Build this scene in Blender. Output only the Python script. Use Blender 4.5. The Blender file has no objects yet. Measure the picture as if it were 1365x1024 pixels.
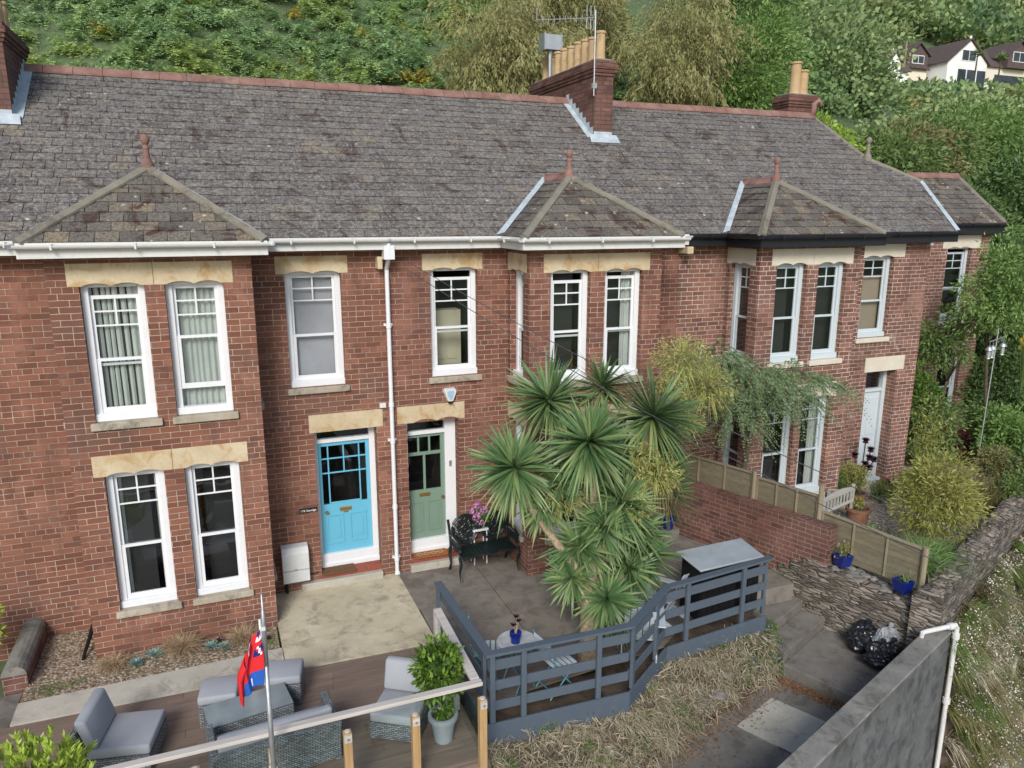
import bpy, math, random
import numpy as np
from mathutils import Vector, Matrix
R = math.radians
rnd = random.Random(7)
nrs = np.random.RandomState(11)
S = bpy.context.scene
COL = S.collection
ORG = {}

# ------------------------------------------------------------------ materials
def _n(nt, t, x=0, **kw):
    n = nt.nodes.new(t)
    for k, v in kw.items():
        setattr(n, k, v)
    return n

class M:
    """small node helper"""
    def __init__(s, name, rough=0.8, spec=0.3):
        s.m = bpy.data.materials.new(name); s.m.use_nodes = True
        s.nt = s.m.node_tree; s.nt.nodes.clear()
        s.out = _n(s.nt, 'ShaderNodeOutputMaterial'); s.b = _n(s.nt, 'ShaderNodeBsdfPrincipled')
        s.b.inputs['Roughness'].default_value = rough
        s.b.inputs['Specular IOR Level'].default_value = spec
        s.nt.links.new(s.b.outputs[0], s.out.inputs[0])
        s._tc = None
    def link(s, a, b): s.nt.links.new(a, b)
    def tc(s, w='Object'):
        if not s._tc: s._tc = _n(s.nt, 'ShaderNodeTexCoord')
        return s._tc.outputs[w]
    def noise(s, scale, detail=4, rough=0.55, vec=None, dist=0.0, stretch=None):
        n = _n(s.nt, 'ShaderNodeTexNoise'); n.inputs['Scale'].default_value = scale
        n.inputs['Detail'].default_value = detail; n.inputs['Roughness'].default_value = rough
        n.inputs['Distortion'].default_value = dist
        v = vec or s.tc()
        if stretch:
            mp = _n(s.nt, 'ShaderNodeMapping'); mp.inputs['Scale'].default_value = stretch
            s.link(v, mp.inputs[0]); v = mp.outputs[0]
        s.link(v, n.inputs['Vector']); return n.outputs['Fac']
    def voro(s, scale, vec=None, feature='F1', out='Distance', stretch=None):
        n = _n(s.nt, 'ShaderNodeTexVoronoi'); n.inputs['Scale'].default_value = scale; n.feature = feature
        v = vec or s.tc()
        if stretch:
            mp = _n(s.nt, 'ShaderNodeMapping'); mp.inputs['Scale'].default_value = stretch
            s.link(v, mp.inputs[0]); v = mp.outputs[0]
        s.link(v, n.inputs['Vector']); return n.outputs[out]
    def ramp(s, f, stops, interp='LINEAR'):
        n = _n(s.nt, 'ShaderNodeValToRGB'); n.color_ramp.interpolation = interp
        e = n.color_ramp.elements
        while len(e) < len(stops): e.new(0.5)
        for i, (p, c) in enumerate(stops):
            e[i].position = p
            e[i].color = (c, c, c, 1) if not hasattr(c, '__len__') else (*c, 1)
        s.link(f, n.inputs[0]); return n.outputs[0]
    def mix(s, f, a, b, mode='MIX'):
        n = _n(s.nt, 'ShaderNodeMix', data_type='RGBA', blend_type=mode)
        for i, v in ((0, f), (6, a), (7, b)):
            if isinstance(v, (int, float)): n.inputs[i].default_value = v if i == 0 else (v, v, v, 1)
            elif isinstance(v, tuple): n.inputs[i].default_value = (*v, 1)
            else: s.link(v, n.inputs[i])
        return n.outputs[2]
    def attr(s, name='rnd'):
        n = _n(s.nt, 'ShaderNodeAttribute'); n.attribute_name = name; return n.outputs['Fac']
    def math(s, op, a, b=0.0):
        n = _n(s.nt, 'ShaderNodeMath', operation=op)
        for i, v in ((0, a), (1, b)):
            if isinstance(v, (int, float)): n.inputs[i].default_value = v
            else: s.link(v, n.inputs[i])
        return n.outputs[0]
    def color(s, c):
        if isinstance(c, tuple): s.b.inputs['Base Color'].default_value = (*c, 1)
        else: s.link(c, s.b.inputs['Base Color'])
        return s
    def bump(s, h, strength=0.4, dist=0.01):
        n = _n(s.nt, 'ShaderNodeBump'); n.inputs['Strength'].default_value = strength; n.inputs['Distance'].default_value = dist
        s.link(h, n.inputs['Height']); s.link(n.outputs[0], s.b.inputs['Normal']); return s
    def translucent(s, amt=0.3):
        t = _n(s.nt, 'ShaderNodeBsdfTranslucent'); mx = _n(s.nt, 'ShaderNodeMixShader'); mx.inputs[0].default_value = amt
        l = s.b.inputs['Base Color'].links
        if l: s.link(l[0].from_socket, t.inputs[0])
        else: t.inputs[0].default_value = s.b.inputs['Base Color'].default_value
        s.link(s.b.outputs[0], mx.inputs[1]); s.link(t.outputs[0], mx.inputs[2]); s.link(mx.outputs[0], s.out.inputs[0]); return s

def plain(name, c, rough=0.6, var=0.12, scale=9, spec=0.3, metal=0, bump=0.0):
    m = M(name, rough, spec)
    d = tuple(x * (1 - var) for x in c); e = tuple(min(1, x * (1 + var)) for x in c)
    f = m.noise(scale, 5)
    m.color(m.ramp(f, [(0.3, d), (0.7, e)]))
    if metal: m.b.inputs['Metallic'].default_value = metal
    if bump: m.bump(m.noise(scale * 6, 4), bump, 0.005)
    return m.m

def brick_mat(name, c1, c2, mortar, dirt=(0.10, 0.075, 0.06), pale=0.3, flem=7):
    m = M(name, 0.88, 0.2)
    uv = m.tc('UV')
    # slight wobble of the courses
    wn = _n(m.nt, 'ShaderNodeTexNoise'); wn.inputs['Scale'].default_value = 5; wn.inputs['Detail'].default_value = 2
    m.link(uv, wn.inputs['Vector'])
    vm = _n(m.nt, 'ShaderNodeVectorMath', operation='SCALE'); vm.inputs['Scale'].default_value = 0.012
    m.link(wn.outputs['Color'], vm.inputs[0])
    va = _n(m.nt, 'ShaderNodeVectorMath', operation='ADD'); m.link(uv, va.inputs[0]); m.link(vm.outputs[0], va.inputs[1])
    b = _n(m.nt, 'ShaderNodeTexBrick')
    m.link(va.outputs[0], b.inputs['Vector'])
    b.inputs['Scale'].default_value = 1; b.inputs['Brick Width'].default_value = 0.262; b.inputs['Row Height'].default_value = 0.0875
    b.inputs['Mortar Size'].default_value = 0.0056; b.inputs['Mortar Smooth'].default_value = 0.25
    b.squash = 0.5; b.squash_frequency = flem; b.offset = 0.5
    b.inputs['Bias'].default_value = 0.0
    b.inputs['Color1'].default_value = (0, 0, 0, 1); b.inputs['Color2'].default_value = (1, 1, 1, 1)
    b.inputs['Mortar'].default_value = (0.5, 0.5, 0.5, 1)
    mid = tuple((x + y) / 2 for x, y in zip(c1, c2))
    dark = tuple(x * 0.66 for x in mid)
    col = m.ramp(b.outputs['Color'], [(0.0, dark), (0.2, c1), (0.45, mid), (0.8, c2), (1.0, tuple(x * 1.15 for x in c2))])
    col = m.mix(m.ramp(m.noise(0.55, 5, 0.6), [(0.35, 0.0), (0.75, 0.75)]), col, tuple(x * 0.80 for x in mid), 'MIX')
    col = m.mix(m.ramp(m.noise(1.35, 5, 0.65, dist=0.5), [(0.50, 0.0), (0.66, 0.55)]), col, tuple(min(1, x * 1.35 + 0.03) for x in c2))
    col = m.mix(m.ramp(m.noise(0.8, 4, 0.6, dist=0.8), [(0.52, 0.0), (0.66, 0.5)]), col, (0.15, 0.085, 0.068))
    col = m.mix(m.ramp(m.noise(26, 5, 0.7), [(0.35, 0.0), (0.8, 0.45)]), col, dirt)
    mcol = m.mix(m.ramp(m.noise(1.1, 4, 0.6), [(0.36, 0.0), (0.56, 1.0)]), tuple(x * 0.42 for x in mortar), mortar)
    mcol = m.mix(m.ramp(m.noise(9, 4, 0.7), [(0.35, 0.0), (0.75, 0.7)]), mcol, tuple(x * 0.55 for x in mortar))
    col = m.mix(b.outputs['Fac'], col, mcol)
    # rain streaks and soot
    col = m.mix(m.ramp(m.noise(1.0, 6, 0.7, vec=m.tc('UV'), stretch=(2.6, 0.35, 1)), [(0.52, 0.0), (0.74, 0.45)]), col, (0.07, 0.05, 0.042))
    # mortar smears, salts
    col = m.mix(m.ramp(m.noise(1.7, 6, 0.75, dist=0.6), [(0.60, 0.0), (0.76, pale)]), col, tuple(min(1, x * 0.95) for x in mortar))
    m.color(col)
    h = m.math('SUBTRACT', m.math('MULTIPLY', m.noise(60, 3), 0.25), b.outputs['Fac'])
    m.bump(h, 0.9, 0.008)
    return m.m

MT = {}
def mats():
    MT['brick1'] = brick_mat('brick_red_left', (0.172, 0.064, 0.042), (0.262, 0.108, 0.068), (0.50, 0.40, 0.32), pale=0.22)
    MT['brick2'] = brick_mat('brick_red_middle', (0.158, 0.060, 0.042), (0.245, 0.102, 0.067), (0.51, 0.41, 0.335), pale=0.25)
    MT['brick3'] = brick_mat('brick_red_right', (0.155, 0.066, 0.047), (0.26, 0.124, 0.088), (0.72, 0.64, 0.57), pale=0.5)
    MT['brickw'] = brick_mat('brick_garden_wall', (0.115, 0.050, 0.040), (0.20, 0.085, 0.065), (0.36, 0.31, 0.27), pale=0.45, dirt=(0.05, 0.05, 0.04))
    MT['brickc'] = brick_mat('brick_chimney', (0.115, 0.058, 0.048), (0.20, 0.095, 0.072), (0.10, 0.08, 0.07), pale=0.12, dirt=(0.03, 0.025, 0.03))
    # slate
    m = M('roof_slate', 0.85, 0.25)
    a = m.attr('rnd')
    col = m.ramp(a, [(0.0, (0.110, 0.095, 0.084)), (0.3, (0.148, 0.132, 0.116)), (0.6, (0.172, 0.155, 0.136)), (0.88, (0.198, 0.180, 0.155)), (0.95, (0.21, 0.178, 0.128)), (1.0, (0.23, 0.19, 0.13))])
    col = m.mix(m.ramp(m.noise(0.5, 4, 0.6), [(0.4, 0.0), (0.7, 0.35)]), col, (0.17, 0.165, 0.155))
    col = m.mix(m.ramp(m.noise(11, 8, 0.95), [(0.47, 0.0), (0.53, 0.8)]), col, (0.055, 0.048, 0.05))
    col = m.mix(m.ramp(m.noise(17, 8, 0.9, dist=0.3), [(0.52, 0.0), (0.56, 0.75)]), col, (0.33, 0.32, 0.295))
    # mossy / reddish stains
    col = m.mix(m.ramp(m.noise(1.9, 9, 0.85, dist=0.8), [(0.54, 0.0), (0.59, 0.75)]), col, (0.05, 0.028, 0.024))
    # lichen spots
    sp = m.voro(4.2, out='Distance'); wob = m.noise(24, 3)
    spot = m.ramp(m.math('ADD', sp, m.math('MULTIPLY', wob, 0.10)), [(0.22, 1.0), (0.25, 0.0)])
    spot = m.math('MULTIPLY', spot, m.ramp(m.noise(2.6, 2), [(0.62, 0.0), (0.66, 0.8)]))
    col = m.mix(spot, col, (0.50, 0.50, 0.45))
    m.color(col).bump(m.noise(34, 5, 0.7), 0.6, 0.006)
    MT['slate'] = m.m
    # mossier slates of the projecting roofs
    m = M('roof_slate_mossy', 0.88, 0.2)
    a = m.attr('rnd')
    col = m.ramp(a, [(0.0, (0.115, 0.102, 0.09)), (0.4, (0.155, 0.14, 0.12)), (0.75, (0.185, 0.167, 0.14)), (1.0, (0.24, 0.20, 0.14))])
    col = m.mix(m.ramp(m.noise(28, 6, 0.8), [(0.46, 0.0), (0.58, 0.7)]), col, (0.045, 0.038, 0.034))
    col = m.mix(m.ramp(m.noise(2.6, 6, 0.75, dist=0.8), [(0.53, 0.0), (0.60, 0.85)]), col, (0.06, 0.032, 0.024))
    sp = m.voro(7, out='Distance'); wob = m.noise(24, 3)
    spot = m.ramp(m.math('ADD', sp, m.math('MULTIPLY', wob, 0.12)), [(0.26, 1.0), (0.30, 0.0)])
    spot = m.math('MULTIPLY', spot, m.ramp(m.noise(3.6, 2), [(0.56, 0.0), (0.61, 0.7)]))
    col = m.mix(spot, col, (0.52, 0.51, 0.44))
    m.color(col).bump(m.noise(34, 5, 0.7), 0.6, 0.006)
    MT['slate_moss'] = m.m
    def stone(name, base, hi, stain, t=0.5, bump=0.4, st=None):
        m = M(name, 0.9, 0.2)
        c = m.ramp(m.noise(2.2, 6, 0.65), [(0.3, base), (0.7, hi)])
        c = m.mix(m.ramp(m.noise(3.1, 6, 0.7, dist=0.5), [(t, 0.0), (t + 0.14, 0.75)]), c, stain)
        c = m.mix(m.ramp(m.noise(45, 4, 0.8), [(0.5, 0.0), (0.8, 0.4)]), c, tuple(x * 0.45 for x in base))
        m.color(c).bump(m.noise(30, 5, 0.7), bump, 0.006)
        return m.m
    MT['lintel'] = stone('sandstone_lintel', (0.47, 0.375, 0.235), (0.60, 0.51, 0.36), (0.40, 0.235, 0.085), 0.50, 0.25)
    MT['lintel_pale'] = stone('painted_cream_lintel', (0.54, 0.49, 0.39), (0.63, 0.59, 0.49), (0.45, 0.40, 0.32), 0.66, 0.15)
    MT['sill'] = stone('weathered_stone_sill', (0.29, 0.25, 0.19), (0.46, 0.41, 0.33), (0.13, 0.115, 0.09), 0.5)
    MT['terracotta'] = stone('terracotta_ridge', (0.19, 0.095, 0.075), (0.32, 0.20, 0.165), (0.12, 0.085, 0.075), 0.52)
    MT['pot_buff'] = stone('buff_chimney_pot', (0.42, 0.29, 0.155), (0.52, 0.38, 0.22), (0.22, 0.16, 0.10), 0.56, 0.2)
    MT['hipstone'] = stone('cement_hip', (0.17, 0.155, 0.125), (0.25, 0.23, 0.18), (0.09, 0.08, 0.06), 0.55)
    MT['render_grey'] = stone('grey_render', (0.085, 0.088, 0.088), (0.17, 0.172, 0.17), (0.05, 0.052, 0.052), 0.48, 0.3)
    MT['render_top'] = stone('lichen_coping', (0.16, 0.155, 0.14), (0.28, 0.27, 0.24), (0.09, 0.085, 0.07), 0.5)
    MT['conc_cream'] = stone('cream_concrete', (0.44, 0.39, 0.27), (0.60, 0.54, 0.40), (0.27, 0.235, 0.185), 0.50, 0.3)
    MT['conc_path'] = stone('pale_concrete_path', (0.36, 0.34, 0.285), (0.50, 0.47, 0.40), (0.24, 0.21, 0.17), 0.54, 0.3)
    MT['conc_grey'] = stone('grey_concrete', (0.185, 0.165, 0.142), (0.25, 0.225, 0.195), (0.135, 0.118, 0.10), 0.47, 0.3)
    MT['conc_dark'] = stone('dark_path_concrete', (0.15, 0.138, 0.12), (0.225, 0.208, 0.183), (0.105, 0.095, 0.08), 0.5, 0.3)
    MT['asphalt'] = stone('road_asphalt', (0.16, 0.16, 0.16), (0.23, 0.228, 0.22), (0.13, 0.13, 0.125), 0.55, 0.3)
    MT['soil'] = stone('soil', (0.075, 0.055, 0.04), (0.14, 0.11, 0.08), (0.05, 0.038, 0.03), 0.5, 0.8)
    MT['earth'] = stone('hill_earth', (0.08, 0.12, 0.06), (0.12, 0.17, 0.08), (0.07, 0.09, 0.045), 0.5, 0.8)
    # rubble slate-stone walling
    m = M('rubble_stone', 0.9, 0.2)
    cell = m.voro(1.0, out='Color', stretch=(4.5, 4.5, 21)); 
    sep = _n(m.nt, 'ShaderNodeSeparateColor'); m.link(cell, sep.inputs[0])
    c = m.ramp(sep.outputs[0], [(0.0, (0.09, 0.075, 0.065)), (0.4, (0.17, 0.145, 0.12)), (0.7, (0.25, 0.215, 0.18)), (1.0, (0.33, 0.29, 0.24))])
    edge = m.voro(1.0, feature='DISTANCE_TO_EDGE', stretch=(4.5, 4.5, 21))
    c = m.mix(m.ramp(edge, [(0.0, 0.8), (0.06, 0.0)]), c, (0.07, 0.062, 0.052))
    c = m.mix(m.ramp(m.noise(1.3, 5, 0.7), [(0.5, 0.0), (0.66, 0.6)]), c, (0.10, 0.095, 0.06))
    c = m.mix(m.ramp(m.noise(25, 5, 0.75), [(0.55, 0.0), (0.7, 0.55)]), c, (0.34, 0.32, 0.28))
    m.color(c).bump(m.ramp(edge, [(0.0, 0.0), (0.16, 1.0)]), 0.9, 0.03)
    MT['rubble'] = m.m
    # white paint etc.
    def paint(name, c, dirt, rough=0.4):
        m = M(name, rough, 0.4)
        m.color(m.mix(m.ramp(m.noise(7, 6, 0.7), [(0.50, 0.0), (0.85, 0.4)]), c, dirt))
        m.bump(m.noise(50, 3), 0.06, 0.003)
        return m.m
    MT['white'] = paint('white_paint', (0.70, 0.715, 0.735), (0.52, 0.52, 0.50))
    MT['white_dirty'] = paint('white_gutter_plastic', (0.62, 0.62, 0.60), (0.32, 0.32, 0.28))
    MT['frame_grey'] = paint('pale_grey_paint', (0.50, 0.56, 0.59), (0.40, 0.44, 0.45))
    MT['blackpaint'] = paint('black_gutter_paint', (0.014, 0.015, 0.019), (0.03, 0.03, 0.035), 0.35)
    MT['blue'] = paint('light_blue_door_paint', (0.125, 0.42, 0.58), (0.10, 0.35, 0.49), 0.35)
    MT['green'] = paint('sage_green_door_paint', (0.175, 0.255, 0.20), (0.14, 0.20, 0.155), 0.4)
    MT['railpaint'] = paint('slate_blue_timber_paint', (0.078, 0.102, 0.132), (0.15, 0.165, 0.17), 0.6)
    MT['cast'] = paint('dark_green_cast_iron', (0.010, 0.018, 0.018), (0.03, 0.05, 0.045), 0.35)
    MT['brass'] = plain('aged_brass', (0.40, 0.26, 0.09), 0.4, metal=0.8)
    MT['steel'] = plain('galvanised_steel', (0.42, 0.44, 0.45), 0.45, metal=0.7, scale=14)
    MT['lead'] = plain('lead_flashing', (0.40, 0.46, 0.49), 0.55, 0.2, scale=6)
    MT['black'] = plain('black_plastic', (0.012, 0.012, 0.013), 0.5)
    MT['cushion'] = plain('grey_cushion_cloth', (0.33, 0.345, 0.37), 0.95, 0.05, 3, 0.1, bump=0.25)
    MT['tableglass'] = plain('table_glass_sheen', (0.22, 0.265, 0.28), 0.12, 0.15, 3, 0.6)  # opaque table glass, its pale grey-blue reflection put into the colour
    MT['cobalt'] = plain('cobalt_glazed_pot', (0.006, 0.018, 0.16), 0.12, 0.2, spec=0.6)
    MT['plasticgrey'] = plain('grey_plastic_pot', (0.30, 0.325, 0.355), 0.5, 0.06, 4)
    MT['lidgrey'] = plain('pale_grey_lid', (0.30, 0.335, 0.36), 0.5, 0.12, 3, bump=0.2)
    MT['potclay'] = plain('brown_clay_pot', (0.22, 0.11, 0.065), 0.75, 0.3, 6)
    MT['potdark'] = plain('dark_planter', (0.05, 0.055, 0.065), 0.6, 0.2, 6)
    MT['turq'] = plain('turquoise_metal', (0.07, 0.24, 0.30), 0.4, 0.1)
    MT['slatwhite'] = plain('pale_blue_white_slats', (0.44, 0.50, 0.55), 0.5, 0.1, 6)
    MT['tabletop'] = plain('pale_grey_table_top', (0.38, 0.40, 0.41), 0.45, 0.2, 7)
    MT['alarm'] = plain('alarm_box_plastic', (0.60, 0.61, 0.60), 0.4, 0.05)
    MT['alarmblue'] = plain('alarm_box_logo_print', (0.30, 0.45, 0.60), 0.4, 0.3, 40)
    MT['redcloth'] = plain('red_flag_cloth', (0.62, 0.025, 0.03), 0.9, 0.12, 12)
    MT['bluecloth'] = plain('blue_flag_cloth', (0.02, 0.10, 0.42), 0.9, 0.12, 12)
    MT['navycloth'] = plain('navy_flag_cloth', (0.015, 0.025, 0.16), 0.9, 0.12, 12)
    MT['whitecloth'] = plain('white_flag_cloth', (0.8, 0.8, 0.8), 0.9, 0.04)
    MT['bag'] = plain('black_bin_bag_plastic', (0.012, 0.013, 0.016), 0.28, 0.3, spec=0.6)
    MT['baggrey'] = plain('grey_bag_plastic', (0.26, 0.27, 0.28), 0.4, 0.3, spec=0.5)
    MT['mat_brown'] = plain('coir_mat', (0.16, 0.095, 0.055), 1, 0.3, 40, 0.05, bump=0.6)
    MT['mat_orange'] = plain('orange_coir_mat', (0.30, 0.13, 0.05), 1, 0.25, 40, 0.05, bump=0.6)
    MT['mat_cream'] = plain('mat_pattern_cream', (0.45, 0.32, 0.20), 1, 0.2, 40, 0.05)
    MT['tile_red'] = plain('quarry_tile_red', (0.26, 0.075, 0.05), 0.6, 0.2, 14)
    MT['room'] = plain('room_wall_shade', (0.03, 0.029, 0.03), 0.9, 0.1, 1)  # indoor darkness painted into the wall colour, so rooms stay unlit
    MT['furn'] = plain('cream_furniture_paint', (0.55, 0.50, 0.38), 0.6, 0.08, 3)
    MT['furnwood'] = plain('brown_furniture_wood', (0.20, 0.10, 0.045), 0.5, 0.2, 6)
    MT['blind'] = plain('grey_lilac_blind_cloth', (0.44, 0.42, 0.48), 0.95, 0.12, 2.2)
    MT['blindtan'] = plain('tan_roller_blind_cloth', (0.36, 0.28, 0.22), 0.95, 0.06, 2)
    MT['net'] = plain('pale_net_curtain_cloth', (0.52, 0.54, 0.52), 0.95, 0.08, 3)
    MT['cable'] = plain('grey_cable_rubber', (0.06, 0.06, 0.07), 0.7)
    MT['white_h'] = paint('far_house_white_render', (0.80, 0.80, 0.78), (0.7, 0.7, 0.66))
    MT['cream_h'] = paint('far_house_cream_render', (0.72, 0.66, 0.54), (0.6, 0.56, 0.46))
    MT['roof_h'] = plain('far_house_brown_tiles', (0.10, 0.075, 0.07), 0.8, 0.25, 3)
    MT['win_h'] = plain('far_window_glass', (0.04, 0.05, 0.06), 0.15, 0.3, 1)
    MT['vinylpink'] = plain('pale_boulder', (0.50, 0.43, 0.36), 0.8, 0.2, 8)
    MT['orangewood'] = plain('orange_timber', (0.42, 0.24, 0.09), 0.8, 0.2, 6)
    MT['shell'] = plain('white_lamp_glass', (0.5, 0.6, 0.62), 0.2, 0.1)
    MT['bark_pale'] = plain('pale_cordyline_bark', (0.31, 0.235, 0.165), 0.9, 0.35, 22, bump=0.8)
    MT['bark'] = plain('tree_bark', (0.085, 0.065, 0.045), 0.95, 0.4, 12, bump=0.8)
    # glass: reflective, see-through
    m = M('window_glass', 0.02)
    m.nt.nodes.remove(m.b)
    t = _n(m.nt, 'ShaderNodeBsdfTransparent'); t.inputs[0].default_value = (0.86, 0.9, 0.88, 1)
    g = _n(m.nt, 'ShaderNodeBsdfGlossy'); g.inputs['Roughness'].default_value = 0.02
    lw = _n(m.nt, 'ShaderNodeLayerWeight'); lw.inputs[0].default_value = 0.5; fo = m.math('ADD', m.math('MULTIPLY', m.math('POWER', lw.outputs['Facing'], 3.0), 0.6), 0.12)
    mx = _n(m.nt, 'ShaderNodeMixShader')
    m.link(fo, mx.inputs[0]); m.link(t.outputs[0], mx.inputs[1]); m.link(g.outputs[0], mx.inputs[2]); m.link(mx.outputs[0], m.out.inputs[0])
    n = _n(m.nt, 'ShaderNodeBump'); n.inputs['Strength'].default_value = 0.12; n.inputs['Distance'].default_value = 0.02
    m.link(m.noise(2.2, 2), n.inputs['Height']); m.link(n.outputs[0], g.inputs['Normal'])
    MT['glass'] = m.m
    m = M('clear_panel_glass', 0.02); m.nt.nodes.remove(m.b)
    t = _n(m.nt, 'ShaderNodeBsdfTransparent'); t.inputs[0].default_value = (0.93, 0.96, 0.95, 1); g = _n(m.nt, 'ShaderNodeBsdfGlossy'); g.inputs['Roughness'].default_value = 0.03; lw = _n(m.nt, 'ShaderNodeLayerWeight'); lw.inputs[0].default_value = 0.5; mx = _n(m.nt, 'ShaderNodeMixShader')
    m.link(m.math('ADD', m.math('MULTIPLY', m.math('POWER', lw.outputs['Facing'], 4.0), 0.2), 0.008), mx.inputs[0]); m.link(t.outputs[0], mx.inputs[1]); m.link(g.outputs[0], mx.inputs[2]); m.link(mx.outputs[0], m.out.inputs[0]); MT['clear'] = m.m
    # wood
    def wood(name, a, b, plank=None, axis=0, rough=0.75, gap=0.05):
        m = M(name, rough, 0.25)
        st = [14, 14, 14]; st[axis] = 0.9
        g = m.noise(1.6, 6, 0.65, stretch=tuple(st), dist=0.4)
        c = m.ramp(g, [(0.28, a), (0.72, b)])
        at = m.attr('rnd')
        c = m.mix(m.ramp(at, [(0.0, 0.0), (1.0, 0.4)]), c, tuple(x * 0.75 for x in a))
        c = m.mix(m.ramp(m.noise(1.4, 4), [(0.5, 0.0), (0.8, 0.4)]), c, tuple(sum(a) / 3 * 0.9 for x in a))
        m.color(c).bump(g, 0.3, 0.004)
        return m.m
    MT['deck_brown'] = wood('brown_deck_boards', (0.165, 0.118, 0.09), (0.27, 0.205, 0.165))
    MT['deck_grey'] = wood('weathered_grey_deck_boards', (0.105, 0.088, 0.075), (0.18, 0.155, 0.135))
    MT['post_orange'] = wood('oiled_post_wood', (0.36, 0.21, 0.085), (0.60, 0.41, 0.20), axis=2)
    MT['rail_white'] = wood('silvered_rail_wood', (0.42, 0.385, 0.35), (0.62, 0.58, 0.53))
    MT['fence_wood'] = wood('weathered_fence_wood', (0.135, 0.118, 0.078), (0.225, 0.195, 0.13), axis=1)
    MT['fence_post'] = wood('fence_post_wood', (0.21, 0.175, 0.115), (0.32, 0.275, 0.19), axis=2)
    MT['benchwood'] = wood('silvered_bench_wood', (0.33, 0.32, 0.29), (0.50, 0.49, 0.45))
    # wicker
    m = M('grey_wicker', 0.6, 0.35)
    w = _n(m.nt, 'ShaderNodeTexBrick'); m.link(m.tc('UV'), w.inputs['Vector'])
    w.inputs['Scale'].default_value = 1; w.inputs['Brick Width'].default_value = 0.06; w.inputs['Row Height'].default_value = 0.026; w.inputs['Mortar Size'].default_value = 0.004
    w.inputs['Color1'].default_value = (0.15, 0.168, 0.18, 1); w.inputs['Color2'].default_value = (0.34, 0.36, 0.375, 1); w.inputs['Mortar'].default_value = (0.02, 0.022, 0.025, 1)
    m.color(m.mix(m.ramp(m.noise(6, 3), [(0.3, 0.0), (0.8, 0.4)]), w.outputs['Color'], (0.09, 0.10, 0.11)))
    m.bump(m.math('SUBTRACT', 1.0, w.outputs['Fac']), 0.7, 0.004)
    MT['wicker'] = m.m
    # gravels
    def gravel(name, cs, scale):
        m = M(name, 0.9, 0.2)
        cell = m.voro(scale, out='Color'); sep = _n(m.nt, 'ShaderNodeSeparateColor'); m.link(cell, sep.inputs[0])
        c = m.ramp(sep.outputs[0], [(i / (len(cs) - 1), x) for i, x in enumerate(cs)])
        d = m.voro(scale)
        c = m.mix(m.ramp(d, [(0.4, 0.0), (0.8, 0.7)]), c, (0.08, 0.065, 0.05))
        m.color(c).bump(m.math('SUBTRACT', 1.0, d), 1.0, 0.02)
        return m.m
    MT['gravel'] = gravel('tan_gravel', [(0.20, 0.14, 0.09), (0.34, 0.26, 0.18), (0.45, 0.37, 0.28), (0.27, 0.17, 0.11), (0.55, 0.50, 0.43)], 24)
    MT['gravel_pale'] = gravel('pale_gravel', [(0.46, 0.37, 0.27), (0.60, 0.50, 0.39), (0.68, 0.61, 0.52), (0.38, 0.31, 0.24)], 22)
    # foliage
    def leaf(name, cs, rough=0.55, tr=0.3, spec=0.3, patch=None, ps=0.25):
        m = M(name, rough, spec)
        c = m.ramp(m.attr('rnd'), [(i / (len(cs) - 1), x) for i, x in enumerate(cs)])
        if patch: c = m.mix(m.ramp(m.noise(ps, 4, 0.6), [(0.48, 0.0), (0.62, 0.8)]), c, patch)
        m.color(c)
        if tr: m.translucent(tr)
        return m.m
    MT['lf_cord'] = leaf('cordyline_leaf', [(0.056, 0.117, 0.044), (0.095, 0.177, 0.067), (0.155, 0.244, 0.095), (0.300, 0.355, 0.144)], 0.4, 0.22, 0.4)
    MT['lf_corddead'] = leaf('dry_cordyline_leaf', [(0.22, 0.15, 0.08), (0.32, 0.23, 0.13), (0.26, 0.17, 0.10)], 0.8, 0.15)
    MT['lf_panicle'] = leaf('olive_flower_panicle', [(0.245, 0.288, 0.086), (0.359, 0.388, 0.115), (0.517, 0.531, 0.186), (0.288, 0.215, 0.101)], 0.7, 0.2)
    MT['lf_bracken'] = leaf('bracken_frond', [(0.197, 0.313, 0.146), (0.286, 0.432, 0.206), (0.377, 0.528, 0.253), (0.447, 0.577, 0.239)], 0.6, 0.35, patch=(0.412, 0.496, 0.134), ps=0.28)
    MT['lf_yellow'] = leaf('yellow_autumn_frond', [(0.42, 0.30, 0.05), (0.50, 0.42, 0.08), (0.30, 0.27, 0.06)], 0.7, 0.25)
    MT['lf_willow'] = leaf('pale_willow_leaf', [(0.231, 0.236, 0.089), (0.304, 0.299, 0.116), (0.399, 0.378, 0.179), (0.158, 0.189, 0.063)], 0.6, 0.3)
    MT['lf_fresh'] = leaf('fresh_green_leaf', [(0.099, 0.186, 0.050), (0.161, 0.273, 0.075), (0.224, 0.348, 0.099), (0.298, 0.397, 0.137)], 0.5, 0.3)
    MT['lf_dark'] = leaf('dark_green_leaf', [(0.052, 0.098, 0.033), (0.085, 0.150, 0.046), (0.124, 0.202, 0.065), (0.182, 0.260, 0.078)], 0.5, 0.25)
    MT['lf_mid'] = leaf('mid_green_leaf', [(0.078, 0.138, 0.042), (0.120, 0.198, 0.058), (0.174, 0.252, 0.078), (0.252, 0.300, 0.108)], 0.55, 0.25)
    MT['lf_wood'] = leaf('woodland_leaf', [(0.090, 0.172, 0.090), (0.164, 0.269, 0.113), (0.269, 0.374, 0.143), (0.419, 0.493, 0.209)], 0.6, 0.3, patch=(0.254, 0.299, 0.128), ps=0.09)
    MT['lf_olive'] = leaf('olive_brown_leaf', [(0.121, 0.132, 0.050), (0.187, 0.193, 0.072), (0.275, 0.242, 0.110), (0.209, 0.143, 0.088)], 0.6, 0.2)
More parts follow.
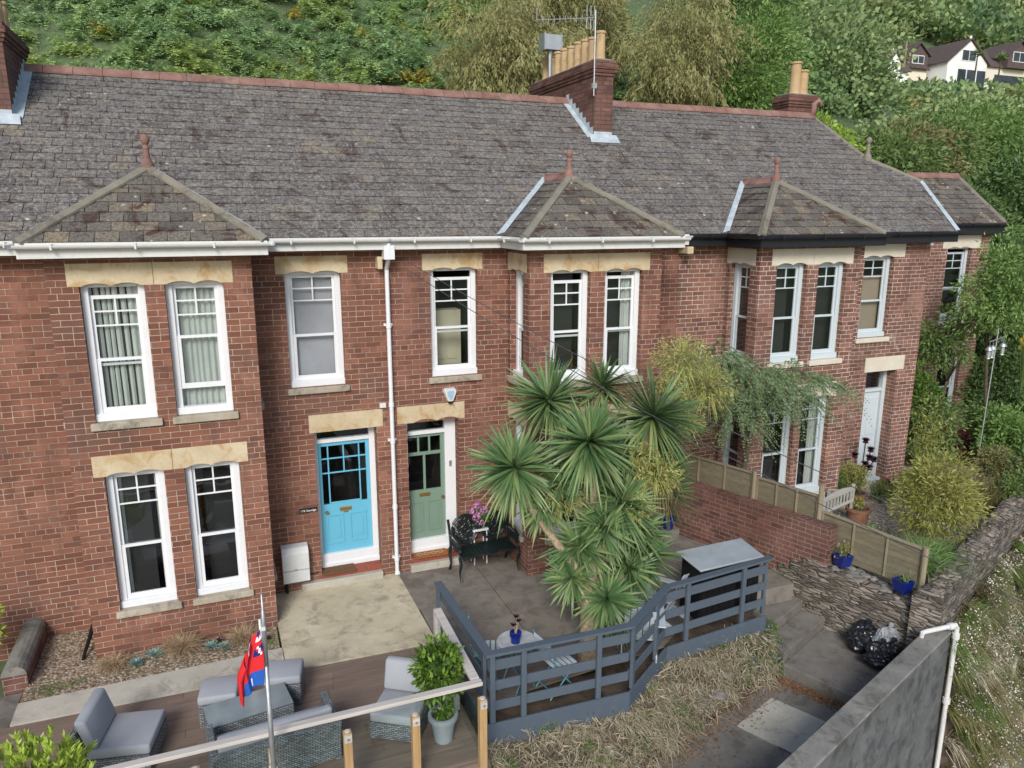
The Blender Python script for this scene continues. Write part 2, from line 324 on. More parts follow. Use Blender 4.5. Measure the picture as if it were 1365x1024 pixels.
    MT['lf_laurel'] = leaf('glossy_bay_leaf', [(0.035, 0.075, 0.012), (0.06, 0.12, 0.018), (0.11, 0.20, 0.03), (0.20, 0.32, 0.04)], 0.35, 0.25, 0.5)
    MT['lf_lime'] = leaf('lime_shrub_leaf', [(0.125, 0.225, 0.025), (0.213, 0.350, 0.044), (0.338, 0.475, 0.062), (0.450, 0.562, 0.112)], 0.45, 0.3, 0.4)
    MT['lf_gold'] = leaf('golden_bamboo_leaf', [(0.13, 0.17, 0.035), (0.23, 0.25, 0.06), (0.36, 0.35, 0.10), (0.45, 0.42, 0.18)], 0.6, 0.3)
    MT['lf_grass'] = leaf('green_grass_blade', [(0.08, 0.16, 0.04), (0.14, 0.25, 0.06), (0.22, 0.34, 0.11), (0.32, 0.42, 0.18)], 0.5, 0.3)
    MT['lf_tan'] = leaf('tan_grass_blade', [(0.30, 0.20, 0.11), (0.44, 0.32, 0.19), (0.56, 0.43, 0.28), (0.22, 0.15, 0.08)], 0.8, 0.2)
    MT['lf_straw'] = leaf('dry_bank_blade', [(0.17, 0.13, 0.08), (0.38, 0.31, 0.21), (0.55, 0.46, 0.33), (0.20, 0.22, 0.12), (0.64, 0.56, 0.43)], 0.85, 0.2)
    MT['lf_glauc'] = leaf('blue_green_succulent_leaf', [(0.14, 0.26, 0.24), (0.20, 0.34, 0.31), (0.30, 0.42, 0.36)], 0.5, 0.1)
    MT['lf_aeon'] = leaf('dark_purple_succulent_leaf', [(0.018, 0.008, 0.014), (0.04, 0.012, 0.022), (0.07, 0.02, 0.03)], 0.35, 0.05, 0.5)
    MT['lf_moss'] = leaf('moss_green_blade', [(0.06, 0.12, 0.02), (0.10, 0.19, 0.03), (0.16, 0.25, 0.05)], 0.7, 0.2)
    MT['lf_debris'] = leaf('fallen_brown_leaf', [(0.20, 0.095, 0.04), (0.30, 0.16, 0.08), (0.13, 0.07, 0.035)], 0.85, 0.1)
    MT['lf_fern'] = leaf('feathery_acacia_leaf', [(0.127, 0.196, 0.092), (0.184, 0.265, 0.127), (0.265, 0.333, 0.172)], 0.6, 0.3)
    MT['lf_red'] = leaf('dark_red_twig_leaf', [(0.10, 0.03, 0.03), (0.17, 0.05, 0.05), (0.08, 0.05, 0.03)], 0.7, 0.2)
    MT['pinkpetal'] = leaf('pink_hydrangea_petal', [(0.48, 0.16, 0.38), (0.60, 0.26, 0.52), (0.70, 0.40, 0.60)], 0.7, 0.2)
    MT['yellowpetal'] = leaf('yellow_petal', [(0.75, 0.48, 0.02), (0.8, 0.58, 0.04)], 0.7, 0.2)
    MT['whitepetal'] = leaf('white_daisy_petal', [(0.62, 0.58, 0.52), (0.78, 0.75, 0.70), (0.70, 0.55, 0.55)], 0.8, 0.1)
    MT['bluepetal'] = leaf('blue_petal', [(0.18, 0.18, 0.55), (0.28, 0.30, 0.65)], 0.7, 0.1)
mats()

# ------------------------------------------------------------------ mesh builder
class MB:
    def __init__(s):
        s.v = []; s.f = []; s.mi = []; s.r = []
        s.chunks = []
    def face(s, pts, m=0, r=None):
        i = len(s.v); s.v += [tuple(p) for p in pts]; s.f.append(tuple(range(i, i + len(pts)))); s.mi.append(m)
        s.r.append(rnd.random() if r is None else r)
    def poly(s, verts, faces, m=0, r=None):
        i = len(s.v); s.v += [tuple(p) for p in verts]
        rr = rnd.random() if r is None else r
        for f in faces: s.f.append(tuple(i + k for k in f)); s.mi.append(m); s.r.append(rr)
    def box(s, x0, x1, y0, y1, z0, z1, m=0, r=None, T=None):
        p = [(x, y, z) for z in (z0, z1) for y in (y0, y1) for x in (x0, x1)]
        if T: p = [T(q) for q in p]
        s.poly(p, [(0, 2, 3, 1), (4, 5, 7, 6), (0, 1, 5, 4), (2, 6, 7, 3), (0, 4, 6, 2), (1, 3, 7, 5)], m, r)
    def beam(s, a, b, w, h, m=0, up=(0, 0, 1), r=None):
        a = Vector(a); b = Vector(b); d = (b - a).normalized(); u = Vector(up)
        sd = d.cross(u)
        if sd.length < 1e-4: sd = d.cross(Vector((1, 0, 0)))
        sd.normalize(); u = sd.cross(d)
        P = []
        for c in (a, b):
            for (i, j) in ((-1, -1), (1, -1), (1, 1), (-1, 1)): P.append(c + sd * i * w / 2 + u * j * h / 2)
        s.poly(P, [(0, 1, 2, 3)[::-1], (4, 5, 6, 7), (0, 1, 5, 4), (1, 2, 6, 5), (2, 3, 7, 6), (3, 0, 4, 7)], m, r)
    def tube(s, pts, rad, n=8, m=0, r=None, cap=True):
        pts = [Vector(p) for p in pts]
        rad = rad if hasattr(rad, '__len__') else [rad] * len(pts)
        rings = []; V = []
        ref = Vector((0.31, 0.17, 0.93))
        for i, p in enumerate(pts):
            d = (pts[min(i + 1, len(pts) - 1)] - pts[max(i - 1, 0)]).normalized()
            a = d.cross(ref)
            if a.length < 0.05: a = d.cross(Vector((1, 0, 0)))
            a.normalize(); b = d.cross(a)
            for k in range(n):
                t = 2 * math.pi * k / n
                V.append(p + (a * math.cos(t) + b * math.sin(t)) * rad[i])
        F = []
        for i in range(len(pts) - 1):
            for k in range(n):
                F.append((i * n + k, i * n + (k + 1) % n, (i + 1) * n + (k + 1) % n, (i + 1) * n + k))
        if cap:
            F.append(tuple(range(n))[::-1]); F.append(tuple((len(pts) - 1) * n + k for k in range(n)))
        s.poly(V, F, m, r)
    def lathe(s, c, prof, n=20, m=0, r=None, axis=None):
        c = Vector(c); V = []; F = []
        for (rr, z) in prof:
            for k in range(n):
                t = 2 * math.pi * k / n; V.append(c + Vector((rr * math.cos(t), rr * math.sin(t), z)))
        for i in range(len(prof) - 1):
            for k in range(n):
                F.append((i * n + k, i * n + (k + 1) % n, (i + 1) * n + (k + 1) % n, (i + 1) * n + k))
        F.append(tuple(range(n))[::-1]); F.append(tuple((len(prof) - 1) * n + k for k in range(n)))
        s.poly(V, F, m, r)
    def extrude(s, pts, off, m=0, r=None):
        """closed polygon pts swept by vector off"""
        n = len(pts); P = [Vector(p) for p in pts]; Q = [p + Vector(off) for p in P]
        s.poly(P + Q, [tuple(range(n)), tuple(range(n, 2 * n))[::-1]] + [(i, i + n, (i + 1) % n + n, (i + 1) % n) for i in range(n)], m, r)
    def quads(s, P, rn, m=0):
        """P: (n,k,3) array of k-gons, rn: (n,)"""
        s.chunks.append((np.asarray(P, dtype=np.float64), np.asarray(rn, dtype=np.float64), m))
    def build(s, name, mat, parent=None, smooth=False, local=False, sub=0, bevel=0):
        me = bpy.data.meshes.new(name)
        mlist = mat if isinstance(mat, (list, tuple)) else [mat]
        V = [np.array(s.v, dtype=np.float64).reshape(-1, 3)]; tot = [len(f) for f in s.f]; idx = [i for f in s.f for i in f]
        mi = list(s.mi); rn = list(s.r); base = len(s.v)
        idx = np.array(idx, dtype=np.int64); tot = np.array(tot, dtype=np.int64); mi = np.array(mi, dtype=np.int64); rn = np.array(rn, dtype=np.float64)
        for P, r_, m_ in s.chunks:
            n, k, _ = P.shape
            V.append(P.reshape(-1, 3)); idx = np.concatenate([idx, base + np.arange(n * k)]); base += n * k
            tot = np.concatenate([tot, np.full(n, k)]); mi = np.concatenate([mi, np.full(n, m_)]); rn = np.concatenate([rn, r_])
        V = np.concatenate(V)
        o = bpy.data.objects.new(name, me); COL.objects.link(o)
        org = Vector((0, 0, 0))
        if parent is not None:
            o.parent = parent; org = ORG.get(parent.name, org)
        uvsrc = V
        if not local and parent is not None: V = V - np.array(org)
        ORG[o.name] = org if not local else Vector((0, 0, 0))
        me.vertices.add(len(V)); me.vertices.foreach_set('co', V.ravel())
        me.loops.add(len(idx)); me.loops.foreach_set('vertex_index', idx)
        me.polygons.add(len(tot)); st = np.concatenate([[0], np.cumsum(tot)[:-1]]) if len(tot) else []
        me.polygons.foreach_set('loop_start', st); me.polygons.foreach_set('loop_total', tot); me.polygons.foreach_set('material_index', mi)
        me.polygons.foreach_set('use_smooth', np.full(len(tot), bool(smooth)))
        me.update(calc_edges=True)
        at = me.attributes.new('rnd', 'FLOAT', 'FACE'); at.data.foreach_set('value', rn)
        if len(tot) < 30000:
            nr = np.zeros(len(tot) * 3); me.polygons.foreach_get('normal', nr); nr = nr.reshape(-1, 3)
            uvl = me.uv_layers.new(name='UVMap'); pf = np.repeat(np.arange(len(tot)), tot)
            N = nr[pf]; C = uvsrc[idx]
            flat = np.abs(N[:, 2]) > 0.75
            hx = np.stack([-N[:, 1], N[:, 0]], 1); l = np.linalg.norm(hx, axis=1); l[l < 1e-6] = 1; hx /= l[:, None]
            u = np.where(flat, C[:, 0], C[:, 0] * hx[:, 0] + C[:, 1] * hx[:, 1]); v = np.where(flat, C[:, 1], C[:, 2])
            uvl.data.foreach_set('uv', np.stack([u + 50, v + 50], 1).ravel())
        for m in mlist: me.materials.append(m)
        if bevel:
            b = o.modifiers.new('bevel', 'BEVEL'); b.width = bevel; b.segments = 2; b.limit_method = 'ANGLE'
        if sub:
            b = o.modifiers.new('sub', 'SUBSURF'); b.levels = b.render_levels = sub
        return o

def thing(name, label, cat, loc=(0, 0, 0), rz=0, group=None):
    o = bpy.data.objects.new(name, None); COL.objects.link(o)
    o.location = loc; o.rotation_euler = (0, 0, rz); o['label'] = label; o['category'] = cat; o.empty_display_size = 0.2
    if group: o['group'] = group
    ORG[o.name] = Vector(loc)
    return o
def tag(o, label, cat, group=None, kind=None):
    o['label'] = label; o['category'] = cat
    if group: o['group'] = group
    if kind: o['kind'] = kind
    return o
def struct(o, label=None):
    o['kind'] = 'structure'
    if label: o['label'] = label
    return o
def dup(root, loc, rz=0, label=None, scale=None, group=None):
    def cp(o, par):
        c = o.copy(); COL.objects.link(c)
        if par: c.parent = par
        for ch in o.children: cp(ch, c)
        return c
    r = cp(root, None); r.location = loc; r.rotation_euler = (0, 0, rz)
    if scale: r.scale = scale if hasattr(scale, '__len__') else (scale,) * 3
    if label: r['label'] = label
    if group: r['group'] = group
    return r

# ------------------------------------------------------------------ setting: terrain
def lerp(a, b, t): return a + (b - a) * max(0.0, min(1.0, t))
def front_line(x):   # foot of the roadside wall of the right-hand garden
    return -5.05 + (x - 8.6) * 0.43
def h(x, y):
    if y < 9:
        pts = [(-7.5, -3.65), (-5.0, -3.65), (-3.4, -1.7), (-2.0, -0.6), (3, -0.35), (9, 3.3)]
        if y <= -7.5: z = -3.65
        else:
            for (a, za), (b, zb) in zip(pts, pts[1:]):
                if y <= b: z = lerp(za, zb, (y - a) / (b - a)); break
        if x > 7.0:
            fl = max(-5.6, min(front_line(x), 4))
            d = y - (fl - 0.15)
            if d < 0: z = min(z, lerp(-0.5, -3.65, -d / 0.3))
        return z
    s = lerp(0.80, 0.37, (x - 18) / 42)
    z0 = lerp(3.3, 1.6, (x - 18) / 42)
    z = z0 + s * (y - 9 if x < 60 else y - 9)
    yb = 66
    if y > yb and x > 40: z = z0 + s * (yb - 9) + (y - yb) * 0.62
    if y > 60 and x <= 40: z = z0 + s * 51 + (y - 60) * 0.6
    z += 0.5 * math.sin(x * 0.23 + y * 0.11) * min(1, (y - 9) / 10) + 0.35 * math.sin(x * 0.71 - y * 0.5) * min(1, (y - 9) / 10)
    return z
b = MB()
xs = list(np.concatenate([np.arange(-160, -20, 12), np.arange(-20, 30, 0.5), np.arange(30, 140, 3), np.arange(140, 330, 15)]))
ys = list(np.concatenate([np.arange(-160, -12, 12), np.arange(-12, 10, 0.5), np.arange(10, 70, 2), np.arange(70, 320, 10)]))
V = [(x, y, h(x, y)) for y in ys for x in xs]; nx = len(xs)
F = [(j * nx + i, j * nx + i + 1, (j + 1) * nx + i + 1, (j + 1) * nx + i) for j in range(len(ys) - 1) for i in range(nx - 1)]
b.poly(V, F); struct(b.build('ground', MT['earth'], smooth=True), 'grassy earth of the steep hillside')

# road in front, below the bank
b = MB()
b.poly([(-60, -30, -3.60), (60, -30, -3.60), (60, 12, -3.60), (30, 3.3, -3.60), (18, -1.9, -3.60), (9.6, -5.2, -3.60), (8.64, -5.25, -3.60), (-2.0, -9.12, -3.60), (-60, -29, -3.60)], [(0, 1, 2, 3, 4, 5, 6, 7, 8)])
struct(b.build('road', MT['asphalt']), 'grey asphalt lane below the garden wall')

def slab(name, pts, z, th, mat, label):
    b = MB(); n = len(pts)
    b.poly([(x, y, z) for x, y in pts] + [(x, y, z - th) for x, y in pts], [tuple(range(n))] + [(i, i + n, (i + 1) % n + n, (i + 1) % n) for i in range(n)])
    return struct(b.build(name, mat), label)
slab('patio', [(-0.92, -2.36), (1.26, -2.42), (1.22, 0.3), (-0.95, 0.3)], -0.17, 0.5, MT['conc_cream'], 'cream stained concrete before the blue door')
# grey patio poured in bays with joints
b = MB()
for (x0, x1, y0, y1) in [(1.235, 2.62, -1.35, 0.3), (1.275, 2.62, -2.95, -1.365), (2.635, 3.95, -1.6, 0.3), (2.635, 3.95, -2.95, -1.615), (3.965, 7.6, -2.95, 0.3)]:
    b.box(x0, x1, y0, y1, -0.6, -0.172)
struct(b.build('patio', MT['conc_grey']), 'grey concrete patio behind the palm')
slab('path', [(-4.3, -2.27), (-0.935, -2.36), (-0.935, -1.72), (-4.3, -1.80)], -0.175, 0.5, MT['conc_path'], 'pale concrete strip between bed and deck')
slab('path', [(-6.5, -6.5), (-4.42, -6.5), (-4.32, -1.45), (-6.5, -1.45)], -0.24, 0.6, MT['conc_dark'], 'neighbouring grey path at the far left')
slab('bed', [(-4.3, -1.80), (-0.96, -1.72), (-0.96, 0.3), (-4.3, 0.3)], -0.21, 0.4, MT['gravel'], 'gravel and chipping bed below the left bay')

# steps + lower path
def steps():
    b = MB()
    # nosing ends (left, right) per tread, going down
    T = [((6.62, -3.12), (7.72, -2.60), -0.30), ((6.58, -3.55), (7.85, -2.95), -0.48), ((6.50, -4.02), (8.02, -3.32), -0.66)]
    prev = ((6.45, -2.3), (7.55, -2.2), -0.3)
    for L, Rr, z in T:
        (a, c, _) = prev
        P = [(a[0], a[1]), (L[0], L[1]), (Rr[0] + .12, Rr[1]), (c[0] + .12, c[1])]
        b.extrude([(x, y, z) for x, y in P], (0, 0, -1.6)); prev = (L, Rr, z)
    struct(b.build('steps', MT['conc_dark'], bevel=0.012), 'three weathered concrete steps beside the stone wall')
    b = MB()
    b.extrude([(6.50, -4.02, -0.84), (8.14, -3.32, -0.84), (8.75, -5.0, -0.84), (7.02, -5.35, -0.84)][::-1], (0, 0, -1.2))
    struct(b.build('landing', MT['conc_dark'], bevel=0.012), 'square concrete landing where the bin bags lie')
    b = MB()
    for k, (p) in enumerate([[(6.42, -4.02), (7.02, -5.42), (5.6, -6.0), (4.95, -4.45)], [(4.93, -4.46), (5.58, -6.01), (4.4, -6.5), (3.4, -4.85)], [(3.38, -4.85), (4.38, -6.5), (1.2, -7.3), (1.2, -5.3)]]):
        b.extrude([(x, y, -1.04 - 0.004 * k) for x, y in p], (0, 0, -1.2))
    struct(b.build('path', MT['conc_dark'], bevel=0.01), 'lower concrete path between bank and grey wall')
steps()
slab('path', [(5.05, -4.75), (5.95, -4.42), (6.3, -5.15), (5.4, -5.5)], -1.036, 0.1, MT['conc_path'], 'paler square slab in the lower path')

# right-hand garden
slab('garden', [(6.95, 0.3), (8.75, -4.95), (13.4, -2.9), (22.0, 0.8), (22, 9), (13.6, 9), (13.6, 0.3)], 0.0, 1.0, MT['gravel_pale'], 'pale gravel of the right-hand garden')

# ------------------------------------------------------------------ slate roofs
def clip(poly, cl):
    """Sutherland-Hodgman in 2D, cl convex CCW"""
    out = poly
    for i in range(len(cl)):
        a = cl[i]; c = cl[(i + 1) % len(cl)]
        def ins(p): return (c[0] - a[0]) * (p[1] - a[1]) - (c[1] - a[1]) * (p[0] - a[0]) >= -1e-9
        inp = out; out = []
        if not inp: return out
        for j in range(len(inp)):
            p = inp[j]; q = inp[(j + 1) % len(inp)]
            ip, iq = ins(p), ins(q)
            if ip != iq:
                d1 = (c[0] - a[0]) * (p[1] - a[1]) - (c[1] - a[1]) * (p[0] - a[0]); d2 = (c[0] - a[0]) * (q[1] - a[1]) - (c[1] - a[1]) * (q[0] - a[0])
                t = d1 / (d1 - d2); X = (p[0] + (q[0] - p[0]) * t, p[1] + (q[1] - p[1]) * t)
            if ip: out.append(p)
            if ip != iq: out.append(X)
    return out
def slates(b, polys, O, u, g=0.226, w=0.285, lift=0.0, seed=1):
    """polys: list of convex 3D polygons lying in one plane through O containing horizontal u"""
    O = Vector(O); u = Vector(u).normalized()
    p = [Vector(q) for q in polys[0]]
    n = (p[1] - p[0]).cross(p[2] - p[0]).normalized()
    if n.z < 0: n = -n
    v = n.cross(u).normalized()
    if v.z < 0: v = -v
    flip = (u.cross(v)).dot(n) < 0
    rg = random.Random(seed)
    for pl in polys:
        P2 = [((Vector(q) - O).dot(u), (Vector(q) - O).dot(v)) for q in pl]
        area = sum(P2[i][0] * P2[(i + 1) % len(P2)][1] - P2[(i + 1) % len(P2)][0] * P2[i][1] for i in range(len(P2)))
        if area < 0: P2 = P2[::-1]
        umin = min(q[0] for q in P2); umax = max(q[0] for q in P2); vmin = min(q[1] for q in P2); vmax = max(q[1] for q in P2)
        j0 = math.floor(vmin / g); j1 = math.ceil(vmax / g)
        base = [O + u * a + v * c + n * lift for a, c in P2]
        b.face(base if not flip else base[::-1], 0, 0.0)
        for j in range(j0, j1 + 1):
            off = (0.5 if j % 2 else 0) * w + 0.05 * math.sin(j * 7.3)
            i0 = math.floor((umin - off) / w) - 1; i1 = math.ceil((umax - off) / w) + 1
            wav = 0.012 * math.sin(j * 1.7)
            for i in range(i0, i1):
                rg.seed(i * 9173 + j * 331 + seed * 77)
                a0 = off + i * w + 0.003 + rg.uniform(0, .004); a1 = a0 + w - 0.010
                dl = rg.uniform(-.008, .008) + wav; dr = dl + rg.uniform(-.006, .006)
                if rg.random() < 0.015: dl -= .03
                c0l = j * g + dl; c0r = j * g + dr; c1 = (j + 1) * g + 0.02
                q = clip([(a0, c0l), (a1, c0r), (a1, c1), (a0, c1)], P2)
                if len(q) < 3: continue
                t = 0.015 + rg.uniform(0, .007); tl = rg.uniform(-.003, .003); r = rg.random(); r = r * 0.88 if rg.random() < 0.9 else 0.88 + 0.12 * r
                top = []
                for (x, y) in q:
                    f = (y - j * g) / g
                    hh = lift + t * (1 - f) + 0.004 + tl * ((x - a0) / w)
                    top.append(O + u * x + v * y + n * max(hh, lift + 0.001))
                bot = [O + u * x + v * y + n * lift for (x, y) in q]
                k = len(q)
                fs = [tuple(range(k))] + [(i_, i_ + k, (i_ + 1) % k + k, (i_ + 1) % k) for i_ in range(k)]
                if flip: fs = [f[::-1] for f in fs]
                b.poly(top + bot, fs, 0, r)

EZ = 5.783; TP = 0.6826; OV = 0.2935; BD = 0.9835; RY = 3.86; RZ = EZ + (RY + OV) * TP
def rz_at(y): return EZ + (y + OV) * TP
def ridge_tiles(b, a, c, seg=0.45, w=0.13):
    a = Vector(a); c = Vector(c); L = (c - a).length; d = (c - a) / L; n = max(1, round(L / seg))
    sd = d.cross(Vector((0, 0, 1))).normalized(); up = sd.cross(d)
    for i in range(n):
        p = a + d * (L * i / n + .004); q = a + d * (L * (i + 1) / n - .004)
        dz = up * rnd.uniform(-.006, .006)
        prof = [(-w, -.085), (-w, -.05), (-.035, .03), (-.03, .055), (0, .072), (.03, .055), (.035, .03), (w, -.05), (w, -.085)]
        P = [p + dz + sd * x + up * z for x, z in prof]; Q = [q + dz + sd * x + up * z for x, z in prof]; k = len(prof)
        b.poly(P + Q, [tuple(range(k)), tuple(range(k, 2 * k))[::-1]] + [(i_, i_ + k, (i_ + 1) % k + k, (i_ + 1) % k) for i_ in range(k)], 0)
def hip_strip(b, a, c, w=0.10, m=0):
    a = Vector(a); c = Vector(c); d = (c - a).normalized(); sd = d.cross(Vector((0, 0, 1))).normalized(); up = sd.cross(d)
    L = (c - a).length; n = max(1, round(L / .4))
    for i in range(n):
        p = a + d * (L * i / n); q = a + d * (L * (i + 1) / n); e = up * rnd.uniform(0.0, 0.008)
        pr = [(-w, -.03), (-w, .0), (0, .05), (w, .0), (w, -.03)]
        P = [p + sd * x + up * z + e for x, z in pr]; Q = [q + sd * x + up * z + e for x, z in pr]; k = 5
        b.poly(P + Q, [tuple(range(k)), tuple(range(k, 2 * k))[::-1]] + [(i_, i_ + k, (i_ + 1) % k + k, (i_ + 1) % k) for i_ in range(k)], m)
def finial(b, c, s=1.0):
    b.lathe(c, [(.10 * s, -.06), (.085 * s, .05 * s), (.05 * s, .12 * s), (.04 * s, .24 * s), (.048 * s, .27 * s), (.034 * s, .29 * s), (.03 * s, .31 * s), (.055 * s, .345 * s), (.066 * s, .385 * s), (.055 * s, .425 * s), (.025 * s, .452 * s), (.01 * s, .458 * s)], 14)

# ------------------------------------------------------------------ walls
class Fr:
    """frame: origin O (2D), u direction, n outward"""
    def __init__(s, O, u, n): s.O = Vector((O[0], O[1], 0)); s.u = Vector((u[0], u[1], 0)); s.n = Vector((n[0], n[1], 0))
    def P(s, u, z, d=0.0): return s.O + s.u * u + s.n * d + Vector((0, 0, z))
    def box(s, b, u0, u1, z0, z1, d0, d1, m=0, r=None):
        p = [s.P(u, z, d) for d in (d0, d1) for z in (z0, z1) for u in (u0, u1)]
        b.poly(p, [(0, 2, 3, 1), (4, 5, 7, 6), (0, 1, 5, 4), (2, 6, 7, 3), (0, 4, 6, 2), (1, 3, 7, 5)] if s.u.cross(Vector((0, 0, 1))).dot(s.n) < 0 else [(1, 3, 2, 0), (6, 7, 5, 4), (4, 5, 1, 0), (3, 7, 6, 2), (2, 6, 4, 0), (5, 7, 3, 1)], m, r)
def wall(b, fr, L, z0, z1, ops, depth=0.12, m=0, u0=0.0):
    """ops: (u0,u1,z0,z1,depth)"""
    us = sorted({u0, L} | {o[0] for o in ops} | {o[1] for o in ops}); zs = sorted({z0, z1} | {o[2] for o in ops} | {o[3] for o in ops})
    for i in range(len(us) - 1):
        for j in range(len(zs) - 1):
            cu = (us[i] + us[i + 1]) / 2; cz = (zs[j] + zs[j + 1]) / 2
            if any(o[0] < cu < o[1] and o[2] < cz < o[3] for o in ops): continue
            b.face([fr.P(us[i], zs[j]), fr.P(us[i + 1], zs[j]), fr.P(us[i + 1], zs[j + 1]), fr.P(us[i], zs[j + 1])], m)
    for o in ops:
        d = -(o[4] if len(o) > 4 else depth)
        a, c, e, f = o[:4]
        b.face([fr.P(a, e), fr.P(a, f), fr.P(a, f, d), fr.P(a, e, d)], m); b.face([fr.P(c, f), fr.P(c, e), fr.P(c, e, d), fr.P(c, f, d)], m)
        b.face([fr.P(a, f), fr.P(c, f), fr.P(c, f, d), fr.P(a, f, d)], m); b.face([fr.P(c, e), fr.P(a, e), fr.P(a, e, d), fr.P(c, e, d)], m)

def window(house, fr, u0, u1, z0, z1, mat, rec=0.11, gap=0.0, inside='dark', low=0.0, sill=True, sillmat='sill', flat=False, sill_w=0.06, label=None):
    """vertical sliding sash; frame mesh = the part, others = sub-parts"""
    d = -rec; z1 = z1 + .035
    b = MB(); J = .09
    fr.box(b, u0, u0 + J, z0, z1, d - .08, d, r=.5); fr.box(b, u1 - J, u1, z0, z1, d - .08, d, r=.5)
    fr.box(b, u0 + J, u1 - J, z1 - .06, z1, d - .08, d - .002, r=.5)
    fr.box(b, u0 - .0, u1 + .0, z0 - .01, z0 + .095, d - .08, d + .055, r=.5)
    a, c = u0 + J, u1 - J
    zb = z0 + .095; zt = z1 - .06; zm = zb + (zt - zb) * 0.43
    w = b.build('window', MT[mat], house, bevel=0.006)
    if label: w['label'] = label
    # lower sash
    s = MB(); T = .05
    off = low
    lb = zb + off; lt = zm + off * 1.0
    fr.box(s, a, a + T, lb, lt + .02, d - .05, d - .018); fr.box(s, c - T, c, lb, lt + .02, d - .05, d - .018)
    fr.box(s, a + T, c - T, lb, lb + .075, d - .05, d - .02); fr.box(s, a + T, c - T, lt - .02, lt + .02, d - .052, d - .016)
    # upper sash
    ut = zt - gap; ub = zm - gap * .8
    fr.box(s, a, a + T * .8, ub + .022, ut, d - .075, d - .045); fr.box(s, c - T * .8, c, ub + .022, ut, d - .075, d - .045)
    fr.box(s, a + T * .8, c - T * .8, ut - .05, ut, d - .075, d - .044)
    if gap: fr.box(s, a + T, c - T, ub + .0, ub + .035, d - .08, d - .054)
    hu = ut - ub; r1 = ut - .05 - hu * .175; r2 = ut - .05 - hu * .375
    for zz in (r1, r2): fr.box(s, a + T * .8, c - T * .8, zz - .011, zz + .011, d - .07, d - .05)
    mu = (a + c) / 2
    fr.box(s, mu - .011, mu + .011, r2 + .011, ut - .05, d - .0695, d - .0505)
    s.build('sash', MT[mat], w)
    g = MB()
    g.face([fr.P(a + .01, zb, d - .033), fr.P(c - .01, zb, d - .033), fr.P(c - .01, lt, d - .033), fr.P(a + .01, lt, d - .033)])
    g.face([fr.P(a + .01, lt, d - .060), fr.P(c - .01, lt, d - .060), fr.P(c - .01, ut - .02, d - .060), fr.P(a + .01, ut - .02, d - .060)])
    g.build('pane', MT['glass'], w)
    if sill:
        q = MB(); fr.box(q, u0 - sill_w, u1 + sill_w, z0 - .115, z0 - .012, -rec - .06, .055)
        q.build('sill', MT[sillmat], w, bevel=0.012)
    # room behind
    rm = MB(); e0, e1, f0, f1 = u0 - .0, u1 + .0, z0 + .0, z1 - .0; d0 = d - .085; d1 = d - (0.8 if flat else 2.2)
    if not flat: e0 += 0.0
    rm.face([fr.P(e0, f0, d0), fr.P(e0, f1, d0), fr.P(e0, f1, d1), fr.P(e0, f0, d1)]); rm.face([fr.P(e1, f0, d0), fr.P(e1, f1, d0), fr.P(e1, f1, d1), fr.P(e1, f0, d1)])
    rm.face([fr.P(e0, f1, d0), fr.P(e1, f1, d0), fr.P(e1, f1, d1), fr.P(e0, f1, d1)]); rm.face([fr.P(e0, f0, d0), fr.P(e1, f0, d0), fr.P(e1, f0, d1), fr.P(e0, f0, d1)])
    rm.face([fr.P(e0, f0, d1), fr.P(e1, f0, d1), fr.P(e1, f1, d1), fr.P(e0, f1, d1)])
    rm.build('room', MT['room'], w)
    dd = d - .14
    def drape(ua, ub_, za, zb_, mat_, nm, amp=.022, fold=.085, flare=0):
        q = MB(); n = 40; P = []
        for j, zz in enumerate((za, (za + zb_) / 2, zb_)):
            for i in range(n + 1):
                t = i / n; uu = ua + (ub_ - ua) * t
                P.append(fr.P(uu, zz, dd + amp * (1 + .3 * (1 - j / 2)) * math.sin(uu * 2 * math.pi / fold + 1.3 * math.sin(uu * 11) + .5 * math.sin(uu * 29) + .35 * j)))
        F = [(j * (n + 1) + i, j * (n + 1) + i + 1, (j + 1) * (n + 1) + i + 1, (j + 1) * (n + 1) + i) for j in range(2) for i in range(n)]
        q.poly(P, F); q.build(nm, MT[mat_], w, smooth=True)
    if inside == 'net': drape(a - .02, c + .02, zb - .05, zt + .05, 'net', 'curtain', flare=1)
    elif inside == 'side':
        drape(c - .20, c + .05, zb - .05, zt + .05, 'net', 'curtain')
    elif inside == 'sides':
        drape(a - .05, a + .09, zb - .05, zt + .05, 'net', 'curtain'); drape(c - .07, c + .05, zb - .05, zt + .05, 'net', 'curtain')
    elif inside == 'blind':
        q = MB(); q.face([fr.P(a - .02, zb - .03, dd), fr.P(c + .02, zb - .03, dd), fr.P(c + .02, zt + .03, dd), fr.P(a - .02, zt + .03, dd)]); q.build('blind', MT['blind'], w)
    elif inside == 'tan':
        q = MB(); q.face([fr.P(a - .02, zb - .03, dd), fr.P(c + .02, zb - .03, dd), fr.P(c + .02, zt - .38, dd), fr.P(a - .02, zt - .38, dd)]); q.build('blind', MT['blindtan'], w)
    elif inside == 'wardrobe':
        q = MB(); fr.box(q, a - .05, c - .05, zb, zm + .25, d - .75, d - .45)
        fr.box(q, a + .05, mu - .02, zb + .1, zm + .15, d - .449, d - .435); fr.box(q, mu + .02, c - .12, zb + .1, zm + .15, d - .449, d - .435)
        q.build('wardrobe', MT['furn'], w)
    elif inside == 'wood':
        q = MB(); fr.box(q, a - .02, c + .02, zb, zb + .30, d - .85, d - .35); fr.box(q, a + .03, mu + .1, zb + .30, zb + .55, d - .7, d - .5)
        q.build('cabinet', MT['furnwood'], w, bevel=.02)
    return w

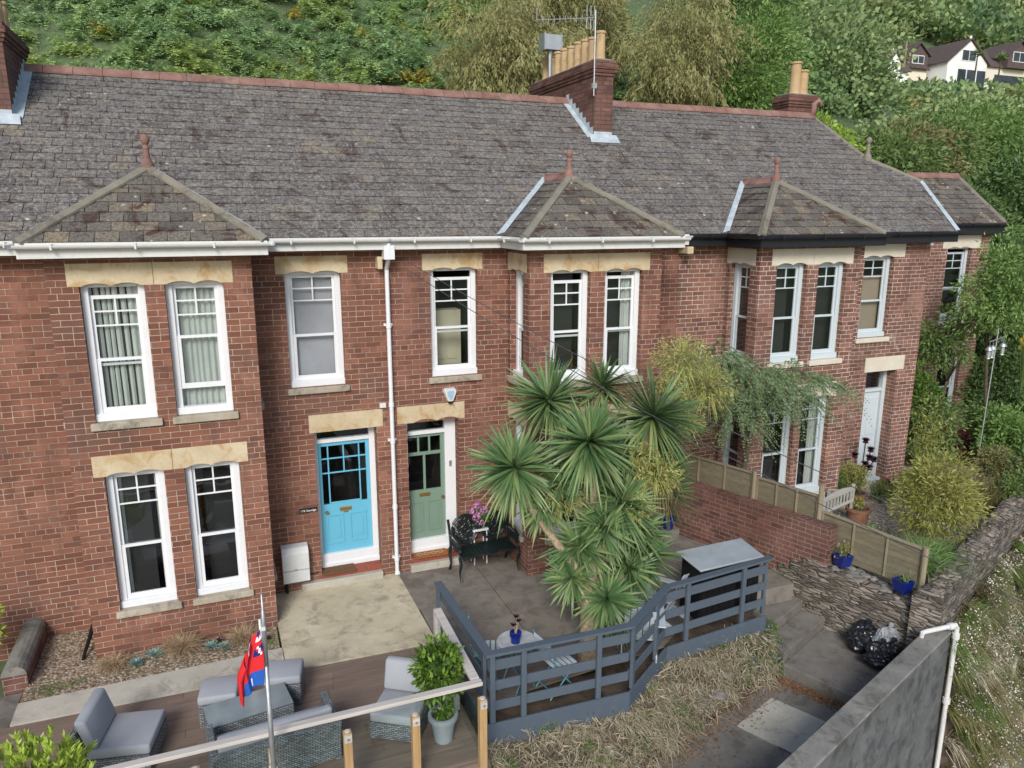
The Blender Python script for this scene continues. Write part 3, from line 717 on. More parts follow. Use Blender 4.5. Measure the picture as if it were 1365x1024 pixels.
def lintel(house, fr, spans, u0, u1, z0, z1, mat='lintel', arch=.04, joint=None, proud=.006):
    """stone head with scalloped under-edge over each span"""
    pts = [(u0, z0)]
    for (a, c) in spans:
        n = 16
        a_, c_ = a + .0, c - .0
        for i in range(n + 1):
            t = i / n
            pts.append((a_ + (c_ - a_) * t, z0 + arch * abs(math.sin(2 * math.pi * t)) ** .75 if n else z0))
    pts += [(u1, z0), (u1, z1), (u0, z1)]
    def cut(lo, hi):
        q = [p for p in pts if lo - 1e-6 <= p[0] <= hi + 1e-6]
        return q
    js = [u0] + ([joint] if joint else []) + [u1]
    b = MB()
    for k in range(len(js) - 1):
        lo, hi = js[k], js[k + 1]
        e0 = lo + (.004 if k else 0); e1 = hi - (.004 if k < len(js) - 2 else 0)
        low = [p for p in pts[:-2] if e0 < p[0] < e1]
        q = [(e0, z0)] + low + [(e1, z0), (e1, z1), (e0, z1)]
        P = [fr.P(x, z, proud) for x, z in q]
        b.extrude(P, fr.n * -(.10 + proud), r=rnd.random())
    return b.build('lintel', MT[mat], house)

def door_panels(b, fr, u0, u1, z0, z1, d, m=0):
    fr.box(b, u0, u1, z0, z1, d - .0, d + .008, m)

# ------------------------------------------------------------------ the terrace
def quad_wall(b, pts, m=0): b.face(pts, m)

def bay(house, x0, x1, brick, wins_u, wins_l, zb, wmat, lmat, smat, left_open=None, style=None, lh=(5.205, 5.507), ll=(2.555, 2.86), sidewin=True, inside=None, gaps=None):
    """square two-storey bay: front, left and right faces"""
    b = MB()
    ff = Fr((0, -BD), (1, 0), (0, -1))
    ops = [(a, c, 3.33, lh[0] + .06, .2) for a, c in wins_u] + [(a, c, .49, ll[0] + .06, .2) for a, c in wins_l]
    wall(b, ff, x1, zb - .6, EZ - .02, ops, .12, u0=x0)
    # left face: u runs from the house wall outwards (-Y)
    fl = Fr((x0, 0), (0, -1), (-1, 0)); lo = []
    if sidewin: lo = [(.12, .72, 3.33, lh[0] + .04, .2), (.12, .72, .49, ll[0] + .04, .2)]
    wall(b, fl, BD, zb - .6, EZ - .02, lo, .12, u0=0)
    frr = Fr((x1, -BD), (0, 1), (1, 0)); ro = []
    if sidewin: ro = [(BD - .60, BD - .17, 3.33, lh[0], .2), (BD - .60, BD - .17, .49, ll[0], .2)]
    wall(b, frr, BD, zb - .6, EZ - .02, ro, .12, u0=0)
    b.build('bay_wall', brick, house)
    lc = (lambda ws: [(a + .03, c - .03) for a, c in ws])
    mid = (wins_u[0][1] + wins_u[1][0]) / 2
    lintel(house, ff, lc(wins_u), wins_u[0][0] - .13, wins_u[1][1] + .13, lh[0], lh[1], lmat, joint=mid)
    lintel(house, ff, lc(wins_l), wins_l[0][0] - .13, wins_l[1][1] + .13, ll[0], ll[1], lmat, joint=mid)
    if sidewin:
        lintel(house, fl, [(.15, .69)], .02, .86, lh[0], lh[1], lmat, arch=.03); lintel(house, fl, [(.15, .69)], .02, .86, ll[0], ll[1], lmat, arch=.03)
        lintel(house, frr, [(BD - .57, BD - .2)], BD - .75, BD - .06, lh[0], lh[1], lmat, arch=.03)
    ins = inside or ['dark'] * 4; gp = gaps or [0] * 4
    k = 0
    for (a, c) in wins_u:
        window(house, ff, a, c, 3.345, lh[0], wmat, inside=ins[k], gap=gp[k], low=(.28 if gp[k] == -1 else 0) if True else 0, sillmat=smat) if gp[k] != -1 else window(house, ff, a, c, 3.345, lh[0], wmat, inside=ins[k], gap=0.0, low=.26, sillmat=smat)
        k += 1
    for (a, c) in wins_l:
        window(house, ff, a, c, .505, ll[0], wmat, inside=ins[k], gap=gp[k], sillmat=smat); k += 1
    if sidewin:
        for F_, a, c in ((fl, .12, .72), (frr, BD - .60, BD - .17)):
            window(house, F_, a, c, 3.345, lh[0], wmat, sillmat=smat, flat=True); window(house, F_, a, c, .505, ll[0], wmat, sillmat=smat, flat=True)

def bay_roof(house, cx, hw=1.477, fin=True):
    """hipped roof of a bay, meets the main slope"""
    ye = -BD - OV; zr = EZ + hw * TP; ya = ye + hw; yv = -OV + hw
    xl, xr = cx - hw, cx + hw
    A = (cx, ya, zr); Vt = (cx, yv, zr)
    b = MB()
    slates(b, [[(xl, ye, EZ), (xr, ye, EZ), A]], (xl, ye, EZ), (1, 0, 0), lift=.0, seed=3 + int(cx))
    slates(b, [[(xl, ye, EZ), A, Vt, (xl, -OV, EZ)]], (xl, -OV, EZ), (0, -1, 0), seed=5 + int(cx))
    slates(b, [[(xr, ye, EZ), A, Vt, (xr, -OV, EZ)]], (xr, ye, EZ), (0, 1, 0), seed=8 + int(cx))
    o = b.build('bay_roof', MT['slate_moss'], house)
    hb = MB(); up = Vector((0, 0, .015))
    hip_strip(hb, Vector((xl, ye, EZ)) + up, Vector(A) + up, .075); hip_strip(hb, Vector((xr, ye, EZ)) + up, Vector(A) + up, .075)
    hb.build('hip', MT['hipstone'], o)
    lb = MB()
    for x in (xl, xr):
        s = -1 if x == xl else 1
        p = Vector((x, -OV, EZ + .03)); q = Vector((cx + s * .0, yv, zr + .03)); w = Vector((s * .10, 0, .0))
        k = Vector((-s * .05, 0, .035))
        for t in range(6):
            a = p.lerp(q, t / 6); c = p.lerp(q, (t + 1) / 6 + .01); z = Vector((0, 0, .003 * (t % 2)))
            lb.face([a + w + z, c + w + z, c + k + z, a + k + z])
    lb.build('flashing', MT['lead'], o)
    rb = MB(); ridge_tiles(rb, (cx, ya - .02, zr + .03), (cx, yv + .02, zr + .03), w=.10)
    finial(rb, (cx, ya, zr + .02))
    rb.build('finial', MT['terracotta'], o)
    return o

def gutter_run(b, path, z, m=0):
    """half-round gutter along a path in plan with fascia below/behind"""
    n = len(path)
    for i in range(n - 1):
        a = Vector((*path[i], z)); c = Vector((*path[i + 1], z)); d = (c - a).normalized(); sd = Vector((d.y, -d.x, 0))
        pr = [(.055 * math.cos(t), .055 * math.sin(t) - 0.0) for t in [math.pi + k * math.pi / 8 for k in range(9)]]
        A = [a - d * .02 + sd * (x + .055) + Vector((0, 0, zz)) for x, zz in pr]; C = [c + d * .02 + sd * (x + .055) + Vector((0, 0, zz)) for x, zz in pr]
        inn = [(x * .88, zz * .88) for x, zz in pr]
        A2 = [a - d * .02 + sd * (x + .055) + Vector((0, 0, zz)) for x, zz in inn]; C2 = [c + d * .02 + sd * (x + .055) + Vector((0, 0, zz)) for x, zz in inn]
        k = len(pr)
        b.poly(A + C + A2 + C2, [(j, j + 1, k + j + 1, k + j) for j in range(k - 1)] + [(2 * k + j + 1, 2 * k + j, 3 * k + j, 3 * k + j + 1) for j in range(k - 1)] + [(0, k, 3 * k, 2 * k), (k - 1, 3 * k - 1, 4 * k - 1, 2 * k - 1)], m)
        L = (c - a).length; q = 0.4
        while q < L:
            p = a + d * q; b.box(-.012, .012, -.062, .062, -.062, .012, m, T=lambda t, p=p, d=d, sd=sd: p + d * t[0] + sd * (t[1] + .055) + Vector((0, 0, t[2])))
            q += .95
def fascia(b, path, z0, z1, th=.03, inset=.004, m=0):
    for i in range(len(path) - 1):
        a = Vector((*path[i], 0)); c = Vector((*path[i + 1], 0)); d = (c - a).normalized(); sd = Vector((d.y, -d.x, 0))
        b.extrude([a - sd * inset + Vector((0, 0, z0)), c - sd * inset + Vector((0, 0, z0)), c - sd * inset + Vector((0, 0, z1)), a - sd * inset + Vector((0, 0, z1))], -sd * th, m)
        # soffit back to the wall
        b.face([a - sd * .03 + Vector((0, 0, z0 + .02)), c - sd * .03 + Vector((0, 0, z0 + .02)), c - sd * .30 + Vector((0, 0, z0 + .02)), a - sd * .30 + Vector((0, 0, z0 + .02))], m)

def main_roof(house, x0, x1, seed=1, custom=None):
    b = MB()
    polys = custom or [[(x0, -OV, EZ), (x1, -OV, EZ), (x1, RY, RZ), (x0, RY, RZ)]]
    slates(b, polys, (-8.0, -OV, EZ), (1, 0, 0), seed=1)
    xr = max(p[0] for q in polys for p in q if p[1] > 3)
    b.face([(x0, RY, RZ - .01), (xr, RY, RZ - .01), (xr, 8.3, RZ - (8.3 - RY) * TP), (x0, 8.3, RZ - (8.3 - RY) * TP)], 0, .4)
    o = b.build('roof', MT['slate'], house)
    r = MB(); ridge_tiles(r, (x0, RY, RZ + .03), (xr, RY, RZ + .03)); r.build('ridge', MT['terracotta'], o)
    return o

def chimney(house, x0, x1, y0, y1, zt, pots, ph=.55, pr=.105, base=6.5, flash=None, nrow=1):
    b = MB()
    b.box(x0, x1, y0, y1, base, zt - .30)
    for k, (e, z0, z1) in enumerate([(.025, zt - .30, zt - .24), (.05, zt - .24, zt - .17), (.075, zt - .17, zt - .08), (.035, zt - .08, zt)]):
        b.box(x0 - e, x1 + e, y0 - e, y1 + e, z0 + .001, z1)
    o = b.build('chimney', MT['brickc'], house)
    f = MB(); f.box(x0 + .02, x1 - .02, y0 + .02, y1 - .02, zt, zt + .045); f.build('flaunching', MT['render_top'], o, bevel=.02)
    for (px, py, s) in pots:
        p = MB(); H = ph * s
        p.lathe((px, py, zt + .03), [(pr * 1.12, 0), (pr * 1.08, .04), (pr * .98, .06), (pr * .92, H * .55), (pr * .90, H - .06), (pr * 1.08, H - .05), (pr * 1.1, H - .015), (pr * .95, H), (pr * .75, H), (pr * .72, H - .2)], 16)
        p.build('chimney_pot', MT['pot_buff'], o, smooth=False)
    if flash:
        fl = MB()
        # stepped lead flashing on the visible side and apron in front
        side = flash
        xs_ = x0 - .006 if side == 'l' else x1 + .006
        yy = y0; 
        while yy < min(y1, RY):
            z = rz_at(yy); t = .17
            fl.face([(xs_, yy, z + .0), (xs_, yy + t, z + t * TP), (xs_, yy + t, z + t * TP + .14), (xs_, yy + .02, z + t * TP + .14)])
            e = -.13 if side == 'l' else .13
            fl.face([(xs_, yy, z + .035), (xs_ + e, yy, z + .035), (xs_ + e, yy + t, z + t * TP + .035), (xs_, yy + t, z + t * TP + .035)])
            yy += t
        z = rz_at(y0); fl.face([(x0 - .13, y0 - .16, rz_at(y0 - .16) + .035), (x1 + .13, y0 - .16, rz_at(y0 - .16) + .035), (x1 + .10, y0 - .006, z + .10), (x0 - .10, y0 - .006, z + .10)])
        fl.face([(x0, y0 - .007, z), (x1, y0 - .007, z), (x1, y0 - .007, z + .16), (x0, y0 - .007, z + .16)])
        fl.build('flashing', MT['lead'], o)
    return o

ZM = 5.5
MF = Fr((0, 0), (1, 0), (0, -1))
def back_and_party(b, x0, x1):
    b.face([(x0, 8, -.5), (x1, 8, -.5), (x1, 8, 5.8), (x0, 8, 5.8)])
    for x in (x0, x1): b.face([(x, 0.02, -.5), (x, 8, -.5), (x, 8, 5.8), (x, RY, RZ - .05), (x, .02, 5.95)])

# ---- house at the far left edge
H0 = thing('terraced_house', 'brick terrace house cut off by the left edge, with tall chimney', 'house', (-6.3, 0, -.25))
b = MB(); wall(b, MF, -4.4, -.9, EZ - .02, [], u0=-9.0); back_and_party(b, -9, -4.4); b.build('wall', MT['brick1'], H0)
main_roof(H0, -9.0, -4.4)
chimney(H0, -4.66, -4.22, 2.38, 4.02, 9.08, [(-4.44, 2.7, 1), (-4.44, 3.05, .9), (-4.44, 3.4, 1), (-4.44, 3.78, 1)], base=6.8, flash='r')
b = MB(); gutter_run(b, [(-9, -OV - .02), (-4.42, -OV - .02)], EZ - .02); fascia(b, [(-9, -OV), (-4.42, -OV)], EZ - .16, EZ + .0); b.build('gutter', MT['white_dirty'], H0)

# ---- house with the blue door
H1 = thing('terraced_house', 'red brick terrace house with the light blue front door and left bay', 'house', (-1.6, 0, -.2))
BO = (-.10, .95, -.3, 2.60)     # blue door opening
b = MB()
wall(b, MF, 1.2, -.9, EZ - .02, [(-.41, .47, 3.38, 5.285, .25), (BO[0], BO[1], -.3, 2.60, .27)], u0=-4.4)
b.build('wall', MT['brick1'], H1)
b = MB(); back_and_party(b, -4.4, 1.2); b.build('rear_wall', MT['brick1'], H1)
bay(H1, -3.478, -.932, MT['brick1'], [(-3.11, -2.33), (-2.08, -1.32)], [(-3.09, -2.33), (-2.06, -1.31)], -.24, 'white', 'lintel', 'sill', inside=['net', 'net', 'sides', 'dark'], gaps=[.11, -1, 0, 0])
main_roof(H1, -4.4, 1.2)
bay_roof(H1, (-3.478 - .932) / 2)
window(H1, MF, -.41, .47, 3.39, 5.225, 'white', inside='blind')
lintel(H1, MF, [(-.38, .44)], -.54, .58, 5.225, 5.5)
lintel(H1, MF, [], -.17, 1.06, 2.60, 2.905, arch=0)

def front_door(house, kind):
    x0 = BO[0] if kind == 'blue' else 1.48; x1 = BO[1] if kind == 'blue' else 2.42
    f = Fr((0, .27), (1, 0), (0, -1)); b = MB()
    zt = 2.60; top = 2.33 if kind == 'blue' else 2.30
    a, c = x0 + .07, x1 - .07
    if kind == 'blue': c = .80 + .05; a = -.03
    else: a, c = 1.47 + .0, 2.22
    # white frame with fanlight
    f.box(b, x0 - .02, a, .1, zt, -.06, .03); f.box(b, c, x1 + .0, .1, zt, -.06, .05); f.box(b, a, c, top, top + .07, -.06, .035); f.box(b, a, c, zt - .03, zt, -.06, .02)
    f.box(b, x0, x1, .12, .30, -.1, .06); f.box(b, x0, x1, .04, .13, -.1, .09)
    fr_ = b.build('door_frame', MT['white'], house, bevel=.006)
    g = MB(); g.face([f.P(a, top + .07, -.02), f.P(c, top + .07, -.02), f.P(c, zt - .03, -.02), f.P(a, zt - .03, -.02)]); g.build('fanlight', MT['glass'], fr_)
    r = MB(); 
    r.face([f.P(a, .1, -1.5), f.P(c, .1, -1.5), f.P(c, zt, -1.5), f.P(a, zt, -1.5)])
    for uu in (a, c): r.face([f.P(uu, .1, -.07), f.P(uu, zt, -.07), f.P(uu, zt, -1.5), f.P(uu, .1, -1.5)])
    r.face([f.P(a, zt, -.07), f.P(c, zt, -.07), f.P(c, zt, -1.5), f.P(a, zt, -1.5)]); r.face([f.P(a, .1, -.07), f.P(c, .1, -.07), f.P(c, .1, -1.5), f.P(a, .1, -1.5)])
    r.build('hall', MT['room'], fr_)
    d = MB(); z0 = .30; mt = 'blue' if kind == 'blue' else 'green'; W = c - a
    m0, m1 = -.045, -.005
    gl = []
    if kind == 'blue':
        d_b = 1.20
        f.box(d, a, c, z0, d_b, m0, m1); f.box(d, a, a + .06, d_b, top, m0, m1); f.box(d, c - .06, c, d_b, top, m0, m1); f.box(d, a + .06, c - .06, top - .07, top, m0, m1)
        i0, i1 = a + .06, c - .06; w = i1 - i0; v1, v2 = i0 + w * .15, i1 - w * .15; vm = (v1 + v2) / 2
        hz = [1.56, 1.80, 2.03]; lo = d_b
        for v in (v1, v2): f.box(d, v - .012, v + .012, lo, top - .07, m0 + .01, m1 - .008)
        f.box(d, vm - .012, vm + .012, hz[1] - .03, top - .07, m0 + .01, m1 - .008)
        for zz in (1.77, 2.03): f.box(d, i0, i1, zz - .012, zz + .012, m0 + .012, m1 - .006)
        f.box(d, v1, v2, lo, lo + .0301, m0 + .01, m1 - .008)
        for (p, q) in ((a + .09, (a + c) / 2 - .05), ((a + c) / 2 + .05, c - .09)):
            f.box(d, p, q, .46, .50, m1, m1 + .014); f.box(d, p, q, .98, 1.02, m1, m1 + .014); f.box(d, p, p + .03, .50, .98, m1, m1 + .014); f.box(d, q - .03, q, .50, .98, m1, m1 + .014)
            f.box(d, p + .06, q - .06, .56, .92, m1, m1 + .010)
    else:
        d_b = 1.24
        f.box(d, a, c, z0, d_b, m0, m1); f.box(d, a, a + .07, d_b, top, m0, m1); f.box(d, c - .07, c, d_b, top, m0, m1); f.box(d, a + .07, c - .07, top - .06, top, m0, m1)
        i0, i1 = a + .07, c - .07; w = i1 - i0
        f.box(d, i0, i1, 1.90, 1.96, m0, m1 - .001)
        for k in (1, 2): f.box(d, i0 + w * k / 3 - .018, i0 + w * k / 3 + .018, 1.96, top - .06, m0, m1 - .003)
        f.box(d, (i0 + i1) / 2 - .022, (i0 + i1) / 2 + .022, d_b, 1.90, m0, m1 - .003)
        for (p, q) in ((a + .08, (a + c) / 2 - .04), ((a + c) / 2 + .04, c - .08)):
            f.box(d, p, q, .44, .47, m1, m1 + .012); f.box(d, p, q, 1.00, 1.03, m1, m1 + .012); f.box(d, p, p + .025, .47, 1.0, m1, m1 + .012); f.box(d, q - .025, q, .47, 1.0, m1, m1 + .012)
            f.box(d, p + .05, q - .05, .53, .94, m1, m1 + .008)
    D = d.build('door', MT[mt], house, bevel=.004); D['label'] = 'light blue panelled door with leaded lights' if kind == 'blue' else 'sage green door with two tall dark lights'
    g = MB(); g.face([f.P(a + .05, d_b - .01, -.03), f.P(c - .05, d_b - .01, -.03), f.P(c - .05, top - .05, -.03), f.P(a + .05, top - .05, -.03)]); g.build('pane', MT['glass'], D)
    hb = MB(); um = (a + c) / 2
    f.box(hb, um - .11, um + .09, 1.06 if kind == 'blue' else 1.12, 1.125 if kind == 'blue' else 1.185, m1, m1 + .02)
    if kind == 'blue': f.box(hb, um - .05, um + .03, 1.03, 1.06, m1, m1 + .025)
    hb.build('letterbox', MT['brass'], D, bevel=.006)
    kb = MB(); ku = a + .10 if kind == 'blue' else c - .05
    kb.tube([f.P(ku, 1.07, m1), f.P(ku, 1.07, m1 + .03), f.P(ku, 1.07, m1 + .035), f.P(ku, 1.07, m1 + .06)], [.015, .015, .032, .026], 12); kb.build('door_knob', MT['brass'], D)
    # steps
    s = MB(); f0 = Fr((0, 0), (1, 0), (0, -1))
    if kind == 'blue': s.box(x0 - .36, x1 - .0, -.10, .28, -.25, -.045, 0)
    else: s.box(x0 - .02, x1 + .02, -.10, .28, -.25, -.045, 0)
    s.build('doorstep', MT['conc_path'], house, bevel=.015)
    t = MB(); t.box(x0 + .0, x1 - .002, -.0, .21, -.045, .055); t.build('threshold', MT['tile_red'], house, bevel=.006)
    return D
front_door(H1, 'blue')
for (nm, x, w_, m1_, lab) in (('doormat', .18, .58, 'mat_brown', 'plain brown coir doormat at the blue door'), ('doormat', 1.86, .62, 'mat_orange', 'orange coir doormat with pale diamonds at the green door')):
    b = MB(); b.box(x - w_ / 2, x + w_ / 2, -.08 if w_ < .6 else -.06, .205, .056 if 0 else .057, .075)
    if w_ > .6:
        for k in range(4):
            cx = x - .2 + .13 * k
            for (p, q) in (((cx - .06, .07), (cx, .13)), ((cx, .13), (cx + .06, .07)), ((cx + .06, .07), (cx, .01)), ((cx, .01), (cx - .06, .07))):
                b.beam((*p, .0765), (*q, .0765), .018, .003, 1)
    o = b.build(nm, [MT[m1_], MT['mat_cream']]); tag(o, lab, 'doormat')

# ---- house with the green door
H2 = thing('terraced_house', 'red brick terrace house with the sage green door behind the palm', 'house', (4.0, 0, -.2))
b = MB()
wall(b, MF, 6.9, -.9, EZ - .02, [(1.95, 2.80, 3.38, 5.285, .25), (1.48, 2.42, -.3, 2.60, .27)], u0=1.2)
b.build('wall', MT['brick2'], H2)
b = MB(); back_and_party(b, 1.2, 6.9); b.build('rear_wall', MT['brick2'], H2)
bay(H2, 3.36, 5.87, MT['brick2'], [(3.74, 4.48), (4.76, 5.50)], [(3.74, 4.48), (4.76, 5.50)], -.18, 'white', 'lintel', 'sill', inside=['wood', 'side', 'dark', 'sides'], gaps=[.12, .07, 0, 0])
main_roof(H2, 1.2, 6.9)
bay_roof(H2, 4.615)
window(H2, MF, 1.95, 2.80, 3.39, 5.225, 'white', inside='wardrobe', gap=.11)
lintel(H2, MF, [(1.98, 2.77)], 1.82, 2.89, 5.225, 5.5)
lintel(H2, MF, [(1.60, 2.44)], 1.31, 2.53, 2.60, 2.905, arch=.05)
front_door(H2, 'green')
chimney(H2, 6.30, 6.74, 2.52, 5.85, 9.28, [(6.52, 2.72 + .345 * k, [1.05, .95, 1, 1.02, .98, 1, 1, .96, 1][k]) for k in range(9)], base=7.0, flash='l')
# shared white gutter of the two houses
gp = [(-4.4, -OV - .02), (-3.70, -OV - .02), (-3.70, -BD - OV - .02), (-.71, -BD - OV - .02), (-.71, -OV - .02), (1.2, -OV - .02)]
b = MB(); gutter_run(b, gp, EZ - .02); fascia(b, gp, EZ - .19, EZ + .005); b.build('gutter', MT['white_dirty'], H1)
gp = [(1.2, -OV - .02), (3.12, -OV - .02), (3.12, -BD - OV - .02), (6.12, -BD - OV - .02), (6.12, -OV - .02), (6.88, -OV - .02)]
b = MB(); gutter_run(b, gp, EZ - .02); fascia(b, gp, EZ - .19, EZ + .005); b.build('gutter', MT['white_dirty'], H2)
b = MB()
b.box(1.11, 1.28, -.36, -.18, 5.44, 5.66); b.tube([(1.195, -.33, 5.70), (1.195, -.33, 5.5), (1.2, -.10, 5.28), (1.2, -.09, 5.2)], .036, 12)
b.tube([(1.2, -.09, 5.3), (1.2, -.09, -.14)], .036, 14)
for z in (4.3, 2.95, 2.3, 1.1, .12): b.tube([(1.2, -.09, z), (1.2, -.09, z + .07)], .046, 14); 
for z in (4.33, 2.33, .15): b.box(1.13, 1.27, -.06, .0, z, z + .04)
b.tube([(1.2, -.09, -.10), (1.2, -.13, -.15)], [.045, .05], 12)
b.build('downpipe', MT['white'], H1, smooth=False)
b = MB(); b.box(1.03, 1.11, -.22, -.003, 5.28, 5.48); b.build('corbel', MT['lintel'], H1, bevel=.01)
b = MB(); b.box(5.98, 6.12, -.3, -.0, 5.42, 5.56); b.build('corbel', MT['lintel'], H2, bevel=.02)

# ---- right house, grey painted sashes and black gutter
H3 = thing('terraced_house', 'brick house with pale grey sash windows and black gutter at right', 'house', (10.2, 0, 0))
b = MB()
wall(b, MF, 13.49, -.6, EZ - .02, [(11.60, 12.45, 3.49, 5.305, .25), (12.0, 12.92, -.1, 2.70, .36)], u0=6.9)
b.face([(13.49, 0, -.6), (13.49, 8, -.6), (13.49, 8, 5.76), (13.49, 0, 5.76)])
b.build('wall', MT['brick3'], H3)
b = MB(); back_and_party(b, 6.9, 13.48); b.build('rear_wall', MT['brick3'], H3)
bay(H3, 8.0, 10.45, MT['brick3'], [(8.40, 9.13), (9.40, 10.12)], [(8.40, 9.13), (9.30, 10.02)], -.1, 'frame_grey', 'lintel_pale', 'lintel_pale', inside=['wood', 'dark', 'dark', 'side'], lh=(5.215, 5.52))
P0 = (13.38, RY, RZ); P1 = (13.61, 2.19, rz_at(2.19)); P2 = (14.55, 1.37, rz_at(1.37)); P3 = (13.90, -OV, EZ)
main_roof(H3, 6.9, 13.38, custom=[[(6.9, -OV, EZ), (13.38, -OV, EZ), P0, (6.9, RY, RZ)], [(13.38, -OV, EZ), (13.61, -OV, EZ), P1, P0], [(13.61, -OV, EZ), P3, P2, P1]])
b = MB()
b.face([P0, P1, (16.2, 3.2, 6.4), (16.2, RY + .8, 6.4), (13.38, RY + .8, RZ - .55)], 0, .3); b.face([P1, P2, (16.2, 2.2, 6.4), (16.2, 3.2, 6.4)], 0, .4)
b.face([P2, P3, (14.2, 1.7, EZ), (16.2, 2.2, 6.4)], 0, .5); b.build('side_roof', MT['slate'], H3)
bay_roof(H3, 9.225)
b = MB(); hip_strip(b, P1, P2, .06); finial(b, (13.63, 2.17, P1[2]), 1.1); hip_strip(b, Vector(P0) + Vector((0.02, 0, -.02)), P1, .05); b.build('verge', MT['hipstone'], H3)
b = MB(); q2 = Vector(P2); q3 = Vector(P3); o_ = Vector((0, 0, .03)); s_ = Vector((.0, .0, 0))
b.face([q2 + o_ + Vector((-.05, 0, 0)), q3 + o_ + Vector((-.05, 0, 0)), q3 + o_ + Vector((.10, .02, .01)), q2 + o_ + Vector((.10, .02, .01))]); b.build('flashing', MT['lead'], H3)
window(H3, MF, 11.60, 12.45, 3.50, 5.245, 'frame_grey', inside='tan', sillmat='lintel_pale')
lintel(H3, MF, [(11.63, 12.42)], 11.56, 12.74, 5.245, 5.53, 'lintel_pale')
lintel(H3, MF, [], 11.92, 13.10, 2.70, 3.03, 'lintel_pale', arch=0)
b = MB(); f = Fr((0, .33), (1, 0), (0, -1))
f.box(b, 12.0, 12.10, 0, 2.7, -.06, .06); f.box(b, 12.82, 12.92, 0, 2.7, -.06, .06); f.box(b, 12.10, 12.82, 2.15, 2.22, -.06, .05); f.box(b, 12.0, 12.92, -.1, .06, -.06, .2)
df = b.build('door_frame', MT['frame_grey'], H3)
b = MB(); f.box(b, 12.10, 12.82, .06, 2.15, -.05, .0)
for z0, z1 in ((.2, .9), (1.1, 2.0)):
    for u in (12.16, 12.49): f.box(b, u, u + .27, z0, z1, 0, .012)
dd = b.build('door', MT['frame_grey'], H3, bevel=.005); b = MB(); b.tube([f.P(12.17, 1.02, 0), f.P(12.17, 1.02, .05)], .022, 10); b.build('door_knob', MT['brass'], dd)
b = MB(); b.face([(12.1, .36, 2.22), (12.82, .36, 2.22), (12.82, .36, 2.7), (12.1, .36, 2.7)]); b.build('fanlight', MT['glass'], df)
b = MB(); gp = [(6.9, -OV - .02), (7.73, -OV - .02), (7.73, -BD - OV - .02), (10.72, -BD - OV - .02), (10.72, -OV - .02), (13.92, -OV - .02)]
gutter_run(b, gp, EZ - .02); fascia(b, gp, EZ - .22, EZ + .005); b.build('gutter', MT['blackpaint'], H3)
b = MB(); b.box(6.84, 6.98, -.34, -.0, 5.42, 5.56); b.build('corbel', MT['lintel'], H3, bevel=.02)
chimney(H3, 13.35, 14.30, 4.75, 5.3, 9.30, [(13.72, 5.0, 1.4), (14.02, 5.05, 1.1)], base=5, ph=.60, pr=.15)
b = MB(); b.tube([(13.30, RY, RZ + .0), (13.42, RY, RZ + .15), (13.40, RY, RZ + .32), (13.52, RY, RZ + .42), (13.63, RY, RZ + .36), (13.60, RY, RZ + .26)], [.07, .075, .07, .06, .05, .035], 10); b.build('ridge_end_scroll', MT['terracotta'], H3, smooth=True)

# ---- set back house end on the far right
H4 = thing('terraced_house', 'set back brick house end behind trees at the far right', 'house', (16.8, 2, 0))
f4 = Fr((0, 2.0), (1, 0), (0, -1)); b = MB()
wall(b, f4, 18.1, -.5, 5.9, [(16.55, 17.45, 3.36, 5.28, .25), (16.75, 17.6, .6, 2.52, .25)], u0=13.6)
b.face([(18.1, 2, -.5), (18.1, 8, -.5), (18.1, 8, 5.9), (18.1, 2, 5.9)]); b.build('wall', MT['brick3'], H4)
window(H4, f4, 16.55, 17.45, 3.37, 5.28, 'frame_grey', sillmat='lintel_pale', gap=.08); window(H4, f4, 16.75, 17.6, .61, 2.52, 'frame_grey', sillmat='lintel_pale')
lintel(H4, f4, [(16.6, 17.4)], 16.36, 17.75, 5.28, 5.62, 'lintel_pale'); lintel(H4, f4, [], 16.6, 17.75, 2.52, 2.84, 'lintel', arch=0)
b = MB(); e = 1.75
slates(b, [[(15.3, e, EZ + .14), (18.25, e, EZ + .14), (18.62, 3.62, EZ + .14 + 1.87 * TP), (17.25, 3.62, EZ + .14 + 1.87 * TP), (15.3, 3.62, EZ + .14 + 1.87 * TP)]], (14, e, EZ + .14), (1, 0, 0), seed=41)
z = EZ + .14 + 1.87 * TP
b.face([(18.25, e, EZ + .14), (19.2, 5.5, EZ + .14), (18.62, 3.62, z)], 0, .3); b.face([(15.3, 3.62, z), (18.62, 3.62, z), (19.2, 5.5, EZ + .14), (15.3, 5.5, EZ + .14)], 0, .4)
r4 = b.build('roof', MT['slate_moss'], H4)
b = MB(); ridge_tiles(b, (16.6, 3.62, z + .03), (18.62, 3.62, z + .03)); b.build('ridge', MT['terracotta'], r4)
b = MB(); hip_strip(b, (18.25, e, EZ + .16), (18.62, 3.62, z + .02), .06); b.build('hip', MT['hipstone'], r4)
b = MB(); gutter_run(b, [(13.7, e - .02), (18.3, e - .02)], EZ + .12); fascia(b, [(13.7, e), (18.3, e)], EZ - .12, EZ + .14); b.build('gutter', MT['blackpaint'], H4)

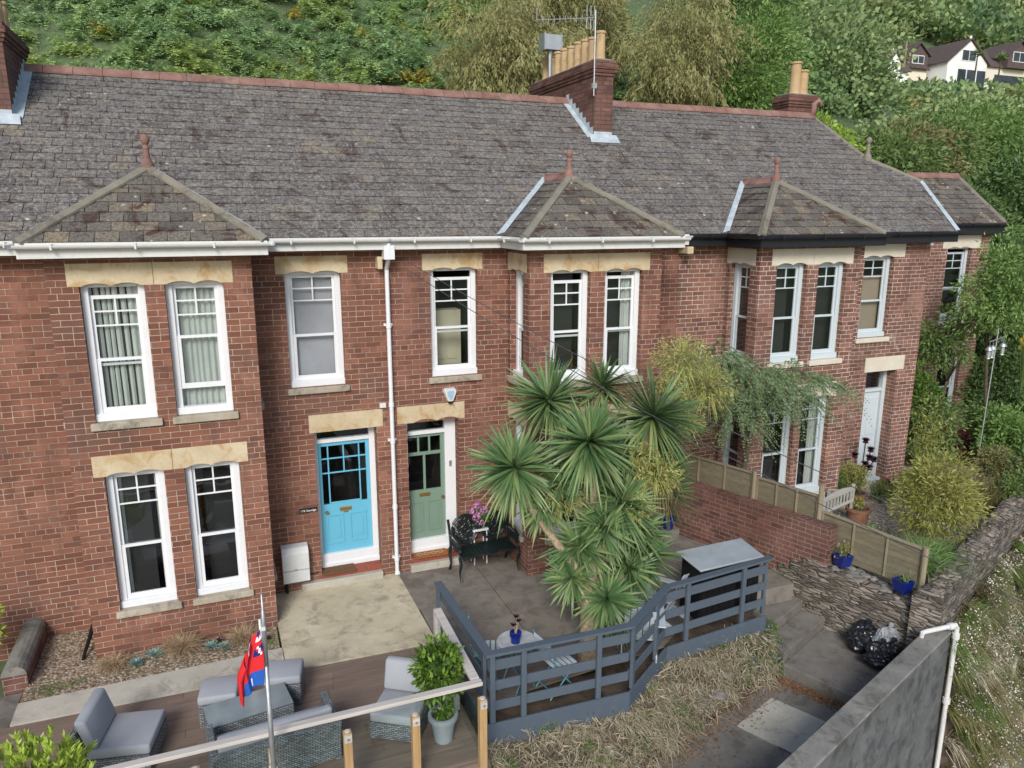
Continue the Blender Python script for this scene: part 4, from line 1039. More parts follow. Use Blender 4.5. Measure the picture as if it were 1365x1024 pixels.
# ------------------------------------------------------------------ leaf helpers (numpy)
def nz(a): return a / np.maximum(np.linalg.norm(a, axis=-1, keepdims=True), 1e-9)
def runit(n): return nz(nrs.normal(size=(n, 3)))
def kites(C, D, L, W, N=None, bend=0.0):
    """kite leaves: base C, dir D, length L, width W"""
    n = len(C); D = nz(D)
    if N is None: N = runit(n)
    Sd = nz(np.cross(D, N)); L = np.asarray(L).reshape(-1, 1) * np.ones((n, 1)); W = np.asarray(W).reshape(-1, 1) * np.ones((n, 1))
    up = np.cross(Sd, D)
    m = C + D * L * .42 + up * L * bend
    return np.stack([C, m - Sd * W / 2, C + D * L, m + Sd * W / 2], 1)
def crown(b, c, rad, ncl, nlf, L, Wd, shell=.55, rc=.33, m=0, droop=.2, flat=.75, cut=None):
    c = np.array(c, float); rad = np.array(rad, float)
    d = runit(ncl); rr = (shell + (1 - shell) * nrs.rand(ncl, 1)) ** 1.0
    cc = d * rr * rad * (1 - rc * .6); cc[:, 2] = np.where(cc[:, 2] < -.55 * rad[2], cc[:, 2] * .6, cc[:, 2])
    mr = rad.mean() * rc * (0.6 + .8 * nrs.rand(ncl))
    cr = nrs.rand(ncl)
    k = np.repeat(np.arange(ncl), nlf)
    u = runit(len(k)); q = nrs.rand(len(k), 1) ** .45
    P = c + cc[k] + u * q * mr[k][:, None] * np.array([1, 1, flat])
    D = u * .8 + nz(cc[k] + 1e-6) * .4 + runit(len(k)) * .6 + np.array([0, 0, -droop])
    r = np.clip(cr[k] * .55 + nrs.rand(len(k)) * .45, 0, 1)
    s = (.65 + .7 * nrs.rand(len(k)))
    if cut is not None:
        keep = P[:, 2] > cut; P, D, r, s = P[keep], D[keep], r[keep], s[keep]
    b.quads(kites(P, D, L * s, Wd * s), r, m)
    return c + cc, mr
def limbs(b, base, tops, r0, fork=.45, n=9, wob=.12):
    base = Vector(base)
    T = [Vector(t) for t in tops]; cen = sum(T, Vector()) / len(T)
    f = base.lerp(cen, fork); f = f + Vector((rnd.uniform(-wob, wob), rnd.uniform(-wob, wob), 0))
    mid = base.lerp(f, .5) + Vector((rnd.uniform(-wob, wob) * .5, rnd.uniform(-wob, wob) * .5, 0))
    b.tube([base, mid, f], [r0, r0 * .8, r0 * .62], n)
    for t in T:
        a = f.lerp(t, .5) + Vector((rnd.uniform(-wob, wob), rnd.uniform(-wob, wob), abs(rnd.uniform(0, wob))))
        b.tube([f, a, t], [r0 * .5, r0 * .28, r0 * .08], 6)
def tree(name, label, cat, base, c, rad, mat, L=.2, Wd=.09, ncl=60, nlf=110, group=None, r0=.16, **k):
    base = (base[0], base[1], base[2])
    t = thing(name, label, cat, base, group=group)
    b = MB(); cc, mr = crown(b, c, rad, ncl, nlf, L, Wd, **k)
    b.build('crown', MT[mat], t)
    b = MB(); idx = nrs.choice(len(cc), min(10, len(cc)), False); limbs(b, (base[0], base[1], base[2] - .3), [cc[i] for i in idx], r0, fork=.7, wob=.3 * min(1, rad[0]))
    b.build('trunk', MT['bark'], t, smooth=True)
    return t
def blades(b, C, L, W, spread=.6, droop=.5, m=0, seg=3, r=None, D0=None, up=1.0):
    """arching grass blades from points C"""
    C = np.asarray(C, float); n = len(C); L = L * (.6 + .6 * nrs.rand(n, 1))
    a = nrs.rand(n) * 2 * np.pi
    h_ = np.stack([np.cos(a), np.sin(a), np.zeros(n)], 1) * (spread * (.25 + nrs.rand(n, 1)))
    D = nz(h_ + np.array([0, 0, up])) if D0 is None else nz(D0)
    S_ = nz(np.cross(D, np.array([0, 0, 1.0])) + runit(n) * .25)
    rr = nrs.rand(n) if r is None else np.clip(r + (nrs.rand(n) - .5) * .4, 0, 1)
    pr = None
    for i in range(seg + 1):
        t = i / seg
        p = C + D * L * t + np.array([0, 0, -1.0]) * (L * droop * t * t) + nz(h_ + 1e-6) * (L * droop * .25 * t * t)
        w = W * (1 - t ** 1.6) * (.5 + min(1, t * 3) * .5)
        l_, r_ = p - S_ * w / 2, p + S_ * w / 2
        if pr is not None: b.quads(np.stack([pr[0], pr[1], r_, l_], 1), rr, m)
        pr = (l_, r_)
def tuft(b, c, n, L, W, spread=.8, droop=.5, rb=.05, m=0, **k):
    c = np.array(c, float); C = c + np.concatenate([nrs.normal(size=(n, 2)) * rb, np.zeros((n, 1))], 1)
    blades(b, C, L, W, spread, droop, m, **k)

# ------------------------------------------------------------------ bracken hillside
def bracken():
    b = MB(); nm = 2700; K = 22; n = nm * K
    mx_ = nrs.uniform(-13, 19, nm); my_ = 15.8 + 13.5 * nrs.rand(nm); mr = .55 + .5 * nrs.rand(nm)
    mz = np.array([h(x, y) for x, y in zip(mx_, my_)]) + .45 * nrs.rand(nm) ** 2 + .3 * np.sin(mx_ * .8 + my_ * .5)
    mt = np.clip(.5 + .28 * nrs.normal(size=nm), 0, 1); myl = (nrs.rand(nm) < .02) | ((np.sin(mx_ * .9 + 2) * np.sin(my_ * 1.3 + mx_ * .4) > .86) & (nrs.rand(nm) < .4))
    k_ = np.repeat(np.arange(nm), K)
    az = nrs.rand(n) * 2 * np.pi; el = .25 + 1.0 * nrs.rand(n)
    D = np.stack([np.cos(az) * np.cos(el), np.sin(az) * np.cos(el), np.sin(el)], 1)
    L = (mr[k_] * (.75 + .4 * nrs.rand(n)))[:, None]
    C = np.stack([mx_[k_], my_[k_], mz[k_]], 1) + runit(n) * .12
    S_ = nz(np.cross(D, np.array([0, 0, 1.0]))); r = np.clip(mt[k_] + .25 * (nrs.rand(n) - .5), 0, 1); yl = myl[k_]
    for k in range(6):
        t = (k + 1.1) / 6.6; p = C + D * L * t + np.array([0, 0, -.75]) * L * t * t
        fd = nz(D + np.array([0, 0, -1.5 * t]))
        for sg in (-1, 1):
            dd = S_ * sg + fd * .5 + runit(n) * .15
            q = kites(p, dd, L * .25 * (1.05 - t * .85), L * .085 * (1.2 - t * .6), N=np.cross(S_, fd) + runit(n) * .35)
            b.quads(q[~yl], r[~yl], 0); b.quads(q[yl], r[yl], 1)
    o = b.build('bracken', [MT['lf_bracken'], MT['lf_yellow']]); tag(o, 'dense green bracken covering the steep hillside behind the ridge', 'bracken', kind='stuff')
bracken()

# ------------------------------------------------------------------ woodland far off
def houses_clear(x, y): return 76 < x < 112 and 56 < y < 78
def woodland():
    b = MB(); cnt = 0
    for i in range(3300):
        y = 18 + 120 * (nrs.rand() ** 1.15); x = nrs.uniform(12, 225)
        ang = math.degrees(math.atan2(x + 1.46, y + 12.3))
        if ang < 22 or ang > 74: continue
        if x < 34 and y < 30 and ang < 34: continue
        if x < 26 and y < 24: continue
        if houses_clear(x, y): continue
        d = math.hypot(x, y); zt = h(x, y)
        near_h = 68 < x < 116 and 36 < y <= 58
        r = nrs.uniform(1.2, 2.6) * (1 + d / 130) * (.62 if near_h else 1)
        dh = math.hypot(x + 1.46, y + 12.3); top = zt + r * 1.5
        lim = 6.1 + dh * (.118 if 46.5 < ang < 50.8 and y < 42 else .150 if ang > 45.5 and y < 61 else 9)
        if top > lim: zt -= top - lim
        n = 210; u = runit(n); u[:, 2] = np.abs(u[:, 2]) * 1.0 - .15
        cl = runit(7); k = nrs.randint(0, 7, n)
        P = np.array([x, y, zt + r * .55]) + u * r * np.array([1, 1, .8]) * (.75 + .3 * nrs.rand(n, 1)) + cl[k] * r * .18
        s = (.0046 * d + .03) * (.7 + .6 * nrs.rand(n))
        tone = nrs.rand()
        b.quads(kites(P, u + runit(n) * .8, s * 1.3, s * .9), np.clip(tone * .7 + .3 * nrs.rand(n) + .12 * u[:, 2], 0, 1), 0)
        cnt += 1
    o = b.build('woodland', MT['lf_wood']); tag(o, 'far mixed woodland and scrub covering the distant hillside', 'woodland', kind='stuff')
woodland()

# ------------------------------------------------------------------ trees behind the terrace
def willow(name, label, base, c, rad, mat, n=900, group=None, ll=.20):
    t = thing(name, label, 'tree', base, group=group); b = MB()
    c_ = np.array(c); rad_ = np.array(rad)
    cc, mr = crown(b, c, rad, 120, 210, .12, .034, shell=.25, rc=.20, droop=.9)
    u = runit(n); u[:, 2] = np.abs(u[:, 2]) * .9 - .25
    kk = nrs.randint(0, len(cc), n); st = cc[kk] + u * mr[kk][:, None] * 1.15; Ls = .2 + .5 * nrs.rand(n); tone = np.clip(nrs.rand(len(cc))[kk] * .7 + .3 * nrs.rand(n), 0, 1)
    side = nz(u * np.array([1, 1, 0]) + 1e-6)
    for k in range(11):
        f = (k + nrs.rand(n)) / 11
        P = st + side * (np.sqrt(f) * .35)[:, None] - np.array([0, 0, 1.0]) * (Ls * f)[:, None] + runit(n) * .04
        D = np.array([0, 0, -1.0]) + side * .4 + runit(n) * .55
        b.quads(kites(P, D, ll * (.7 + .6 * nrs.rand(n)), .045), np.clip(tone * .6 + .4 * nrs.rand(n), 0, 1), 0)
    b.build('crown', MT[mat], t)
    b = MB(); idx = nrs.choice(len(cc), 12, False); limbs(b, (base[0], base[1], base[2] - .3), [cc[i] for i in idx], .2, wob=.5, fork=.35); b.build('trunk', MT['bark'], t, smooth=True)
    return t
willow('willow_tree', 'pale yellow-green willow left of the big chimney stack', (8.6, 14.0, h(8.6, 14)), (8.6, 14.0, 11.3), (3.1, 2.4, 3.4), 'lf_willow')
willow('willow_tree', 'tall pale willow behind the chimney pots', (12.6, 17.0, h(12.6, 17)), (12.2, 17.0, 13.4), (3.1, 2.4, 3.9), 'lf_willow')
willow('willow_tree', 'drooping pale willow right of the big chimney stack', (15.8, 14.2, h(15.8, 14.2)), (15.9, 14.0, 12.0), (2.6, 2.2, 3.8), 'lf_willow', 900)
tree('broadleaf_tree', 'darker olive tree between the two pale willows', 'tree', (14.0, 18, h(14, 18)), (14.0, 18.4, 13.5), (2.6, 2, 2.6), 'lf_olive', .17, .065, 70, 150)
tree('broadleaf_tree', 'fresh green leafy tree between pale willow and the far chimney', 'tree', (20.2, 15.5, h(20.2, 15.5)), (20.1, 15.2, 11.6), (2.9, 2.3, 3.6), 'lf_fresh', .17, .07, 110, 190)
tree('broadleaf_tree', 'upright light green tree rising past the top of the photo', 'tree', (24.5, 21, h(24.5, 21)), (24.3, 21, 15.6), (2.8, 2.5, 3.6), 'lf_mid', .18, .08, 90, 190)
tree('broadleaf_tree', 'rounded dark green tree behind the twin chimney pots', 'tree', (35.0, 26, h(35, 26)), (34.8, 26, 14.0), (3.9, 3.2, 3.0), 'lf_dark', .22, .11, 100, 210)
tree('broadleaf_bush', 'yellow-green bush just right of the twin chimney pots', 'bush', (20.8, 11.6, h(20.8, 11.6)), (21.0, 11.6, 8.3), (2.0, 1.6, 1.9), 'lf_lime', .20, .07, 50, 90)
tree('broadleaf_bush', 'dull green bush behind the roof finial of the right house', 'bush', (25.5, 12.5, h(25.5, 12.5)), (25.6, 12.4, 8.1), (2.6, 2, 1.9), 'lf_mid', .22, .09, 60, 90)
tree('broadleaf_bush', 'brownish olive bush above the lower roof end', 'bush', (28.8, 14.6, h(28.8, 14.6)), (28.8, 14.4, 8.6), (3.1, 2, 1.9), 'lf_olive', .24, .10, 60, 90)
tree('broadleaf_tree', 'large bright green tree below the white houses', 'tree', (39.5, 19, h(39.5, 19)), (39.8, 19, 9.6), (5.0, 3.5, 3.1), 'lf_fresh', .21, .10, 130, 200)
tree('broadleaf_tree', 'big dark green tree at the right edge under the bright one', 'tree', (31.0, 10.2, h(31, 10.2)), (31.6, 10.2, 6.2), (4.2, 2.6, 3.0), 'lf_dark', .19, .09, 130, 190)
tree('broadleaf_tree', 'mid green tree left of the bright tree on the slope', 'tree', (34.5, 17.5, h(34.5, 17.5)), (34.0, 17.5, 9.0), (3.4, 2.6, 2.6), 'lf_mid', .20, .085, 90, 170)
tree('broadleaf_bush', 'dark leafy bush filling the gap right of the lower roof', 'bush', (25.2, 8.6, h(25.2, 8.6)), (25.2, 8.6, 5.4), (2.8, 2, 2.3), 'lf_dark', .17, .08, 80, 150)
tree('broadleaf_bush', 'green scrub bush beside the small white shed', 'bush', (43, 31, h(43, 31)), (43.5, 31, 13.2), (3.2, 2.4, 1.9), 'lf_mid', .34, .15, 50, 70)

# far white houses
def gabled(b, x0, x1, y0, y1, z0, ze, zr, axis='y', m=0, mr=1, ov=.35):
    b.box(x0, x1, y0, y1, z0, ze, m)
    if axis == 'y':
        xm = (x0 + x1) / 2
        b.face([(x0, y0, ze), (x1, y0, ze), (xm, y0, zr)], m); b.face([(x0, y1, ze), (xm, y1, zr), (x1, y1, ze)], m)
        s = (zr - ze) / (xm - x0)
        for sg, xe in ((-1, x0), (1, x1)):
            P = [(xe + sg * ov, y0 - ov, ze - ov * s + .05), (xe + sg * ov, y1 + ov, ze - ov * s + .05), (xm, y1 + ov, zr + .05), (xm, y0 - ov, zr + .05)]
            b.extrude(P if sg < 0 else P[::-1], (0, 0, .16), mr)
    else:
        ym = (y0 + y1) / 2; s = (zr - ze) / (ym - y0)
        b.face([(x0, y0, ze), (x0, ym, zr), (x0, y1, ze)], m); b.face([(x1, y0, ze), (x1, y1, ze), (x1, ym, zr)], m)
        for sg, ye in ((-1, y0), (1, y1)):
            P = [(x0 - ov, ye + sg * ov, ze - ov * s + .05), (x1 + ov, ye + sg * ov, ze - ov * s + .05), (x1 + ov, ym, zr + .05), (x0 - ov, ym, zr + .05)]
            b.extrude(P if sg > 0 else P[::-1], (0, 0, .16), mr)
def far_win(house, x0, x1, y, z0, z1, frame='white_h'):
    b = MB(); b.box(x0, x1, y - .06, y + .01, z0, z1)
    w = b.build('window', MT[frame], house); b = MB(); xm = (x0 + x1) / 2
    b.box(x0 + .1, xm - .06, y - .08, y - .02, z0 + .1, z1 - .1); b.box(xm + .06, x1 - .1, y - .08, y - .02, z0 + .1, z1 - .1); b.build('pane', MT['win_h'], w)
FH = thing('hillside_house', 'white gabled house with brown roof on the far hillside', 'house', (93, 66, 24))
b = MB(); gabled(b, 88.9, 97.2, 63, 72, 20, 25.9, 29.1, 'y'); b.build('wall', [MT['white_h'], MT['roof_h']], FH)
far_win(FH, 91.6, 94.6, 63, 26.1, 27.7); 
b = MB(); b.box(91.2, 97.0, 62.94, 63, 22.6, 24.9); b.build('window', MT['win_h'], FH)
b = MB(); b.box(94.9, 95.1, 62.9, 62.93, 22.6, 24.9, 0); b.box(92.8, 93.0, 62.9, 62.93, 22.6, 24.9, 0); b.build('window_bar', MT['white_h'], FH)
FH2 = thing('hillside_house', 'cream house joined to the white gabled one at the right edge', 'house', (104, 67, 24))
b = MB(); gabled(b, 97.3, 114, 64.5, 73, 20, 26.2, 29.3, 'x'); b.build('wall', [MT['cream_h'], MT['roof_h']], FH2)
b = MB(); gabled(b, 102.6, 107.4, 63.6, 69, 26.0, 27.9, 29.9, 'y', 1, 1); b.build('dormer', [MT['cream_h'], MT['roof_h']], FH2); far_win(FH2, 103.6, 106.6, 63.6, 26.9, 28.4)
b = MB(); b.box(101.2, 108.5, 64.4, 64.5, 23.2, 25.0); b.build('window', MT['win_h'], FH2)
b = MB(); b.tube([(99.4, 68, 29), (99.4, 68, 31.2)], .18, 8); b.build('chimney', MT['white_h'], FH2)
FH3 = thing('hillside_house', 'brown roofed house with wide dormer left of the white gable', 'house', (86, 68, 24))
b = MB(); gabled(b, 80.8, 88.4, 65.5, 72, 20, 25.1, 28.2, 'x'); b.build('wall', [MT['cream_h'], MT['roof_h']], FH3)
b = MB(); gabled(b, 83.8, 87.8, 65.0, 69, 25.0, 26.9, 28.4, 'y', 1, 1); b.build('dormer', [MT['cream_h'], MT['roof_h']], FH3); far_win(FH3, 84.6, 87.0, 65.0, 25.6, 26.8)
b = MB(); b.tube([(82.6, 67, 26), (82.6, 67, 28.2)], .25, 8); b.build('flue', MT['white_h'], FH3)
FH4 = thing('hillside_house', 'small white cottage with dark roof, leftmost on the hill', 'house', (79, 64, 23))
b = MB(); gabled(b, 76.3, 81.2, 62.5, 67, 20, 24.0, 26.6, 'x'); b.build('wall', [MT['white_h'], MT['roof_h']], FH4)
b = MB(); gabled(b, 76.6, 79.0, 61.9, 65, 23.4, 24.7, 26.1, 'y', 0, 1); b.build('dormer', [MT['white_h'], MT['roof_h']], FH4); far_win(FH4, 77.1, 78.5, 61.9, 23.8, 24.9)
T = thing('telegraph_pole', 'thin grey pole between the small cottage and brown house', 'pole', (81.5, 63, 22)); b = MB(); b.tube([(81.5, 63, 21), (81.5, 63, 27.5)], .1, 8); b.build('shaft', MT['bark_pale'], T)
T = thing('garden_shed', 'small white shed half hidden by trees on the slope', 'shed', (50, 37, 13.5))
b = MB(); gabled(b, 50.6, 52.6, 38, 40, 12, 15.9, 16.5, 'x', 0, 0, .15); b.build('wall', [MT['white_h'], MT['white_h']], T); b = MB(); b.box(51.2, 52.0, 37.95, 38, 12.8, 14.6); b.build('door', MT['white_h'], T)
T = thing('timber_fence', 'orange timber rail fence across the wooded slope', 'fence', (58, 41, 15))
for i in range(6):
    x = 54.5 + i * 2.4; z = 14.6 + .32 * i; b = MB(); b.box(x - .08, x + .08, 40.9, 41.05, z - 2.5, z + 1.2); b.build('post', MT['orangewood'], T)
    if i < 5:
        for dz in (1.1, .55): b = MB(); b.beam((x, 40.85, z + dz), (x + 2.4, 40.85, z + .32 + dz), .06, .14); b.build('rail', MT['orangewood'], T)
for o_, x_ in ((FH, 93), (FH2, 102.6), (FH3, 86.6), (FH4, 80)): o_.scale = (.87,) * 3; o_.location.x = x_
# palms by the white house
for x, lab in ((90.9, 'small palm tree left before the white gable'), (95.2, 'small palm tree right before the white gable')):
    T = thing('palm_tree', lab, 'palm', (x, 60.5, 22)); b = MB(); b.tube([(x, 60.5, 21), (x + .1, 60.5, 26)], [.12, .08], 7); b.build('trunk', MT['bark'], T)
    b = MB(); n = 70; u = runit(n); u[:, 2] = np.abs(u[:, 2]) - .4; b.quads(kites(np.tile([x + .1, 60.5, 26], (n, 1)), u, .9, .12), nrs.rand(n)); b.build('crown', MT['lf_mid'], T)

# ------------------------------------------------------------------ timber deck (left)
def boards(name, poly, z, w, mat, th=.03, axis='x', label=None, gap=.0035, ang=0):
    ys = [p[1] for p in poly]; xs_ = [p[0] for p in poly]; b = MB(); y = min(ys)
    if sum(poly[i][0] * poly[(i + 1) % len(poly)][1] - poly[(i + 1) % len(poly)][0] * poly[i][1] for i in range(len(poly))) < 0: poly = poly[::-1]
    while y < max(ys):
        x = min(xs_) - rnd.uniform(0, 2)
        while x < max(xs_):
            L = rnd.uniform(2.4, 3.6); q = clip([(x, y), (x + L - .004, y), (x + L - .004, y + w - gap), (x, y + w - gap)], poly)
            if len(q) > 2: b.extrude([(a, c, z + rnd.uniform(-.0015, .0015)) for a, c in q], (0, 0, -th), r=rnd.random())
            x += L
        y += w
    return struct(b.build(name, mat), label)
boards('deck', [(-4.9, -5.02), (1.12, -5.02), (1.14, -2.43), (-.94, -2.38), (-4.3, -2.29), (-4.9, -2.29)], -.18, .142, MT['deck_brown'], label='brown timber deck boards of the left terrace')
b = MB(); b.box(-4.95, 1.15, -5.06, -5.03, -.46, -.19); b.box(1.125, 1.155, -5.02, -2.45, -.46, -.19); b.box(-4.9, 1.1, -5.0, -2.5, -.9, -.22)
struct(b.build('deck', MT['deck_brown']), 'deck edge boards and joists')

RT = thing('glass_balustrade', 'silvered timber handrail on orange posts with glass panels', 'balustrade', (-1, -4.98, -.2))
b = MB(); b.box(-5.2, 1.10, -4.985, -4.895, .765, .81); b.build('handrail', MT['rail_white'], RT, bevel=.006)
b = MB(); b.extrude([(.985, -4.87, .81), (1.095, -4.87, .81), (1.13, -3.15, .81), (1.02, -3.15, .81)][::-1], (0, 0, -.045)); b.build('handrail', MT['rail_white'], RT, bevel=.006)
for x in (1.045, .25, -.50, -1.27, -2.02, -2.78, -3.54, -4.3):
    b = MB(); b.box(x - .045, x + .045, -5.16, -5.07, -.95, .70); o = b.build('post', MT['post_orange'], RT, bevel=.006)
    b = MB(); b.box(x - .04, x + .04, -5.175, -5.16, .60, .69); b.box(x - .04, x + .04, -5.175, -5.16, -.30, -.22); b.lathe((x, -5.115, .70), [(.03, 0), (.03, .012), (.012, .014)], 10); b.build('post_cap', MT['rail_white'], o)
    b = MB(); b.tube([(x, -5.19, .645), (x, -5.165, .645)], .014, 8); b.tube([(x, -5.19, -.26), (x, -5.165, -.26)], .014, 8); b.build('bolt', MT['steel'], o)
xs2 = [-4.3, -3.54, -2.78, -2.02, -1.27, -.50, .25, 1.045]
for a, c in zip(xs2, xs2[1:]):
    b = MB(); b.box(a + .03, c - .03, -5.03, -5.02, -.14, .75); b.build('glass_panel', MT['clear'], RT)
b = MB(); b.box(1.06, 1.07, -4.85, -4.05, -.14, .75); b.build('glass_panel', MT['clear'], RT); b = MB(); b.box(1.06, 1.07, -3.98, -3.2, -.14, .75); b.build('glass_panel', MT['clear'], RT)
for y in (-4.015, -3.17): b = MB(); b.box(1.02, 1.10, y - .04, y + .04, -.4, .765); b.build('post', MT['rail_white'], RT)

# flagpole + flag
FP = thing('flagpole', 'slim grey flagpole standing at the deck rail', 'flagpole', (-1.28, -5.23, -1))
b = MB(); b.tube([(-1.28, -5.23, -.9), (-1.275, -5.23, .9), (-1.27, -5.23, 1.75)], [.028, .026, .022], 12); b.build('lower_pole', MT['steel'], FP, smooth=True)
b = MB(); b.tube([(-1.265, -5.225, 1.7), (-1.265, -5.225, 2.2), (-1.26, -5.21, 2.34), (-1.262, -5.20, 2.36), (-1.262, -5.20, 2.52)], [.02, .024, .018, .012, .010], 12); b.build('upper_pole', MT['steel'], FP, smooth=True)
b = MB(); b.box(-1.32, -1.235, -5.27, -5.165, .50, .56); b.box(-1.29, -1.25, -5.25, -5.2, 2.15, 2.19); b.build('clamp', MT['alarm'], FP)
def flag():
    b = MB(); nu, nv = 26, 22; G = {}
    for i in range(nu + 1):
        for j in range(nv + 1):
            u, v = i / nu, j / nv
            # hoist along the pole, cloth hanging in folds
            z = 2.20 - v * .62 - .42 * u ** 1.15 * (1 - .45 * v) + .0
            x = -1.305 - (.225 * math.sin(min(1, u * 1.05) * math.pi * .62)) * (.35 + .65 * min(1, v * 1.3 + u * .6)) + .02 * math.sin(u * 13 + v * 3) + .0 * v
            y = -5.235 - .045 * math.sin(u * 15 + v * 2.2) * (.3 + u) - .02 * v
            G[i, j] = (x, y, z)
    for i in range(nu):
        for j in range(nv):
            u, v = (i + .5) / nu, (j + .5) / nv; m = 0
            if u < .5 and v < .45:
                a, c = u / .5, v / .45
                if abs(a - .5) < .09 or abs(c - .5) < .10: m = 0
                elif abs(a - .5) < .13 or abs(c - .5) < .15: m = 2
                elif min(abs(a - c), abs(a - 1 + c)) < .05: m = 0
                elif min(abs(a - c), abs(a - 1 + c)) < .10: m = 2
                else: m = 3
            elif u < .5 and v > .74:
                m = 1
                if .18 < u < .24 and .80 < v < .94: m = 2
            b.face([G[i, j], G[i + 1, j], G[i + 1, j + 1], G[i, j + 1]], m)
    o = b.build('ensign', [MT['redcloth'], MT['bluecloth'], MT['whitecloth'], MT['navycloth']], None, smooth=True)
    return o
FL = thing('flag', 'red ensign hanging limp from the flagpole, blue lower corner', 'flag', (-1.3, -5.23, 1.4))
o = flag(); o.parent = FL; o.matrix_parent_inverse = Matrix.Translation((1.3, 5.23, -1.4)); o.name = 'cloth'
b = MB(); b.tube([(-1.298, -5.235, 2.27), (-1.298, -5.235, 1.56)], .011, 8); b.build('hoist', MT['whitecloth'], FL)

# ------------------------------------------------------------------ wicker furniture
def cushion(b, x0, x1, y0, y1, z0, z1, T=None):
    b.box(x0, x1, y0, y1, z0, z1, T=T)
def seat_unit(name, label, cat, loc, rz, w=.74, d=.74, back='y', arms=False, group=None, bh=.50, seat_h=.24):
    t = thing(name, label, cat, loc, rz, group)
    b = MB(); b.box(-w / 2, w / 2, -d / 2, d / 2, .03, seat_h)
    for sx in (-1, 1):
        for sy in (-1, 1): b.box(sx * (w / 2 - .04) - .025, sx * (w / 2 - .04) + .025, sy * (d / 2 - .04) - .025, sy * (d / 2 - .04) + .025, 0, .0299)
    b.build('base', MT['wicker'], t, local=True, bevel=.008)
    b = MB(); b.box(-w / 2, w / 2, d / 2 - .055, d / 2 + .02, .2401, bh + .10, T=lambda p: (p[0], p[1] + max(0, p[2] - .3) * .25, p[2])); b.build('backrest', MT['wicker'], t, local=True, bevel=.01)
    n = 1 if w < 1 else 2
    for k in range(n):
        a = -w / 2 + (.0 if not arms else .08) + k * (w - (.16 if arms else 0)) / n; c = a + (w - (.16 if arms else 0)) / n
        b = MB(); b.box(a + .01, c - .01, -d / 2 - .005, d / 2 - .06, seat_h + .003, seat_h + .13); b.build('seat_cushion', MT['cushion'], t, local=True, bevel=.028, smooth=True)
    ca = -w / 2 + (.08 if arms else .01); cc_ = w / 2 - (.08 if arms else .01)
    b = MB(); b.box(ca, cc_, d / 2 - .20, d / 2 - .075, seat_h + .135, seat_h + .50, T=lambda p: (p[0], p[1] + (p[2] - .37) * .30, p[2])); b.build('back_cushion', MT['cushion'], t, local=True, bevel=.035, smooth=True)
    if arms:
        for sx in (-1, 1):
            b = MB(); b.box(sx * (w / 2 - .04) - .04, sx * (w / 2 - .04) + .04, -d / 2, d / 2 - .06, seat_h + .002, seat_h + .30); b.build('armrest', MT['wicker'], t, local=True, bevel=.01)
    return t
seat_unit('lounge_chair', 'grey wicker lounge chair with slumped cushion at the left of the deck', 'chair', (-2.86, -3.42, -.18), R(78), .70, .74)
seat_unit('lounge_chair', 'grey wicker lounge chair beside the bay tree pot', 'chair', (.33, -4.08, -.18), R(-33), .62, .66)
seat_unit('garden_sofa', 'grey wicker two-seat sofa with its back to the handrail', 'sofa', (-1.22, -4.18, -.18), R(180 + 6), 1.42, .62, arms=True, bh=.48)
for (loc, rz, lab) in (((-1.80, -3.02, -.18), R(-8), 'square cushioned footstool nearest the left armchair'), ((-.99, -2.93, -.18), R(-12), 'square cushioned footstool to the right behind the flag')):
    t = thing('footstool', lab, 'footstool', loc, rz, 'footstools round the coffee table')
    b = MB(); b.box(-.23, .23, -.22, .22, .0, .30); b.build('base', MT['wicker'], t, local=True, bevel=.008)
    b = MB(); b.box(-.235, .235, -.225, .225, .303, .42); b.build('cushion', MT['cushion'], t, local=True, bevel=.03, smooth=True)
t = thing('coffee_table', 'long wicker coffee table with glass top in front of the sofa', 'table', (-1.47, -3.50, -.18), R(9))
b = MB(); b.box(-.50, .50, -.24, .24, .0, .37); b.build('base', MT['wicker'], t, local=True, bevel=.008)
gt = MB(); gt.box(-.495, .495, -.235, .235, .375, .383); gt.build('glass_top', MT['tableglass'], t, local=True)
b = MB(); n = 10
for k in range(n): b.box(-.49 + .98 * k / n, -.49 + .98 * (k + 1) / n - .012, -.23, .23, .3702, .3735)
b.build('top', MT['wicker'], t, local=True)

# planter with bay
def pot(b, c, r1, r0, H, m=0, lip=.02):
    b.lathe(c, [(r0, 0), (r0 + (r1 - r0) * .5, H * .5), (r1 - .005, H - .06), (r1 + lip, H - .055), (r1 + lip, H - .005), (r1 + lip - .012, H), (r1 - .02, H), (r1 - .03, H - .06)], 28, m)
def potted(name, label, loc, r1, r0, H, mat, fol=None, group=None, cat='potted plant'):
    t = thing(name, label, cat, loc, group=group)
    b = MB(); pot(b, loc, r1, r0, H, lip=min(.02, r1 * .12)); b.build('pot', MT[mat], t, smooth=False)
    b = MB(); b.lathe((loc[0], loc[1], loc[2] + H - .05), [(r1 - .02, 0), (r1 * .6, .012), (.01, .018)], 16); b.build('soil', MT['soil'], t)
    if fol: fol(t, Vector(loc) + Vector((0, 0, H - .04)))
    return t
def f_bay(t, p):
    b = MB(); c = (p.x - .03, p.y + .03, p.z + .62)
    crown(b, c, (.31, .30, .46), 70, 34, .085, .035, shell=.5, rc=.3); n = 160
    P = np.array(c) + runit(n) * np.array([.26, .26, .40]); b.quads(kites(P, np.array([0, 0, 1.0]) + runit(n) * .6, .10, .04), .75 + .25 * nrs.rand(n))
    crown(b, (p.x, p.y, p.z + .16), (.13, .13, .2), 14, 22, .07, .025)
    b.build('foliage', MT['lf_laurel'], t)
    b = MB(); limbs(b, p, [(p.x + rnd.uniform(-.15, .15), p.y + rnd.uniform(-.15, .15), p.z + rnd.uniform(.4, .8)) for _ in range(6)], .018, wob=.03); b.build('stem', MT['bark'], t)
